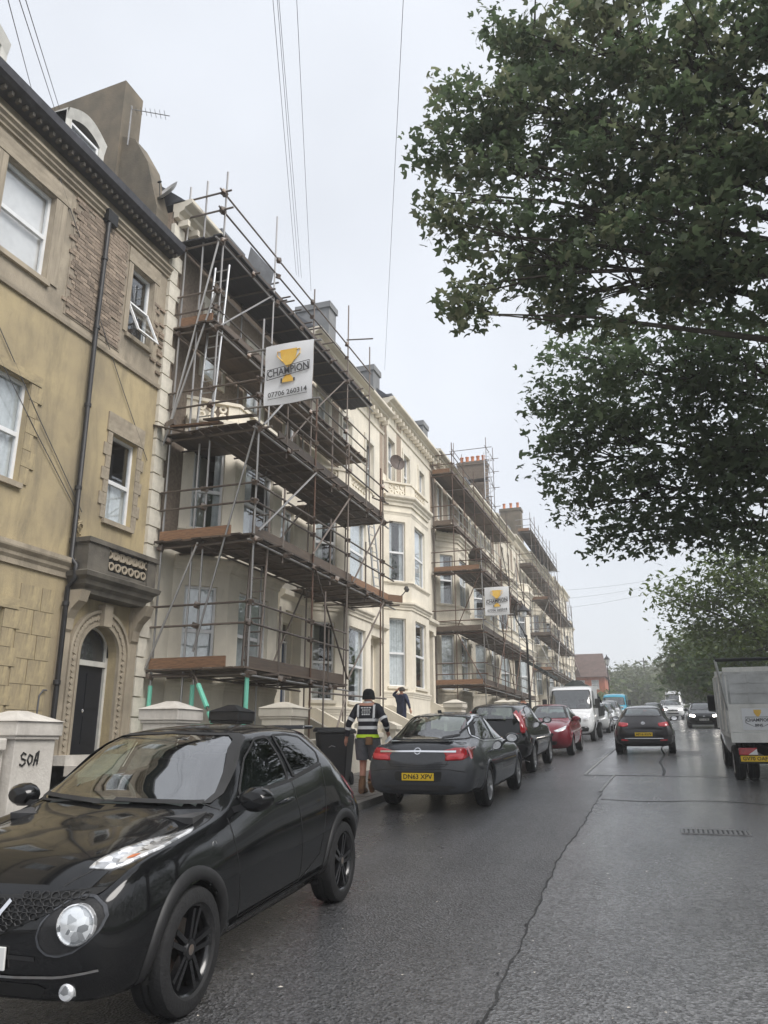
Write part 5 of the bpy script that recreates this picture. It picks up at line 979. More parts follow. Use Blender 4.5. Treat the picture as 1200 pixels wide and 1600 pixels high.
# ---- near black crossover, nose towards us
def crossover():
    L_=4.14; f=2.03; r=-2.1
    st=[(f+.01,.36,.50,.50,.62,.64,.60,.68,.40,.03),(f-.03,.28,.64,.50,.73,.71,.70,.77,.50,.05),(f-.12,.24,.71,.50,.81,.79,.76,.85,.58,.06),(f-.28,.22,.77,.52,.86,.88,.79,.93,.62,.07),(f-.58,.22,.79,.55,.88,.94,.80,.985,.63,.07),
        (f-.95,.22,.80,.58,.88,.985,.79,1.03,.62,.07),(f-1.14,.22,.80,.6,.877,1.005,.785,1.08,.61,.07),(f-1.45,.22,.80,.6,.873,1.04,.78,1.29,.59,.08),(f-1.78,.22,.80,.6,.868,1.075,.777,1.485,.565,.09),(f-2.1,.22,.80,.6,.865,1.10,.775,1.555,.56,.09),
        (f-2.5,.22,.80,.6,.87,1.13,.78,1.57,.565,.09),(f-2.95,.23,.80,.62,.88,1.17,.785,1.555,.56,.09),(f-3.28,.24,.79,.64,.885,1.18,.775,1.515,.55,.09),(f-3.45,.25,.785,.65,.885,1.165,.75,1.44,.54,.09),(f-3.66,.26,.77,.66,.88,1.10,.72,1.24,.53,.07),(f-3.86,.28,.74,.66,.855,1.01,.70,1.07,.52,.05),(f-4.02,.34,.68,.64,.81,.92,.66,.97,.48,.05),(r,.40,.6,.62,.73,.8,.6,.85,.42,.04)]
    wr=.338; wh=[(f-.74,.775,wr),(f-.83-2.53,.775,wr)]
    c=Car('parked_car','black compact crossover parked nose to us with round low headlamps and black wheels','car',place(-3.585,5.53),math.pi+.058,st,'paint_black',wh,.385,NY=110); c.t.scale=(1,1,.963)
    c.glass('windscreen','front',[(-.69,1.075),(0,1.085),(.69,1.075),(.62,1.30),(.52,1.50),(0,1.52),(-.52,1.50),(-.62,1.30)],'car_glass',border=.95,rnd_=2)
    for sd in (-1,1):
        c.glass('side_window','side',[(f-1.52,1.10),(f-2.33,1.13),(f-2.36,1.30),(f-2.34,1.475),(f-2.12,1.465),(f-1.82,1.33)],'car_glass_mid',sd,.93)
        c.glass('side_window','side',[(f-2.42,1.14),(f-3.05,1.215),(f-3.12,1.30),(f-2.98,1.44),(f-2.72,1.475),(f-2.43,1.478)],'car_glass_dark',sd,.92)
        # doors, seams, handles
        for pts in ([(f-1.26,1.09),(f-1.30,.75),(f-1.36,.34)],[(f-2.38,1.14),(f-2.42,.8),(f-2.40,.36)],[(f-3.05,1.2),(f-3.0,.98),(f-2.9,.74),(f-2.78,.5)],[(f-1.36,.36),(f-2.4,.37),(f-2.78,.5)]): c.line('door_seam','side',pts,.011,'ink',sd,.0015)
        c.line('belt_trim','side',[(f-1.5,1.085),(f-2.35,1.122),(f-3.05,1.2)],.02,'rubber',sd,.008)
        c.handle(f-2.18,.985,sd,'paint_black'); c.line('sill_trim','side',[(f-1.27,.30),(f-2.95,.32)],.11,'plastic_black',sd,.018)
        h,n=c.cast('side',f-1.03,.86,sd); b=MB(); b.lathe([(.001,.012),(.022,.01),(.026,0)],h,'x',12); b.build('side_repeater','lamp_clear',c.t,world=False)
        # roof rail highlight line, long lamp on the wing top, round lamp in the nose, fog lamp
        lp=c.patch('top_lamp','top',[(sd*.53,f-.20),(sd*.67,f-.28),(sd*.775,f-.50),(sd*.775,f-.84),(sd*.74,f-.95),(sd*.63,f-.76),(sd*.575,f-.48)],'lamp_facet',.010,rnd_=2,thick=1); c.patch('indicator','top',[(sd*.655,f-.36),(sd*.70,f-.37),(sd*.71,f-.43),(sd*.665,f-.42)],'lamp_amber',.014,parent=lp,N=12,rings=2)
        c.line('bonnet_seam','top',[(sd*.46,f-.06),(sd*.56,f-.20),(sd*.61,f-.48),(sd*.665,f-.76),(sd*.67,f-1.05)],.008,'ink',1,.002)
        pod=c.patch('lamp_pod','front',[(sd*(.59+.17*math.cos(k*.45)),.63+.13*math.sin(k*.45)+.05*math.cos(k*.45)) for k in range(14)],'plastic_black',.006,rnd_=0); c.patch('lamp_rim','front',[(sd*(.59+.17*math.cos(k*.45)),.63+.13*math.sin(k*.45)+.05*math.cos(k*.45)) for k in range(14)],'paint_grey',.010,1.,.93,parent=pod,rings=1,rnd_=0)
        hp,n=c.cast('front',sd*.635,.645); n=(n+Vector((0,.5,0))).normalized(); q=n.to_track_quat('Z','Y'); b=MB(); b.lathe([(.098,-.03),(.098,.010),(.092,.014),(.088,.006),(.07,.014),(.04,.02),(.001,.022)],(0,0,0),'z',24); b.v=[tuple(q@Vector(v)+hp+n*.006) for v in b.v]; hl=b.build('headlamp','lamp_facet',c.t,world=False,smooth=True)
        b=MB(); b.lathe([(.094,.012),(.09,.022),(.07,.032),(.04,.038),(.001,.04)],(0,0,0),'z',24); b.v=[tuple(q@Vector(v)+hp+n*.006) for v in b.v]; b.build('lens','lens_glass',hl,world=False,smooth=True)
        hp,n=c.cast('front',sd*.6,.33); b=MB(); b.lathe([(.042,-.02),(.042,.012),(.034,.022),(.001,.026)],(0,0,0),'y',16); b.v=[(v[0]+hp.x,v[1]+hp.y,v[2]+hp.z) for v in b.v]; b.build('fog_lamp','lamp_facet',c.t,world=False,smooth=True)
    # grille: recessed black field with hexagonal mesh and chrome V
    gl=c.patch('grille','front',[(-.74,.80),(-.3,.765),(0,.755),(.3,.765),(.74,.80),(.62,.74),(.40,.66),(.2,.57),(-.2,.57),(-.40,.66),(-.62,.74)],'ink',.004,N=60,rnd_=1)
    b=MB()
    for j in range(7):
        for i in range(-14,15):
            x=i*.052+(.026 if j%2 else 0); z=.58+j*.03; zt=.755+.045*(abs(x)/.7); zl=.57+ (max(0,abs(x)-.2)/.42)*.17
            if not (zl+.012<z<zt-.012) or abs(x)>.7: continue
            pts=[]; 
            for k in range(7): 
                xx=x+.021*math.cos(k*math.pi/3); zz=z+.0155*math.sin(k*math.pi/3); h,n=c.cast('front',xx,zz); pts.append(h+n*.012)
            b.tube(pts,.0042,4,False)
    b.build('grille_mesh','plastic_black',gl,world=False)
    for sd in (-1,1): c.line('chrome_v','front',[(sd*.24,.735),(sd*.15,.60),(sd*.1,.565)],.022,'chrome',1,.02,parent=gl)
    c.badge('front',0,.67,.075,kind='bar'); c.line('bumper_lip','front',[(-.74,.43),(-.55,.40),(-.3,.385),(0,.385),(.3,.385),(.55,.40),(.74,.43)],.012,'steel_galv',1,.006); c.patch('lower_intake','front',[(-.5,.36),(.5,.36),(.46,.29),(-.46,.29)],'ink',.004,N=30)
    c.line('bumper_crease','front',[(-.42,.475),(-.26,.478)],.02,'plastic_black',1,.004); c.line('bumper_crease','front',[(.26,.478),(.42,.475)],.02,'plastic_black',1,.004)
    c.plate(None,'front',.47,'plate_white'); c.body(); c.fit_wheels('rim_black',5,'plastic_black',.062,'twin')
    c.cabin(f-1.45,f-3.3,.68,.4,.62,1.36,.36,rows=((f-2.15,),(f-2.95,))); c.mirrors(f-1.42,1.09,.80,'paint_black',1.)
    # wipers, spoiler, aerial, rear lamps
    for (a,e) in ((( -.62,1.075),(-.02,1.09)),((.05,1.075),(.62,1.11))): c.line('wiper','front',[a,e],.022,'rubber',1,.02)
    b=MB(); b.prism([(-.55,f-3.2,1.50),(.55,f-3.2,1.50),(.52,f-3.5,1.49),(-.52,f-3.5,1.49)],(0,-.02,.035)); bevel(b.build('spoiler','paint_black',c.t,world=False),.012)
    for sd in (-1,1): c.patch('rear_lamp','side',[(f-3.6,1.07),(f-3.84,.98),(f-3.94,.84),(f-3.78,.86),(f-3.6,1.0)],'lamp_red',.006,sd=sd,N=24)
    c.glass('rear_window','rear',[(-.52,1.12),(.52,1.12),(.46,1.42),(-.46,1.42)],'car_glass_dark',border=.93); return c
crossover()
# ---- grey saloon, tail towards us
def saloon():
    f=2.42; r=-2.42
    st=[(f,.4,.4,.52,.52,.6,.5,.64,.3,.03),(f-.1,.26,.62,.5,.72,.68,.66,.72,.45,.04),(f-.35,.2,.76,.5,.86,.78,.78,.83,.58,.05),(f-.9,.19,.82,.55,.92,.9,.8,.96,.62,.06),(f-1.35,.19,.83,.55,.925,.94,.79,1.0,.62,.06),(f-1.6,.19,.83,.55,.925,.95,.785,1.1,.6,.07),(f-2.05,.19,.83,.55,.925,.965,.785,1.33,.57,.08),(f-2.4,.19,.83,.55,.925,.975,.785,1.45,.56,.09),(f-2.8,.19,.83,.55,.925,.985,.785,1.495,.56,.09),(f-3.3,.19,.83,.56,.925,.995,.785,1.475,.55,.09),
        (f-3.75,.2,.82,.58,.925,1.01,.78,1.37,.52,.08),(f-4.1,.22,.8,.6,.915,1.02,.765,1.22,.49,.07),(f-4.38,.24,.77,.6,.89,1.015,.74,1.105,.5,.05),(f-4.62,.26,.76,.6,.875,1.005,.735,1.065,.55,.04),(f-4.77,.28,.73,.6,.835,.97,.71,1.02,.54,.04),(r,.34,.66,.6,.765,.85,.67,.89,.5,.03)]
    wr=.335; wh=[(f-.95,.79,wr),(f-.95-2.74,.79,wr)]
    c=Car('parked_car','dark grey saloon parked tail towards us beside the walking man','car',place(-3.74,14.72),0,st,'paint_grey',wh,.375,NY=100)
    c.glass('rear_window','rear',[(-.70,1.08),(.70,1.08),(.60,1.27),(.5,1.42),(0,1.44),(-.5,1.42),(-.60,1.27)],'car_glass_mid',border=.95); c.glass('windscreen','front',[(-.7,1.05),(.7,1.05),(.52,1.43),(-.52,1.43)],'car_glass',border=.93)
    for sd in (-1,1):
        c.glass('side_window','side',[(f-1.65,1.0),(f-2.65,1.01),(f-2.66,1.2),(f-2.62,1.405),(f-2.35,1.37),(f-2.0,1.22)],'car_glass_mid',sd,.93); c.glass('side_window','side',[(f-2.73,1.01),(f-3.6,1.05),(f-3.85,1.12),(f-3.6,1.29),(f-3.2,1.395),(f-2.74,1.41)],'car_glass_dark',sd,.93)
        c.line('window_trim','side',[(f-1.6,.985),(f-2.7,.995),(f-3.6,1.03),(f-3.93,1.12),(f-3.65,1.31),(f-3.2,1.425),(f-2.7,1.44),(f-2.3,1.38)],.02,'chrome',sd,.01)
        for pts in ([(f-1.5,.96),(f-1.5,.6),(f-1.42,.3)],[(f-2.69,1.0),(f-2.72,.6),(f-2.7,.32)],[(f-3.62,1.03),(f-3.5,.8),(f-3.38,.5),(f-3.3,.32)]): c.line('door_seam','side',pts,.008,'ink',sd,.0015)
        c.handle(f-2.45,.82,sd,'paint_grey'); c.handle(f-3.4,.85,sd,'paint_grey')
        tl=c.patch('tail_lamp','rear',[(sd*.40,.93),(sd*.6,.975),(sd*.79,.97),(sd*.80,.85),(sd*.72,.795),(sd*.44,.785),(sd*.46,.86)],'lamp_red',.008,N=30,rnd_=1,thick=1); c.patch('lamp_lens','rear',[(sd*.48,.865),(sd*.74,.895),(sd*.72,.82),(sd*.47,.80)],'lamp_pink',.012,parent=tl,N=18,rnd_=1); c.patch('tail_lamp_side','side',[(f-4.66,.97),(f-4.5,.99),(f-4.45,.94),(f-4.6,.82),(f-4.72,.8)],'lamp_red',.007,sd=sd,N=20)
        c.patch('headlamp','front',[(sd*.5,.72),(sd*.8,.74),(sd*.78,.64),(sd*.52,.64)],'lamp_clear',.006,N=16)
    c.line('chrome_bar','rear',[(-.62,.915),(0,.92),(.62,.915)],.026,'chrome',1,.016); c.badge('rear',0,.925,.055,kind='zig')
    for pts in ([(-.60,1.03),(-.50,.80),(-.44,.70),(0,.685),(.44,.70),(.50,.80),(.60,1.03)],[(-.5,.735),(0,.715),(.5,.735)]): c.line('boot_seam','rear',pts,.010,'ink',1,.002)
    c.line('bumper_seam','rear',[(-.76,.62),(-.5,.655),(.5,.655),(.76,.62)],.009,'ink',1,.002); c.patch('plate_recess','rear',[(-.40,.62),(.40,.62),(.36,.47),(-.36,.47)],'ink',.002,N=24,rnd_=1)
    c.plate('DN63 XPV','rear',.545); c.patch('rear_valance','rear',[(-.62,.42),(.62,.42),(.55,.33),(-.55,.33)],'plastic_black',.004,N=24)
    b=MB(); b.prism([(-.52,-2.12,1.055),(.52,-2.12,1.055),(.48,-2.28,1.05),(-.48,-2.28,1.05)],(0,-.015,.022)); bevel(b.build('boot_lip','paint_grey',c.t,world=False),.008)
    b=MB(); b.prism([(-.02,-.95,1.48),(.02,-.95,1.48),(.008,-1.1,1.475),(-.008,-1.1,1.475)],(0,-.04,.055)); b.build('roof_aerial','paint_grey',c.t,world=False)
    for pts in ([(.28,1.10),(.52,1.14)],[(.5,1.17),(.60,1.33)]): c.line('window_sticker','rear',pts,.03,'ink',1,.012)
    c.body(); c.fit_wheels('rim_silver',10,'paint_grey',.03,'multi'); c.cabin(f-1.7,f-3.7,.7,.35,.52,1.2,.36,rows=((f-2.3,),(f-3.2,))); c.mirrors(f-1.78,1.0,.82,'paint_grey',1.1); return c
saloon()
# ---- plainer cars further along
def hatch(label,x,y,head,paintm,kind='hatch',rear=None,front=None,lit=False,wd=1.,plate=None,rim='rim_silver',group=None,L_=4.3,Hs=1.,NY=60,badge=None,yaw=0,name='parked_car'):
    k=L_/4.3; f=2.15; r=-2.15; h=Hs
    st=[(f,.38,.38,.5,.5,.64,.48,.68,.3,.03),(f-.1,.26,.6,.5,.7,.74,.64,.78,.44,.05),(f-.35,.2,.74,.52,.84,.84,.76,.9,.56,.06),(f-.8,.19,.79,.55,.88,.93,.78,.99,.6,.06),(f-1.15,.19,.8,.56,.885,.96,.77,1.04,.6,.07),(f-1.5,.19,.8,.56,.885,.98,.765,1.22,.57,.08),(f-1.95,.19,.8,.56,.885,.99,.765,1.42,.55,.09),(f-2.4,.19,.8,.56,.885,1.0,.765,1.475,.55,.09),(f-3.1,.2,.8,.58,.885,1.03,.76,1.46,.54,.09),(f-3.55,.22,.79,.6,.88,1.05,.745,1.39,.52,.09),(f-3.9,.24,.76,.6,.86,1.04,.71,1.22,.5,.08),(f-4.12,.28,.72,.6,.82,.98,.68,1.04,.48,.05),(f-4.24,.32,.66,.58,.77,.88,.64,.92,.46,.04),(r,.38,.56,.56,.68,.76,.56,.8,.4,.03)]
    if kind=='suv':
        st=[(f,.5,.4,.62,.52,.8,.5,.86,.32,.03),(f-.1,.34,.62,.6,.74,.9,.68,.96,.48,.05),(f-.4,.28,.76,.62,.86,1.0,.79,1.06,.6,.06),(f-.95,.27,.8,.66,.9,1.08,.8,1.14,.62,.07),(f-1.2,.27,.8,.66,.905,1.1,.79,1.18,.62,.07),(f-1.55,.27,.8,.66,.905,1.11,.785,1.38,.59,.08),(f-1.95,.27,.8,.66,.905,1.12,.785,1.58,.58,.09),(f-2.5,.27,.8,.66,.905,1.13,.785,1.66,.58,.09),(f-3.4,.28,.8,.68,.905,1.15,.78,1.65,.575,.09),(f-3.85,.3,.79,.7,.9,1.17,.77,1.61,.57,.09),(f-4.08,.34,.78,.7,.89,1.17,.755,1.46,.56,.08),(f-4.18,.36,.77,.7,.87,1.14,.745,1.24,.55,.06),(f-4.25,.4,.74,.7,.84,1.05,.72,1.1,.53,.05),(r,.46,.68,.7,.78,.95,.66,1.0,.5,.04)]
    st=[(q[0]*k,)+tuple(v*(h if i in (0,2,4,6) else wd) for i,v in enumerate(q[1:9]))+(q[9],) for q in st]; f*=k; r*=k
    wr=.325 if kind!='suv' else .36; wh=[(f-.86*k,.77*wd,wr),(f-.86*k-2.62*k,.77*wd,wr)]
    c=Car(name,label,'car',place(x,y),head+yaw,st,paintm,wh,wr+.045,group,NY)
    S=lambda lp: [(p[0]*wd,p[1]*h) for p in lp]; B=lambda lp:[(p[0]*k,p[1]*h) for p in lp]; top=1.60 if kind=='suv' else 1.42; zb=1.2 if kind=='suv' else 1.08; fq=2.15
    c.glass('windscreen','front',S([(-.68,zb-.02),(.68,zb-.02),(.5,top),(-.5,top)]),'car_glass_mid',border=.94); c.glass('rear_window','rear',S([(-.58,zb+.08),(.58,zb+.08),(.48,top-.03),(-.48,top-.03)]),'car_glass_mid',border=.92)
    for sd in (-1,1):
        dz=.13 if kind=='suv' else 0
        c.glass('side_window','side',B([(fq-1.45,1.01+dz),(fq-2.35,1.03+dz),(fq-2.34,1.39+dz*1.4),(fq-2.1,1.385+dz*1.4),(fq-1.85,1.27+dz)]),'car_glass_mid',sd,.92); c.glass('side_window','side',B([(fq-2.42,1.03+dz),(fq-3.4,1.08+dz),(fq-3.5,1.16+dz),(fq-3.3,1.34+dz*1.3),(fq-2.9,1.39+dz*1.4),(fq-2.42,1.395+dz*1.4)]),'car_glass_dark',sd,.92)
        for pts in ([(fq-1.3,.97+dz),(fq-1.32,.6),(fq-1.26,.32)],[(fq-2.38,1.02+dz),(fq-2.4,.34)],[(fq-3.4,1.06+dz),(fq-3.2,.7),(fq-3.1,.45)]): c.line('door_seam','side',B(pts),.009,'ink',sd,.002)
        c.handle((fq-2.2)*k,(.86+dz)*h,sd,paintm)
        if front=='sharp': c.patch('headlamp','front',S([(sd*.36,.72),(sd*.6,.8),(sd*.74,.86),(sd*.72,.76),(sd*.5,.68)]),'headlight_lit' if lit else 'lamp_clear',.008,N=18,rnd_=1)
        elif front: c.patch('headlamp','front',S([(sd*.46,(.74+dz)),(sd*.74,(.8+dz)),(sd*.76,(.68+dz)),(sd*.5,(.64+dz))]),'headlight_lit' if lit else 'lamp_clear',.008,N=18,rnd_=1)
        if rear=='tall':
            c.patch('tail_lamp','rear',S([(sd*.60,1.52),(sd*.66,1.5),(sd*.78,1.2),(sd*.80,.95),(sd*.7,.95),(sd*.66,1.2)]),'lamp_red',.012,N=24,rnd_=1,thick=1); c.patch('tail_lamp_side','side',B([(fq-3.95,1.5),(fq-4.08,1.42),(fq-4.19,1.05),(fq-4.1,1.0),(fq-4.0,1.25)]),'lamp_red',.01,sd=sd,N=22,rnd_=1)
        elif rear: c.patch('tail_lamp','rear',S([(sd*.42,.95),(sd*.7,.99),(sd*.74,.88),(sd*.6,.84),(sd*.44,.86)]),'lamp_red',.008,N=22,rnd_=1,thick=1); c.patch('reflector','rear',S([(sd*.45,.46),(sd*.66,.48),(sd*.66,.43),(sd*.45,.42)]),'lamp_red',.006,N=14)
    if front: 
        dz=.13 if kind=='suv' else 0
        c.patch('grille','front',S([(-.4,.66+dz),(.4,.66+dz),(.33,.55+dz),(-.33,.55+dz)]),'ink',.006,N=26,rnd_=1); c.patch('lower_intake','front',S([(-.5,.44+dz),(.5,.44+dz),(.42,.33+dz),(-.42,.33+dz)]),'ink',.006,N=26,rnd_=1); c.badge('front',0,(.68+dz)*h,.05); c.plate(plate,'front',.50*h+dz,'plate_white',dy=.02)
    if rear:
        c.line('tailgate_seam','rear',S([(-.6,.98),(-.5,.7),(.5,.7),(.6,.98)]),.01,'ink',1,.002); c.plate(plate,'rear',.62 if rear!='tall' else .8,dy=.02); c.badge('rear',0,.95*h,.055); c.patch('valance','rear',S([(-.58,.5),(.58,.5),(.52,.38),(-.52,.38)]),'plastic_black',.004,N=24)
        c.line('bumper_strip','rear',S([(-.55,.50),(.55,.50)]),.02,'chrome',1,.008)
    c.body(); c.fit_wheels(rim,10,paintm,.03,'multi'); c.cabin(f-1.5*k,f-3.5*k,.66*wd,.35,.55*h,(1.22 if kind!='suv' else 1.36)*h,.36,rows=((f-2.15*k,),(f-3.*k,))); c.mirrors(f-1.5*k,(1.04 if kind!='suv' else 1.2)*h,.8*wd,paintm,1.05); return c
hatch('black tall estate with upright red tail lamps parked ahead of the grey saloon',-3.98,21.45,0,'paint_black','suv',rear='tall',L_=4.6,Hs=.98)
hatch('red hatchback parked nose towards us in front of the white pickup',-3.72,27.6,math.pi,'paint_red','hatch',front='sharp',Hs=1.06)
hatch('dark grey hatchback driving away up the middle of the road',-.72,28.6,0,'paint_charcoal','hatch',rear='std',plate='AP16 KUV',wd=1.04,Hs=1.0,name='moving_car')
hatch('silver car parked nose to us behind the white pickup',-3.72,45.5,math.pi,'paint_silver','hatch',front='std',NY=44,Hs=1.05)
hatch('white hatchback parked nose to us ahead of the teal van',-3.72,51.5,math.pi,'paint_white','hatch',front='std',NY=44,Hs=1.05)
hatch('pale silver hatchback parked between the silver car and the teal van',-3.72,57.3,math.pi,'paint_silver','suv',front='std',NY=44)
hatch('black oncoming car with one bright headlamp in the right lane',2.05,52.5,math.pi,'paint_black','hatch',front='std',lit=True,NY=44,plate='KX14 VRL',name='moving_car')
hatch('white oncoming car with lit headlamps far up the road',.55,75.,math.pi,'paint_white','suv',front='std',lit=True,NY=40,wd=1.02,name='moving_car')
hatch('white oncoming car following the lit white car',.2,83.,math.pi,'paint_white','suv',front='std',lit=False,NY=40,name='moving_car')
hatch('dark car waiting behind the driving-away hatchback',-.9,64.,0,'paint_darkgrey','hatch',rear='std',NY=40,name='moving_car')
def van(label,x,y,head,paintm,Hh=2.3,Ll=5.0,fr=True,name='parked_van'):
    f=Ll/2; h=Hh/2.3
    st=[(f,.45,.5,.6,.7,.85,.66,.9,.45,.04),(f-.12,.3,.7,.6,.86,1.02,.8,1.08,.6,.06),(f-.45,.26,.8,.65,.94,1.15,.87,1.22,.68,.06),(f-.8,.25,.84,.7,.97,1.25,.89,1.42,.7,.07),(f-1.2,.25,.85,.7,.98,1.28,.9,1.85*h,.72,.09),(f-1.6,.25,.85,.7,.985,1.3,.92,2.2*h,.76,.1),(f-2.2,.25,.85,.7,.99,1.3,.94,2.3*h,.8,.1),(-f+.3,.27,.85,.7,.985,1.3,.94,2.3*h,.8,.1),(-f+.06,.3,.84,.7,.97,1.3,.92,2.24*h,.78,.1),(-f,.34,.8,.7,.93,1.28,.88,2.15*h,.74,.1)]
    c=Car(name,label,'van',place(x,y),head,st,paintm,[(f-.95,.86,.34),(-f+1.1,.86,.34)],.39,NY=44)
    c.glass('windscreen','front',[(-.8,1.32),(.8,1.32),(.7,2.02*h),(-.7,2.02*h)],'car_glass_mid',border=.94); c.glass('rear_window','rear',[(-.7,1.4),(.7,1.4),(.64,1.95*h),(-.64,1.95*h)],'car_glass_dark',border=.93)
    for sd in (-1,1):
        c.glass('side_window','side',[(f-1.15,1.33),(f-2.0,1.33),(f-2.0,2.0*h),(f-1.75,2.0*h)],'car_glass_dark',sd,.92); c.line('door_seam','side',[(f-2.1,2.1*h),(f-2.1,.4)],.012,'ink',sd,.002); c.patch('headlamp','front',[(sd*.55,.98),(sd*.8,1.04),(sd*.82,.85),(sd*.6,.8)],'lamp_clear',.008,N=16); c.patch('tail_lamp','rear',[(sd*.83,1.4),(sd*.9,1.4),(sd*.9,.9),(sd*.83,.9)],'lamp_red',.008,N=14)
    c.patch('grille','front',[(-.45,.86),(.45,.86),(.4,.68),(-.4,.68)],'ink',.006,N=20); c.body(); c.fit_wheels('rim_silver',8,paintm,.03); c.cabin(f-1.2,f-2.6,.75,.4,.75,1.7,.4,rows=((f-1.8,),)); c.mirrors(f-1.35,1.45,.95,'plastic_black',1.4); return c
van('teal van parked nose to us beyond the white cars',-3.6,63.5,math.pi,'paint_teal',2.15)
van('white van far up the road behind the oncoming cars',.9,95.,math.pi,'paint_white',2.6,5.6,name='moving_van')
# ---- tipper lorries with dropside beds
def tipper(label,x,y,head,bed,rear_view,cab_paint='paint_white',words=None):
    t=thing('tipper_truck',label,'truck',place(x,y),head); t.rotation_euler=(math.atan(G)*math.cos(head),0,head)
    # cab (lofted) at the front
    f=2.85
    st=[(f,.5,.5,.7,.74,.95,.72,1.0,.5,.04),(f-.12,.34,.72,.7,.9,1.1,.84,1.16,.62,.06),(f-.5,.3,.82,.75,.97,1.22,.9,1.3,.7,.06),(f-.85,.3,.85,.8,.985,1.28,.94,1.55,.8,.06),(f-1.2,.3,.85,.8,.99,1.3,.955,1.98,.83,.07),(f-1.55,.3,.85,.8,.99,1.32,.965,2.24,.86,.07),(f-2.0,.32,.85,.8,.99,1.32,.965,2.28,.87,.07),(f-2.1,.34,.84,.8,.97,1.32,.95,2.26,.86,.07)]
    c=Car.__new__(Car); tmp=Car('x','x','x',(0,0,0),0,st,cab_paint,[(f-.95,.86,.345)],.4,NY=50); bpy.data.objects.remove(tmp.t); tmp.t=t; c=tmp
    c.glass('windscreen','front',[(-.88,1.33),(.88,1.33),(.80,2.12),(-.80,2.12)],'car_glass_mid',border=.95); c.glass('rear_window','rear',[(-.6,1.45),(.6,1.45),(.55,2.),(-.55,2.)],'car_glass_dark',border=.93)
    for sd in (-1,1):
        c.glass('side_window','side',[(f-.98,1.36),(f-1.85,1.36),(f-1.85,2.08),(f-1.55,2.08)],'car_glass_dark',sd,.92); c.patch('headlamp','front',[(sd*.55,1.02),(sd*.82,1.16),(sd*.84,.88),(sd*.6,.82)],'lamp_clear',.008,N=18,rnd_=1); c.line('door_seam','side',[(f-.95,1.3),(f-1.0,.5)],.01,'ink',sd,.002)
    c.patch('grille','front',[(-.5,1.0),(.5,1.0),(.45,.72),(-.45,.72)],'ink',.006,N=20,rnd_=1); c.badge('front',0,.97,.07); c.plate(None,'front',.6,'plate_white',dy=.02); c.patch('bumper','front',[(-.8,.62),(.8,.62),(.74,.42),(-.74,.42)],'plastic_black',.01,N=24,rnd_=1)
    c.body(); c.fit_wheels('rim_silver',8,'plastic_black',.04,liner=True); c.cabin(f-1.1,f-2.05,.75,.5,.85,1.75,.42,rows=((f-1.55,),)); c.mirrors(f-1.05,1.5,.98,'plastic_black',1.9)
    ml=lambda n,fn,m: (lambda b:(fn(b),b.build(n,m,t,world=False))[1])(MB())
    ml('chassis',lambda b:[b.box(-.42,-.34,-2.7,1.0,.5,.68),b.box(.34,.42,-2.7,1.0,.5,.68),b.box(-.4,.4,-2.5,-2.4,.5,.66)],'underbody')
    wm=wheel_meshes(.345,'rim_silver',8,'multi')
    for sd in (-1,1):
        for xx in (.62,.88):
            o=link('wheel',wm[0],t,(sd*xx,-1.45,.345)); o.rotation_euler=(0,0,0 if sd>0 else math.pi); link('rim',wm[1],o)
        b=MB(); b.tube([(sd*.75,-1.45+.44*math.cos(k*.35),.345+.44*math.sin(k*.35)) for k in range(10)],.03,6); b.build('mudguard','plastic_black',t,world=False)
    # bed: floor, dropsides, headboard, tailboard
    W=1.04; zf=.98; y0,y1=-2.75,.72
    ml('bed_floor',lambda b:[b.box(-W,W,y0,y1,zf-.12,zf)],'truck_grey'); 
    m='truck_white' if bed=='white' else 'plastic_black'
    hside=.42
    for sd in (-1,1): 
        b=MB(); b.box(sd*W-.02,sd*W+.02,y0+.04,y1,zf,zf+hside); 
        for k in range(4): b.box(sd*W-.035,sd*W+.035,y0+.1+k*.95,y0+.16+k*.95,zf,zf+hside+.01)
        b.build('dropside',m,t,world=False)
    ml('headboard',lambda b:[b.box(-W,W,y1,y1+.05,zf,2.3)]+[b.box(xx-.03,xx+.03,y1-.03,y1,zf,2.3) for xx in (-.98,-.5,0,.5,.98)],'truck_grey')
    if bed=='white':   # caged sides, sheet, tailboard with print, lamps, plate, crossbar
        for sd in (-1,1):
            b=MB(); b.box(sd*W-.015,sd*W+.015,y0+.1,y1,zf+hside,2.12); b.build('cage_side','truck_white',t,world=False)
            b=MB(); 
            for k in range(4): b.box(sd*W-.03+sd*.03,sd*W+.03+sd*.03,y0+.12+k*1.1,y0+.18+k*1.1,zf,2.14)
            b.box(sd*W-.03,sd*W+.045,y0+.05,y1,2.12,2.18); b.build('cage_post','truck_grey',t,world=False)
            b=MB(); b.tube([(sd*(W+.02),y0+.1,zf+.45),(sd*(W+.16),y0+.02,2.42)],.028,6); b.build('sheet_arm','alu',t,world=False)
        ml('sheet_roller',lambda b:[b.tube([(-W-.16,y0+.02,2.42),(W+.16,y0+.02,2.42)],.035,8)],'plastic_black'); ml('cage_header',lambda b:[b.box(-W-.04,W+.04,y0+.02,y0+.1,2.18,2.27)],'truck_white')
        ml('rear_curtain',lambda b:[b.box(-W+.06,W-.06,y0+.12,y0+.14,zf+.5,2.14)]+[b.box(xx-.02,xx+.02,y0+.10,y0+.12,zf+.5,2.14) for xx in (-.62,.0,.62)]+[b.box(-W+.06,W-.06,y0+.10,y0+.12,zz,zz+.03) for zz in (1.55,1.75,1.95)],'truck_grey')
        tb=ml('tailboard',lambda b:[b.box(-W-.02,W+.02,y0-.02,y0+.02,zf+.02,zf+.5),b.box(-W-.02,W+.02,y0-.03,y0+.05,zf+.5,zf+.56)],'truck_white'); ml('rear_crossmember',lambda b:[b.box(-W-.02,W+.02,y0-.03,y0+.06,zf-.18,zf+.01)],'truck_white')
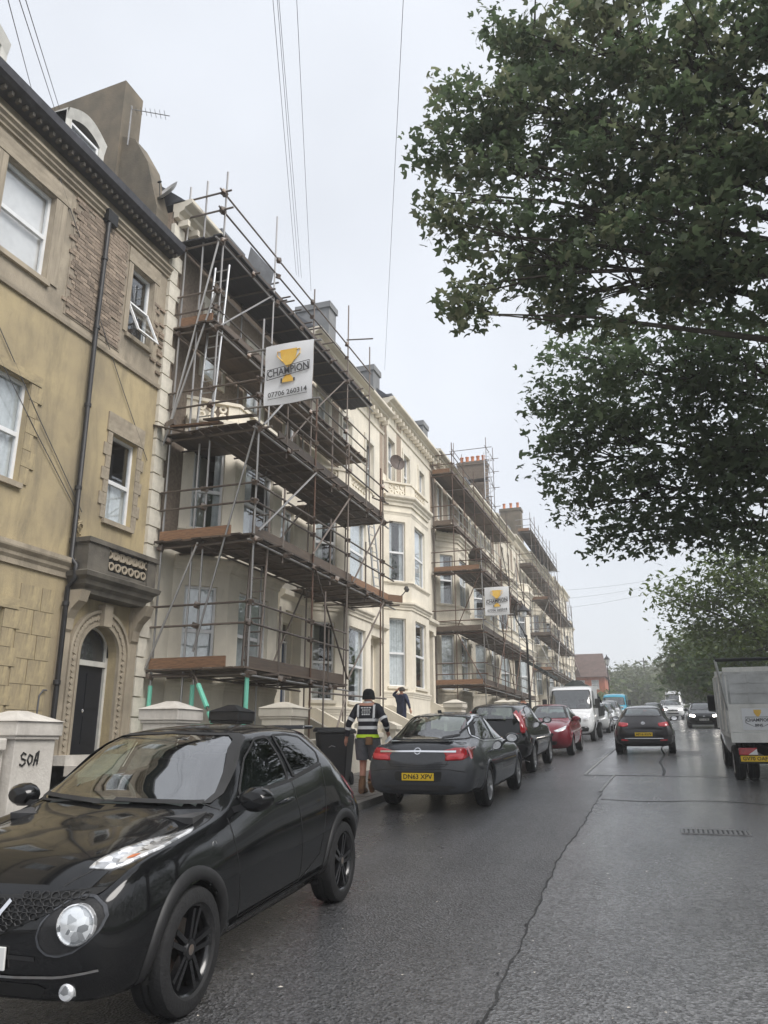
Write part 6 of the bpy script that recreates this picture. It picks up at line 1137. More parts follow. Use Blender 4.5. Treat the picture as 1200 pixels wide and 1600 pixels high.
        ml('tailboard_sign',lambda b:[b.box(-.82,.95,y0-.032,y0-.024,zf+.06,zf+.48)],'banner')
        bq=MB(); cup=[(-.07,.0),(-.065,-.06),(-.02,-.13),(.02,-.13),(.065,-.06),(.07,0)]; bq.add([(-.53+x_,y0-.036,zf+.45+z_) for x_,z_ in cup],[tuple(range(6))]); bq.build('printed_cup','gold',t,world=False)
        o=link('lettering',textmesh('CHAMPION',.085,'ink_grey',bold=.002),t,(-.53,y0-.038,zf+.25)); o.rotation_euler=(R(90),0,0); o=link('lettering',textmesh('BINS',.07,'ink_grey',bold=.002),t,(-.53,y0-.038,zf+.15)); o.rotation_euler=(R(90),0,0)
        bq=MB(); bq.tube([(-.76,y0-.036,zf+.2),(-.76,y0-.036,zf+.31),(-.3,y0-.036,zf+.31),(-.3,y0-.036,zf+.2),(-.53,y0-.036,zf+.09),(-.76,y0-.036,zf+.2)],.006,4); bq.build('printed_frame','ink_grey',t,world=False)
        o=link('lettering',textmesh('Champion Clearance',.11,'ink_grey'),t,(.42,y0-.038,zf+.24)); o.rotation_euler=(R(90),0,0)
        for sd in (-1,1): 
            b=MB(); b.box(sd*.78-.17,sd*.78+.17,y0-.0,y0+.06,.56,.70); lo_=bevel(b.build('tail_lamp','lamp_red',t,world=False),.015); b=MB(); b.prism([(sd*.78-sd*.17,y0-.004,.57),(sd*.78+sd*.0,y0-.004,.57),(sd*.78-sd*.16,y0-.004,.68)],(0,.003,0)); b.build('reverse_lens','banner',lo_,world=False)
        b=MB(); b.box(-.93,-.41,y0-.02,y0-.008,.44,.55); pl=b.build('number_plate','plate_yellow',t,world=False); o=link('lettering',textmesh('GV70 OAF',.098,'ink',bold=.002),pl,(-.67,y0-.024,.495)); o.rotation_euler=(R(90),0,0)
        ml('underrun_bar',lambda b:[b.box(-.95,.95,y0+.02,y0+.1,.4,.52)],'plastic_black')
    else:  # black netted load on the pickup
        b=MB(); rs=random.Random(4); n=14; vs=[]
        for j in range(n+1):
            for i in range(n+1):
                u,v=i/n,j/n; vs.append((-W*.95+1.9*W*u,y0+.1+(y1-y0-.1)*v,zf+.4+ (1.15*math.sin(math.pi*min(1,v*.75+.1))*math.sin(math.pi*(.12+.76*u))+.12*rs.random())))
        b.add(vs,[(j*(n+1)+i,j*(n+1)+i+1,(j+1)*(n+1)+i+1,(j+1)*(n+1)+i) for j in range(n) for i in range(n)]); tag_=b.build('load_cover','awning',t,world=False)
    return t
tipper('white tipper truck with caged sides and trophy print on its tailboard',2.24,20.4,0,'white',True)
tipper('white pickup lorry with black sheeted load parked nose to us',-3.86,37.4,math.pi,'black',False)
# ---------------------------------------------------------------- street lamps, wires, distant house
def lamp(label,x,y,h,swan=False):
    t=thing('street_lamp',label,'street lamp',place(x,y)); b=MB(); b.lathe([(.13,0),(.13,.5),(.09,.6),(.1,.75),(.065,.85),(.055,1.5),(.045,h-.4),(.06,h-.35),(.04,h-.3),(.03,h)],(0,0,.1),'z',12); b.build('post','iron',t,world=False,smooth=True)
    lx=0; lz=h+.1
    if swan:
        b=MB(); b.tube([(.0,0,h-.1),(-.12,0,h+.25),(-.42,0,h+.8),(-.5,0,h+1.2),(-.38,0,h+1.5),(-.16,0,h+1.55),(-.1,0,h+1.35)],.028,8); b.tube([(0,0,h-.3),(-.3,0,h+.1),(-.4,0,h+.5),(-.25,0,h+.55)],.015,6); b.build('swan_neck','iron',t,world=False,smooth=True); lx=-.1; lz=h+.75
        b=MB(); b.lathe([(.06,.6),(.1,.52),(.22,.42),(.28,.36),(.12,.35)],(lx,0,lz),'z',14); b.build('lantern_hood','iron',t,world=False); b=MB(); b.lathe([(.13,.35),(.15,.25),(.11,.12),(.001,.08)],(lx,0,lz),'z',14); b.build('lantern_glass','lamp_clear',t,world=False,smooth=True)
    else:
        b=MB(); b.lathe([(.03,0),(.12,.06),(.13,.1)],(0,0,lz),'z',6); b.lathe([(.3,.62),(.31,.66),(.16,.86),(.05,.98),(.04,1.1),(.001,1.15)],(0,0,lz),'z',6)
        for k in range(6): a=k*math.pi/3; b.tube([(.13*math.cos(a),.13*math.sin(a),lz+.1),(.27*math.cos(a),.27*math.sin(a),lz+.63)],.015,4)
        b.build('lantern_hood','iron',t,world=False); b=MB(); b.lathe([(.12,.1),(.255,.62)],(0,0,lz),'z',6); b.build('lantern_glass','lamp_clear',t,world=False)
lamp('ornate black swan-neck street lamp standing by the middle scaffold',-5.25,33.2,4.3,True)
lamp('black lantern street lamp beyond the end of the terrace',-5.2,83.5,5.0); lamp('black lantern street lamp at the bend before the far trees',1.0-4.2,150,5.6)
tp=thing('telegraph_pole','bare wooden telegraph pole in front of the far trees','pole',place(-3.0,152)); b=MB(); b.tube([(0,0,0),(0,0,9.2)],[.16,.1],8); b.build('shaft','bark',tp,world=False); b=MB(); b.box(-.7,.7,-.05,.05,8.5,8.65); b.build('crossarm','bark',tp,world=False)
def wire(label,p,q,sag=.25,r=.008,group='overhead wires'):
    p=Vector(p);q=Vector(q); n=14; b=MB(); b.tube([p.lerp(q,i/n)-Vector((0,0,sag*4*(i/n)*(1-i/n))) for i in range(n+1)],r,5); return tag(b.build('overhead_wire','cable'),label,'wire',group)
PP=Vector((8.6,-22.,8.2))
for (px,py,X,lab) in ((463,430,-10.6,'thin overhead wires fanning down to the scaffolded quoined house'),(467,432,-10.8,'thin overhead wires fanning down to the scaffolded quoined house'),(471,434,-11.,'thin overhead wires fanning down to the scaffolded quoined house'),(486,455,-10.8,'thin overhead wires fanning down to the scaffolded quoined house'),(601,578,-10.5,'single overhead wire reaching the chimney before the clean bay house')):
    wire(lab,onX(px,py,X),PP+Vector((rnd.uniform(-.3,.3),0,rnd.uniform(-.2,.2))),.0,.0055)
for (a,e,X) in (((10,-10),(50,142),-10.6),((27,-10),(86,172),-10.9),((37,-10),(93,170),-11.)):
    q=onX(*e,X); p=onY(*a,5.2); wire('overhead wires crossing above the dormers of the ochre house',q,q+(p-q)*3.,0,.006)
for k,(y0,y1) in enumerate(((922,896),(935,905),(950,915))):
    wire('faint far overhead wires strung across the road past the terrace',onY(884,y0,95),onY(884,y0,95)+(onY(1040,y1,95)-onY(884,y0,95))*1.6,.5,.012)
for (a,e) in (((-10,490),(128,800)),((-10,540),(124,806)),((85,250),(125,370)),((150,480),(230,720))): 
    p=onX(*a,FX+.035); q=onX(*e,FX+.035); b=MB(); b.tube([p,p.lerp(q,.5)-Vector((0,0,.03)),q],.009,5); b.build('surface_cable','cable',h1)
# distant brick house with tiled roof
rh=thing('brick_house','red brick house with brown tiled gable beyond the terrace','house',(-10.2,116,gz(116))); g=gz(116)
P=Plane((0,114),(1,0)); b=MB()
panel(b,P,-14.5,-7.6,g-1,g+4.9,[(-13.4,-12.4,g+3.2,g+4.4),(-11.3,-10.3,g+3.2,g+4.4),(-9.4,-8.4,g+3.2,g+4.4),(-11.3,-10.3,g+.8,g+2.2)],.15); b.add([(-7.6,114,g-1),(-7.6,122,g-1),(-7.6,122,g+4.9),(-7.6,114,g+4.9)],[(0,1,2,3)]); b.build('wall','brick_far',rh)
for u in (-13.4,-11.3,-9.4): window(rh,P,u,u+1.,g+3.2,g+4.4,.1,.5,simple=True,sillm='stucco_white')
b=MB(); b.prism([(-7.3,113.6,g+4.8),(-7.3,122.4,g+4.8),(-7.9,118,g+8.4)],(-7.2,0,0)); b.build('roof','tile_far',rh); b=MB(); b.prism([(-13.6,113.7,g+4.8),(-10.7,113.7,g+4.8),(-12.1,113.7,g+9.0)],(0,4,0)); b.build('gable','tile_far',rh);
# ---------------------------------------------------------------- bins, bags
def wheelie(label,x,y,rz):
    t=thing('wheelie_bin',label,'bin',(x,y,gz(y)+.12),rz); b=MB(); b.add([(sx*(.22 if z<.1 else .285),sy*(.24 if z<.1 else .34),z) for z in (.06,.98) for sx in (-1,1) for sy in (-1,1)],[(0,1,3,2),(4,6,7,5),(0,4,5,1),(2,3,7,6),(0,2,6,4),(1,5,7,3)]); bevel(b.build('body','bin_black',t,world=False),.03)
    b=MB(); b.prism([(-.31,-.38,.985),(-.31,.36,.985),(-.31,.34,1.05),(-.31,-.3,1.075),(-.31,-.38,1.03)],(.62,0,0)); bevel(b.build('lid','bin_black',t,world=False),.015); b=MB(); b.tube([(-.24,.4,1.0),(.24,.4,1.0)],.018,8); b.build('handle','bin_black',t,world=False)
    for sx in (-1,1): b=MB(); b.lathe([(.001,-.025),(.1,-.025),(.1,.025),(.001,.025)],(sx*.24,.26,.1),'x',14); b.build('wheel','tyre',t,world=False)
    b=MB(); b.tube([(-.08,-.345,.72),(-.02,-.352,.75),(.05,-.352,.73)],.008,4); b.build('worn_mark','steel_galv',t,world=False); return t
wheelie('black wheelie bin on the pavement left of the walking man',-6.2,14.9,.15); wheelie('black wheelie bin half hidden behind the front bin',-6.55,15.6,-.1)
def bag(name,label,c,s,m,seed):
    rs=random.Random(seed); bm=bmesh.new(); bmesh.ops.create_icosphere(bm,subdivisions=3,radius=1)
    for v in bm.verts: k=1+.25*math.sin(v.co.x*5+seed)*math.sin(v.co.y*6)*math.sin(v.co.z*4+1)+.12*rs.random(); v.co=Vector((v.co.x*s[0]*k,v.co.y*s[1]*k,max(-s[2]*.85,v.co.z*s[2]*k)))
    me=bpy.data.meshes.new(name); bm.to_mesh(me); bm.free(); me.materials.append(MAT[m]); me.polygons.foreach_set('use_smooth',[True]*len(me.polygons)); return tag(link(name,me,None,c),label,'bag')
bag('refuse_bag','crumpled red bag on the pavement beside the black bin',(-5.7,13.2,gz(13.2)+.12+.2),(.2,.5,.24),'bag_red',3)
# ---------------------------------------------------------------- people
def body_mesh(J,E,root):
    me=bpy.data.meshes.new('person'); names=list(J); me.from_pydata([J[n][:3] for n in names],[(names.index(a),names.index(c)) for a,c in E],[]); o=bpy.data.objects.new('tmp',me); COL.objects.link(o)
    m=o.modifiers.new('s','SKIN'); m.use_smooth_shade=True
    for i,n in enumerate(names): me.skin_vertices[0].data[i].radius=(J[n][3],J[n][4] if len(J[n])>4 else J[n][3]); me.skin_vertices[0].data[i].use_root=(n==root)
    s=o.modifiers.new('u','SUBSURF'); s.levels=2; s.render_levels=2
    dg=bpy.context.evaluated_depsgraph_get(); out=bpy.data.meshes.new_from_object(o.evaluated_get(dg)); bpy.data.objects.remove(o); return out
def person(label,x,y,rz,J,region,mats,z0=.115,scale=1.):
    t=thing('person',label,'person',(x,y,gz(y)+z0),rz); t.scale=(scale,)*3
    E=[('pelvis','waist'),('waist','chest'),('chest','neck'),('neck','skull'),('skull','crown_top'),('chest','shL'),('chest','shR'),('shL','elL'),('elL','wrL'),('shR','elR'),('elR','wrR'),('pelvis','hipL'),('pelvis','hipR'),('hipL','knL'),('knL','anL'),('anL','toL'),('hipR','knR'),('knR','anR'),('anR','toR')]
    me=body_mesh(J,E,'pelvis'); me.materials.clear()
    for m in mats: me.materials.append(MAT[m])
    from mathutils import noise as _nz
    for v in me.vertices:
        if v.co.z>.3: v.co+=v.normal*(.011*_nz.noise(v.co*9)+.006*_nz.noise(v.co*21)) if v.co.z<1.52 else v.normal*0
    for p in me.polygons: p.material_index=region(p.center); p.use_smooth=True
    o=link('body',me,t); bv=BVHTree.FromPolygons([v.co for v in me.vertices],[p.vertices for p in me.polygons]); t_=t
    for s in ('L','R'): # hands: palm and five bent fingers
        a=Vector(J['wr'+s][:3]); d=(a-Vector(J['el'+s][:3])).normalized(); u=Vector((1 if s=='L' else -1,0,0)); u=(u-d*u.dot(d)).normalized(); v=d.cross(u); b=MB()
        b.tube([a,a+d*.04,a+d*.085],[.026,.038,.034],8)
        for k in range(4): l=(.062,.072,.068,.052)[k]; r0=a+d*.08+v*(.03-.02*k); b.tube([r0,r0+d*l*.55,r0+d*l*.9+u*.02],[.0095,.009,.007],6)
        r0=a+d*.03+v*.03; b.tube([r0,r0+v*.03+d*.03,r0+v*.035+d*.06],[.011,.0105,.008],6); b.build('hand','skin',t,world=False,smooth=True)
    return t,bv
def band(t,bv,name,m,a,d,z0,z1,off=.008,n=28,arc=(0,2*math.pi)):
    """a strip hugging a limb or trunk: cast outwards from its axis"""
    a=Vector(a);d=Vector(d).normalized(); e=d.orthogonal().normalized() if abs(d.z)<.95 else Vector((1,0,0)); e=(e-d*e.dot(d)).normalized(); g=d.cross(e); vs=[]
    for k in range(n+1):
        q=arc[0]+(arc[1]-arc[0])*k/n; r=e*math.cos(q)+g*math.sin(q)
        for zz in (z0,z1):
            h=bv.ray_cast(a+d*zz,r,.5); p=h[0] if h[0] is not None else a+d*zz+r*.12; vs.append(p+r*off)
    b=MB(); b.add(vs,[(2*k,2*k+2,2*k+3,2*k+1) for k in range(n)]); return b.build(name,m,t,world=False,smooth='all')
JM=dict(pelvis=(0,0,.97,.17,.13),waist=(0,.0,1.13,.175,.135),chest=(0,.02,1.40,.2,.15),neck=(0,.04,1.555,.075,.075),skull=(0,.06,1.66,.092,.105),crown_top=(0,.05,1.78,.06,.07),shL=(-.2,.0,1.475,.085,.09),shR=(.2,0,1.475,.085,.09),elL=(-.345,-.04,1.2,.062,.062),wrL=(-.41,.03,.95,.042,.042),elR=(.36,-.05,1.21,.062,.062),wrR=(.33,.17,1.06,.042,.042),
  hipL=(-.105,0,.9,.115,.12),hipR=(.105,0,.9,.115,.12),knL=(-.10,.07,.52,.068,.072),anL=(-.10,.02,.115,.05,.052),toL=(-.11,.19,.05,.045,.05),knR=(.12,.14,.53,.068,.072),anR=(.13,-.17,.24,.05,.052),toR=(.135,-.10,.055,.045,.05))
def regM(c):
    if c.z>1.52 and abs(c.x)<.14: return 1
    if abs(c.x)>.25 and c.z<1.02: return 1 if (c.x<0 and c.z<.97) else 0
    if c.z>.99: return 0
    if c.z>.60: return 2
    if c.z>.30 or (c.x>.02 and c.z>.33): return 1
    return 3
t,bv=person('man walking away in black reflective-striped jacket, grey shorts and tan boots','x' and -5.12,13.72,.05,JM,regM,['jacket_navy','skin','shorts_grey','boot'],scale=1.0)
band(t,bv,'reflective_band','reflective',(0,.01,0),(0,0,1),1.10,1.155); band(t,bv,'reflective_band','reflective',(0,.01,0),(0,0,1),1.235,1.285); band(t,bv,'hi_vis_hem','hi_vis',(0,.0,0),(0,0,1),.955,1.01,.018)
for s,(sh,el,wr) in (('L',('shL','elL','wrL')),('R',('shR','elR','wrR'))):
    a=Vector(JM[sh][:3]);e=Vector(JM[el][:3]);w2=Vector(JM[wr][:3]); band(t,bv,'reflective_band','reflective',a,(e-a),.2,.25,.008,16); band(t,bv,'reflective_band','reflective',e,(w2-e),.05,.10,.008,16)
def backstrip(pts,wd,nm='reflective_band',m='reflective'):
    vs=[]
    for (x_,z_) in pts:
        for s in (-1,1): h=bv.ray_cast(Vector((x_+s*wd/2,-.6,z_)),Vector((0,1,0))); p=h[0] if h[0] is not None else Vector((x_+s*wd/2,-.15,z_)); vs.append(p+Vector((0,-.007,0)))
    b=MB(); b.add(vs,[(2*k,2*k+2,2*k+3,2*k+1) for k in range(len(pts)-1)]); b.build(nm,m,t,world=False,smooth='all')
for s in (-1,1): backstrip([(s*.15,z) for z in np.linspace(1.285,1.53,8)],.04)
for (z,w0,hh) in ((1.475,.2,.022),(1.435,.16,.018),(1.40,.18,.014),(1.36,.16,.026)): 
    for i in range(4): backstrip([(-w0/2+w0*(i+.5)/4,z-hh*.5),(-w0/2+w0*(i+.5)/4,z+hh*.5)],w0/4*.8,'printed_word')
b=MB(); b.lathe([(.11,-.02),(.114,.04),(.108,.09),(.088,.135),(.05,.162),(.001,.168)],(0,.055,1.655),'z',18); b.lathe([(.112,-.03),(.118,-.025),(.119,.03),(.114,.035)],(0,.055,1.655),'z',18); b.build('beanie','wool_black',t,world=False,smooth=True)
b=MB(); b.lathe([(.088,0),(.1,.03),(.092,.06)],(0,.03,1.53),'z',14); b.build('collar','reflective',t,world=False,smooth=True)
for (s,kz,wd) in (('L','knL',.118),('R','knR',.118)): # wide legs of the shorts
    hp=Vector(JM['hip'+s][:3]); kn=Vector(JM[kz][:3]); d=kn-hp; b=MB(); b.tube([hp+Vector((0,0,.04)),hp+d*.35,hp+d*.82],[.13,.128,.122],16,False); b.build('shorts_leg','shorts_grey',t,world=False,smooth=True)
for s in ('L','R'): # chunky boots
    an=Vector(JM['an'+s][:3]); to=Vector(JM['to'+s][:3]); d=(to-an); b=MB(); 
    if s=='L': b.tube([an+Vector((0,0,.13)),an+Vector((0,0,.05)),an+Vector((0,-.01,-.04))],[.064,.066,.068],12); b.tube([(an.x,an.y-.06,.055),(an.x,an.y+.08,.06),(an.x,an.y+.2,.045)],[.055,.056,.045],10)
    else: b.tube([an+Vector((0,.06,.12)),an+Vector((0,.02,.04)),an],[.064,.066,.066],12); b.tube([an+Vector((0,-.04,-.02)),an+Vector((0,.0,-.1)),an+Vector((0,.06,-.185))],[.055,.056,.045],10)
    b.build('boot','boot',t,world=False,smooth=True)
hb=bag('carrier_bag','white carrier bag held by the walking man in the striped jacket',(-5.12+.36,13.72+.22,gz(13.72)+.115+.74),(.13,.11,.2),'bag_white',8)
# tool pouch
b=MB(); b.obox((.08,-.16,.9),(.06,0,0),(0,.03,0),(0,0,.07)); bevel(b.build('tool_pouch','boot',t,world=False),.01)
J2=dict(JM); J2.update(elR=(.34,-.02,1.22,.058,.058),wrR=(.36,.06,.98,.04,.04),elL=(-.40,.02,1.53,.058,.058),wrL=(-.17,.02,1.72,.04,.04),knR=(.11,.02,.52,.068,.072),anR=(.12,0,.1,.05,.052),toR=(.13,.16,.05,.045,.05),knL=(-.1,.02,.52,.068,.072),anL=(-.11,0,.1,.05,.052),toL=(-.12,.16,.05,.045,.05))
def reg2(c):
    if c.z>1.53 and abs(c.x)<.13: return 1
    if abs(c.x)>.12 and c.z>1.66: return 1
    if abs(c.x)>.27 and c.z<1.03: return 1
    if c.z>.98: return 0
    return 2 if c.z>.1 else 3
p=onX(627,1072,-8.95)
t,bv=person('man in dark navy clothes with one hand raised to his head by the clean bay',p.x,p.y,-.35,J2,reg2,['navy_top','skin','navy_top','boot'],z0=p.z-1.80-gz(p.y),scale=.98)
b=MB(); b.lathe([(.104,0),(.112,.05),(.106,.1),(.085,.14),(.04,.165),(.001,.17)],(0,.045,1.645),'z',16); b.build('hair','hair',t,world=False,smooth=True)
J3=dict(J2); J3.update(elL=(-.33,-.02,1.22,.058,.058),wrL=(-.35,.06,.98,.04,.04))
p=onX(817,1094,-5.6); t,bv=person('dark-clothed person standing behind the parked cars by the lamp post',p.x,p.y,.2,J3,reg2,['jacket_navy','skin','navy_top','boot'],scale=.97)
b=MB(); b.lathe([(.104,0),(.112,.05),(.106,.1),(.085,.14),(.04,.165),(.001,.17)],(0,.045,1.645),'z',16); b.build('hair','hair',t,world=False,smooth=True)
# ---------------------------------------------------------------- trees
def leaf_cloud(name,C,size,mats,parent,seed,lobes=3,org=None,flat=.55,mixer=None):
    """C: leaf positions; each leaf is a fan of pointed lobes"""
    rg=np.random.default_rng(seed); N=len(C); nrm=rg.normal(size=(N,3)); nrm[:,2]=np.abs(nrm[:,2])+flat; nrm/=np.linalg.norm(nrm,axis=1)[:,None]
    a=rg.normal(size=(N,3)); a-=nrm*(a*nrm).sum(1)[:,None]; a/=np.linalg.norm(a,axis=1)[:,None]; b=np.cross(nrm,a); s=size*(.45+1.05*rg.random(N)**1.3)[:,None]
    V=[];off=C-org if org is not None else C
    per=1+lobes*3
    vv=np.zeros((N,per,3)); vv[:,0]=off; 
    for k in range(lobes):
        th=(k-(lobes-1)/2)*(.95 if lobes==3 else 1.3); d=a*math.cos(th)+b*math.sin(th); e=-a*math.sin(th)+b*math.cos(th); l=1. if k==(lobes-1)/2 else .82
        vv[:,1+3*k]=off+s*(d*.5*l+e*.24)-nrm*s*.05; vv[:,2+3*k]=off+s*d*l-nrm*s*.16; vv[:,3+3*k]=off+s*(d*.5*l-e*.24)-nrm*s*.05
    idx=np.array([[0,1+3*k,2+3*k,3+3*k] for k in range(lobes)]); F_=(np.arange(N)[:,None,None]*per+idx[None]).reshape(-1)
    me=bpy.data.meshes.new(name); me.vertices.add(N*per); me.vertices.foreach_set('co',vv.reshape(-1)); nf=N*lobes; me.loops.add(nf*4); me.loops.foreach_set('vertex_index',F_.astype(np.int32)); me.polygons.add(nf); me.polygons.foreach_set('loop_start',np.arange(0,nf*4,4,dtype=np.int32)); me.polygons.foreach_set('loop_total',np.full(nf,4,dtype=np.int32))
    for m in mats: me.materials.append(MAT[m])
    mi=(rg.random(N)<.12).astype(np.int32) if mixer is None else mixer; me.polygons.foreach_set('material_index',np.repeat(mi,lobes)); me.update(); me.validate(); return link(name,me,parent)
def pxm(p): return F/((Vector(p)-CAM).dot(FW))
def tree(label,x,y,clumps,nclus,perc,leafsize,mats,seed,trunk_r=.3,lobes=3,spread=.36,world_clumps=None,name='broadleaf_tree',shell=.55,group=None,limbs=True,twigs=.9,olive=.42):
    rs=random.Random(seed); rg=np.random.default_rng(seed); t=thing(name,label,'tree',place(x,y),group=group); org=np.array(place(x,y))
    cl=[]
    for c in clumps:
        p=onY(c[0],c[1],c[2]); cl.append((p,c[3]/pxm(p)))
    for c in (world_clumps or []): cl.append((Vector(c[:3]),c[3]))
    ctr=sum((p for p,_ in cl),Vector((0,0,0)))/len(cl); top=Vector((x+.3*(ctr.x-x)*.3,y+(ctr.y-y)*.2,max(gz(y)+3,ctr.z*.75)))
    b=MB(); g=gz(y); base=Vector((x,y,g-.1)); b.tube([base,base.lerp(top,.03),base.lerp(top,.12),base.lerp(top,.35)+Vector((.08,0,0)),base.lerp(top,.7)+Vector((-.06,.05,0)),top],[trunk_r*1.7,trunk_r*1.35,trunk_r*1.1,trunk_r*.95,trunk_r*.75,trunk_r*.5],12); b.build('trunk','bark',t,smooth=True)
    C=[];tw=MB(); vol=np.array([max(.05,r)**2.2 for _,r in cl]); vol=vol/vol.sum()
    for (p,r),fr in zip(cl,vol):
        st=base.lerp(top,rs.uniform(.45,1.)); m1=st.lerp(p,.45)+Vector((0,0,.1*(p-st).length)); r0=max(.02,trunk_r*.13+r*.025)
        if limbs:
            b=MB(); b.tube([st,m1,st.lerp(p,.8)+Vector((0,0,.05*(p-st).length)),p],[r0*1.3,r0,r0*.45,r0*.12],6); b.build('branch','bark',t,smooth=True)
        n=max(2,int(round(nclus*fr)))
        d=rg.normal(size=(n,3)); d/=np.linalg.norm(d,axis=1)[:,None]; rad=np.where(rg.random(n)<shell,.75+.3*rg.random(n),rg.random(n)**.5*.85)*r; cc=np.array(p)+d*rad[:,None]*np.array((1.,1.,.85))
        for q in cc:
            if limbs and rs.random()<twigs: 
                a=p.lerp(m1,.3*rs.random()); qq=Vector(q); tw.tube([a,a.lerp(qq,.55)+Vector((0,0,.08*r)),qq],[.018+.006*r,.012,.004],4,False)
            k=int(perc*(.6+.8*rs.random())); lp=np.clip(rg.normal(size=(k,3)),-1.7,1.7)*spread*np.array((1,1,.6)); C.append(q+lp)
    if tw.v: tw.build('twigs','bark',t)
    ol=np.concatenate([np.full(len(c),rs.random()<olive) for c in C]); C=np.concatenate(C); mx=((rg.random(len(C))<.08)|(ol&(rg.random(len(C))<.7))).astype(np.int32); o=leaf_cloud('crown',C-0,leafsize,mats,t,seed,lobes,org,mixer=mx); return t,len(C)
T1=[(705,225,10.5,52),(690,300,10.5,36),(755,150,10.5,70),(830,60,11,85),(780,270,11,78),(870,190,11,105),(950,80,11,110),(735,365,10.5,50),(712,450,10.5,40),(800,400,11,75),(745,490,10.5,28),(900,330,11,110),(1000,230,11,115),(1080,100,11,125),(1150,250,11,115),(1180,60,11,100),(870,470,11.5,62),(960,450,11,95),(1060,380,11,115),(1160,420,11,110)]
n1=tree('huge sycamore overhanging the right of the road with olive highlights coloured into its leaf clusters',6.3,12.4,T1,1700,56,.118,['leaf_dark','leaf_highlight'],3,.36,spread=.2,world_clumps=[(6.5,9,9,3.2),(8.5,13,10,3.5),(6,12,13.5,3.2),(5.,6.5,10.5,2.6),(7.5,8,13,3.)])
T2=[(870,625,16.5,48),(930,565,16.5,75),(880,715,16.5,52),(950,680,16.5,85),(1050,580,16,105),(1150,560,16,95),(915,785,16.5,48),(1000,770,16.5,80),(1100,720,16,105),(1180,700,16,90),(940,838,16.5,30),(1000,845,16.5,36),(1070,830,16.5,55),(1160,820,16,75)]
n2=tree('dark dense sycamore behind the huge one with low drooping boughs',6.6,18.5,T2,1150,40,.13,['leaf_dark','leaf_dark'],5,.36,spread=.28,world_clumps=[(7,17,8,3.),(8,20,12,3.5),(6.5,22,9,3.)])
T3=[(1150,885,36,45),(1190,880,36,45),(1045,935,36,32),(1085,930,37,45),(1140,915,36,45),(1185,935,35,50),(1100,985,38,45),(1150,985,36,55),(1190,1010,35,50)]
tree('lighter green lime tree spreading above the white truck',6.2,37.5,T3,420,40,.26,['leaf_mid','leaf_mid'],7,.3,lobes=1,spread=.6,world_clumps=[(7.5,36,6,3.),(8,40,8,3.5)])
tree('ivy-dark tree beside the lighter lime behind the truck',7.,47.,[(1110,1030,46,50),(1080,1000,47,26),(1150,1045,44,60),(1190,1070,43,50)],360,40,.3,['leaf_dark','leaf_mid'],9,.3,lobes=1,spread=.75,world_clumps=[(8,46,7,3.5),(9,50,8,4)])
for i,(x,y,px,py,r) in enumerate(((6.5,66,1075,1010,26),(6.8,80,1070,1025,22),(7.,96,1066,1040,20))):
    lab=('tall hazy tree lining the right of the road beyond the lime','hazy tree second past the dark ivy tree on the right','faint tree furthest along the right side of the road')[i]
    tree(lab,x,y,[(px+10,py+10,y,r),(px,py+30,y,r*.9),(px+30,py+5,y,r*1.3),(px+30,py+40,y,r*1.3),(px+60,py+20,y,r*1.6)],260,36,.42,['leaf_far','leaf_mid'],20+i,.3,lobes=1,spread=1.,limbs=False)
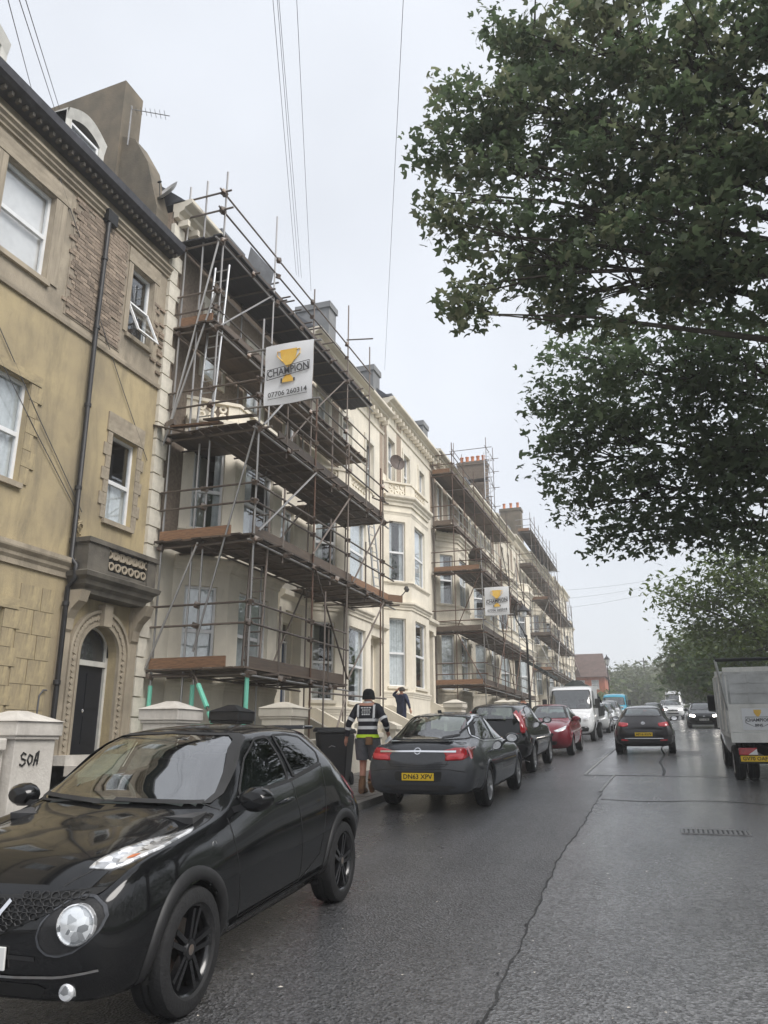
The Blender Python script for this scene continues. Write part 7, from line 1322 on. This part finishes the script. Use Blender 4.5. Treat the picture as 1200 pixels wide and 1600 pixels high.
# wood closing the view: trees that still show as separate crowns
far=[(962,1068,140,18),(985,1058,150,22),(1008,1062,165,20),(1030,1060,170,24),(1052,1070,175,20),(940,1078,132,14),(1000,1078,138,14),(1070,1062,180,24)]
labs=['pale round-headed tree behind the parked teal van','taller pale tree with thin top in the far wood','grey-green tree in the middle of the far wood','broad grey-green tree behind the telegraph pole','dim tree where the far road bends','yellow-green shrubby tree beside the brick house','low yellowish tree in front of the far wood','dark dim tree at the right end of the far wood']
for i,(px,py,y,r) in enumerate(far):
    p=onY(px,py,y); tree(labs[i],p.x,y,[(px,py,y,r),(px-r*.6,py+r*.6,y,r*.8),(px+r*.6,py+r*.7,y,r*.8),(px,py+r*1.3,y,r)],150,30,.8,['leaf_far','leaf_far'] if i not in (5,6) else ['leaf_mid','leaf_far'],40+i,.3,lobes=1,spread=1.6,limbs=False)
# hedge and bank of undergrowth on the right behind the pavement, and a clipped hedge past the terrace
def hedge(label,x0,x1,y0,y1,h,n,size,m,seed):
    rg=np.random.default_rng(seed); t=thing('hedge',label,'hedge',place((x0+x1)/2,(y0+y1)/2)); C=np.stack([rg.uniform(x0,x1,n),rg.uniform(y0,y1,n),rg.random(n)**.7*h],1); C[:,2]*=.8+.35*np.sin(C[:,1]*1.3)*np.sin(C[:,0]*2+C[:,1]*.4); C[:,2]+=G*C[:,1]+.1; leaf_cloud('foliage',C,size,m,t,seed,1,np.array(t.location)); b=MB(); 
    for k in range(int((y1-y0)/2)): y=y0+1+2*k; b.tube([((x0+x1)/2,y,gz(y)),((x0+x1)/2+.1,y+.1,gz(y)+h*.6)],[.05,.02],5)
    b.build('stems','bark',t)
hedge('dense dark hedge along the back of the right pavement',6.5,9.5,-4,62,4.2,52000,.21,['leaf_dark','leaf_mid'],61); hedge('yellow-green clipped hedge beyond the end of the terrace',-9.5,-5.8,98,112,2.6,5000,.4,['leaf_mid','leaf_mid'],62)  # right hedge made extra tall so cars reflect dark leaves instead of sky
sheet('verge',[6.4,60],-20,260,.13,'grass_bank'); 
# ---------------------------------------------------------------- wet misty air
def haze(d):
    m=bpy.data.materials.new('haze_air'); m.use_nodes=True; n=m.node_tree; n.nodes.clear(); o=n.nodes.new('ShaderNodeOutputMaterial'); v=n.nodes.new('ShaderNodeVolumePrincipled'); v.inputs['Color'].default_value=(.97,.985,1.,1); v.inputs['Density'].default_value=d; v.inputs['Anisotropy'].default_value=.2; n.links.new(v.outputs[0],o.inputs['Volume']); MAT['haze_air']=m
    b=MB(); b.box(-160,160,-70,310,-6,32); h=b.build('haze','haze_air'); h['kind']='stuff'; return h
haze(.0017)
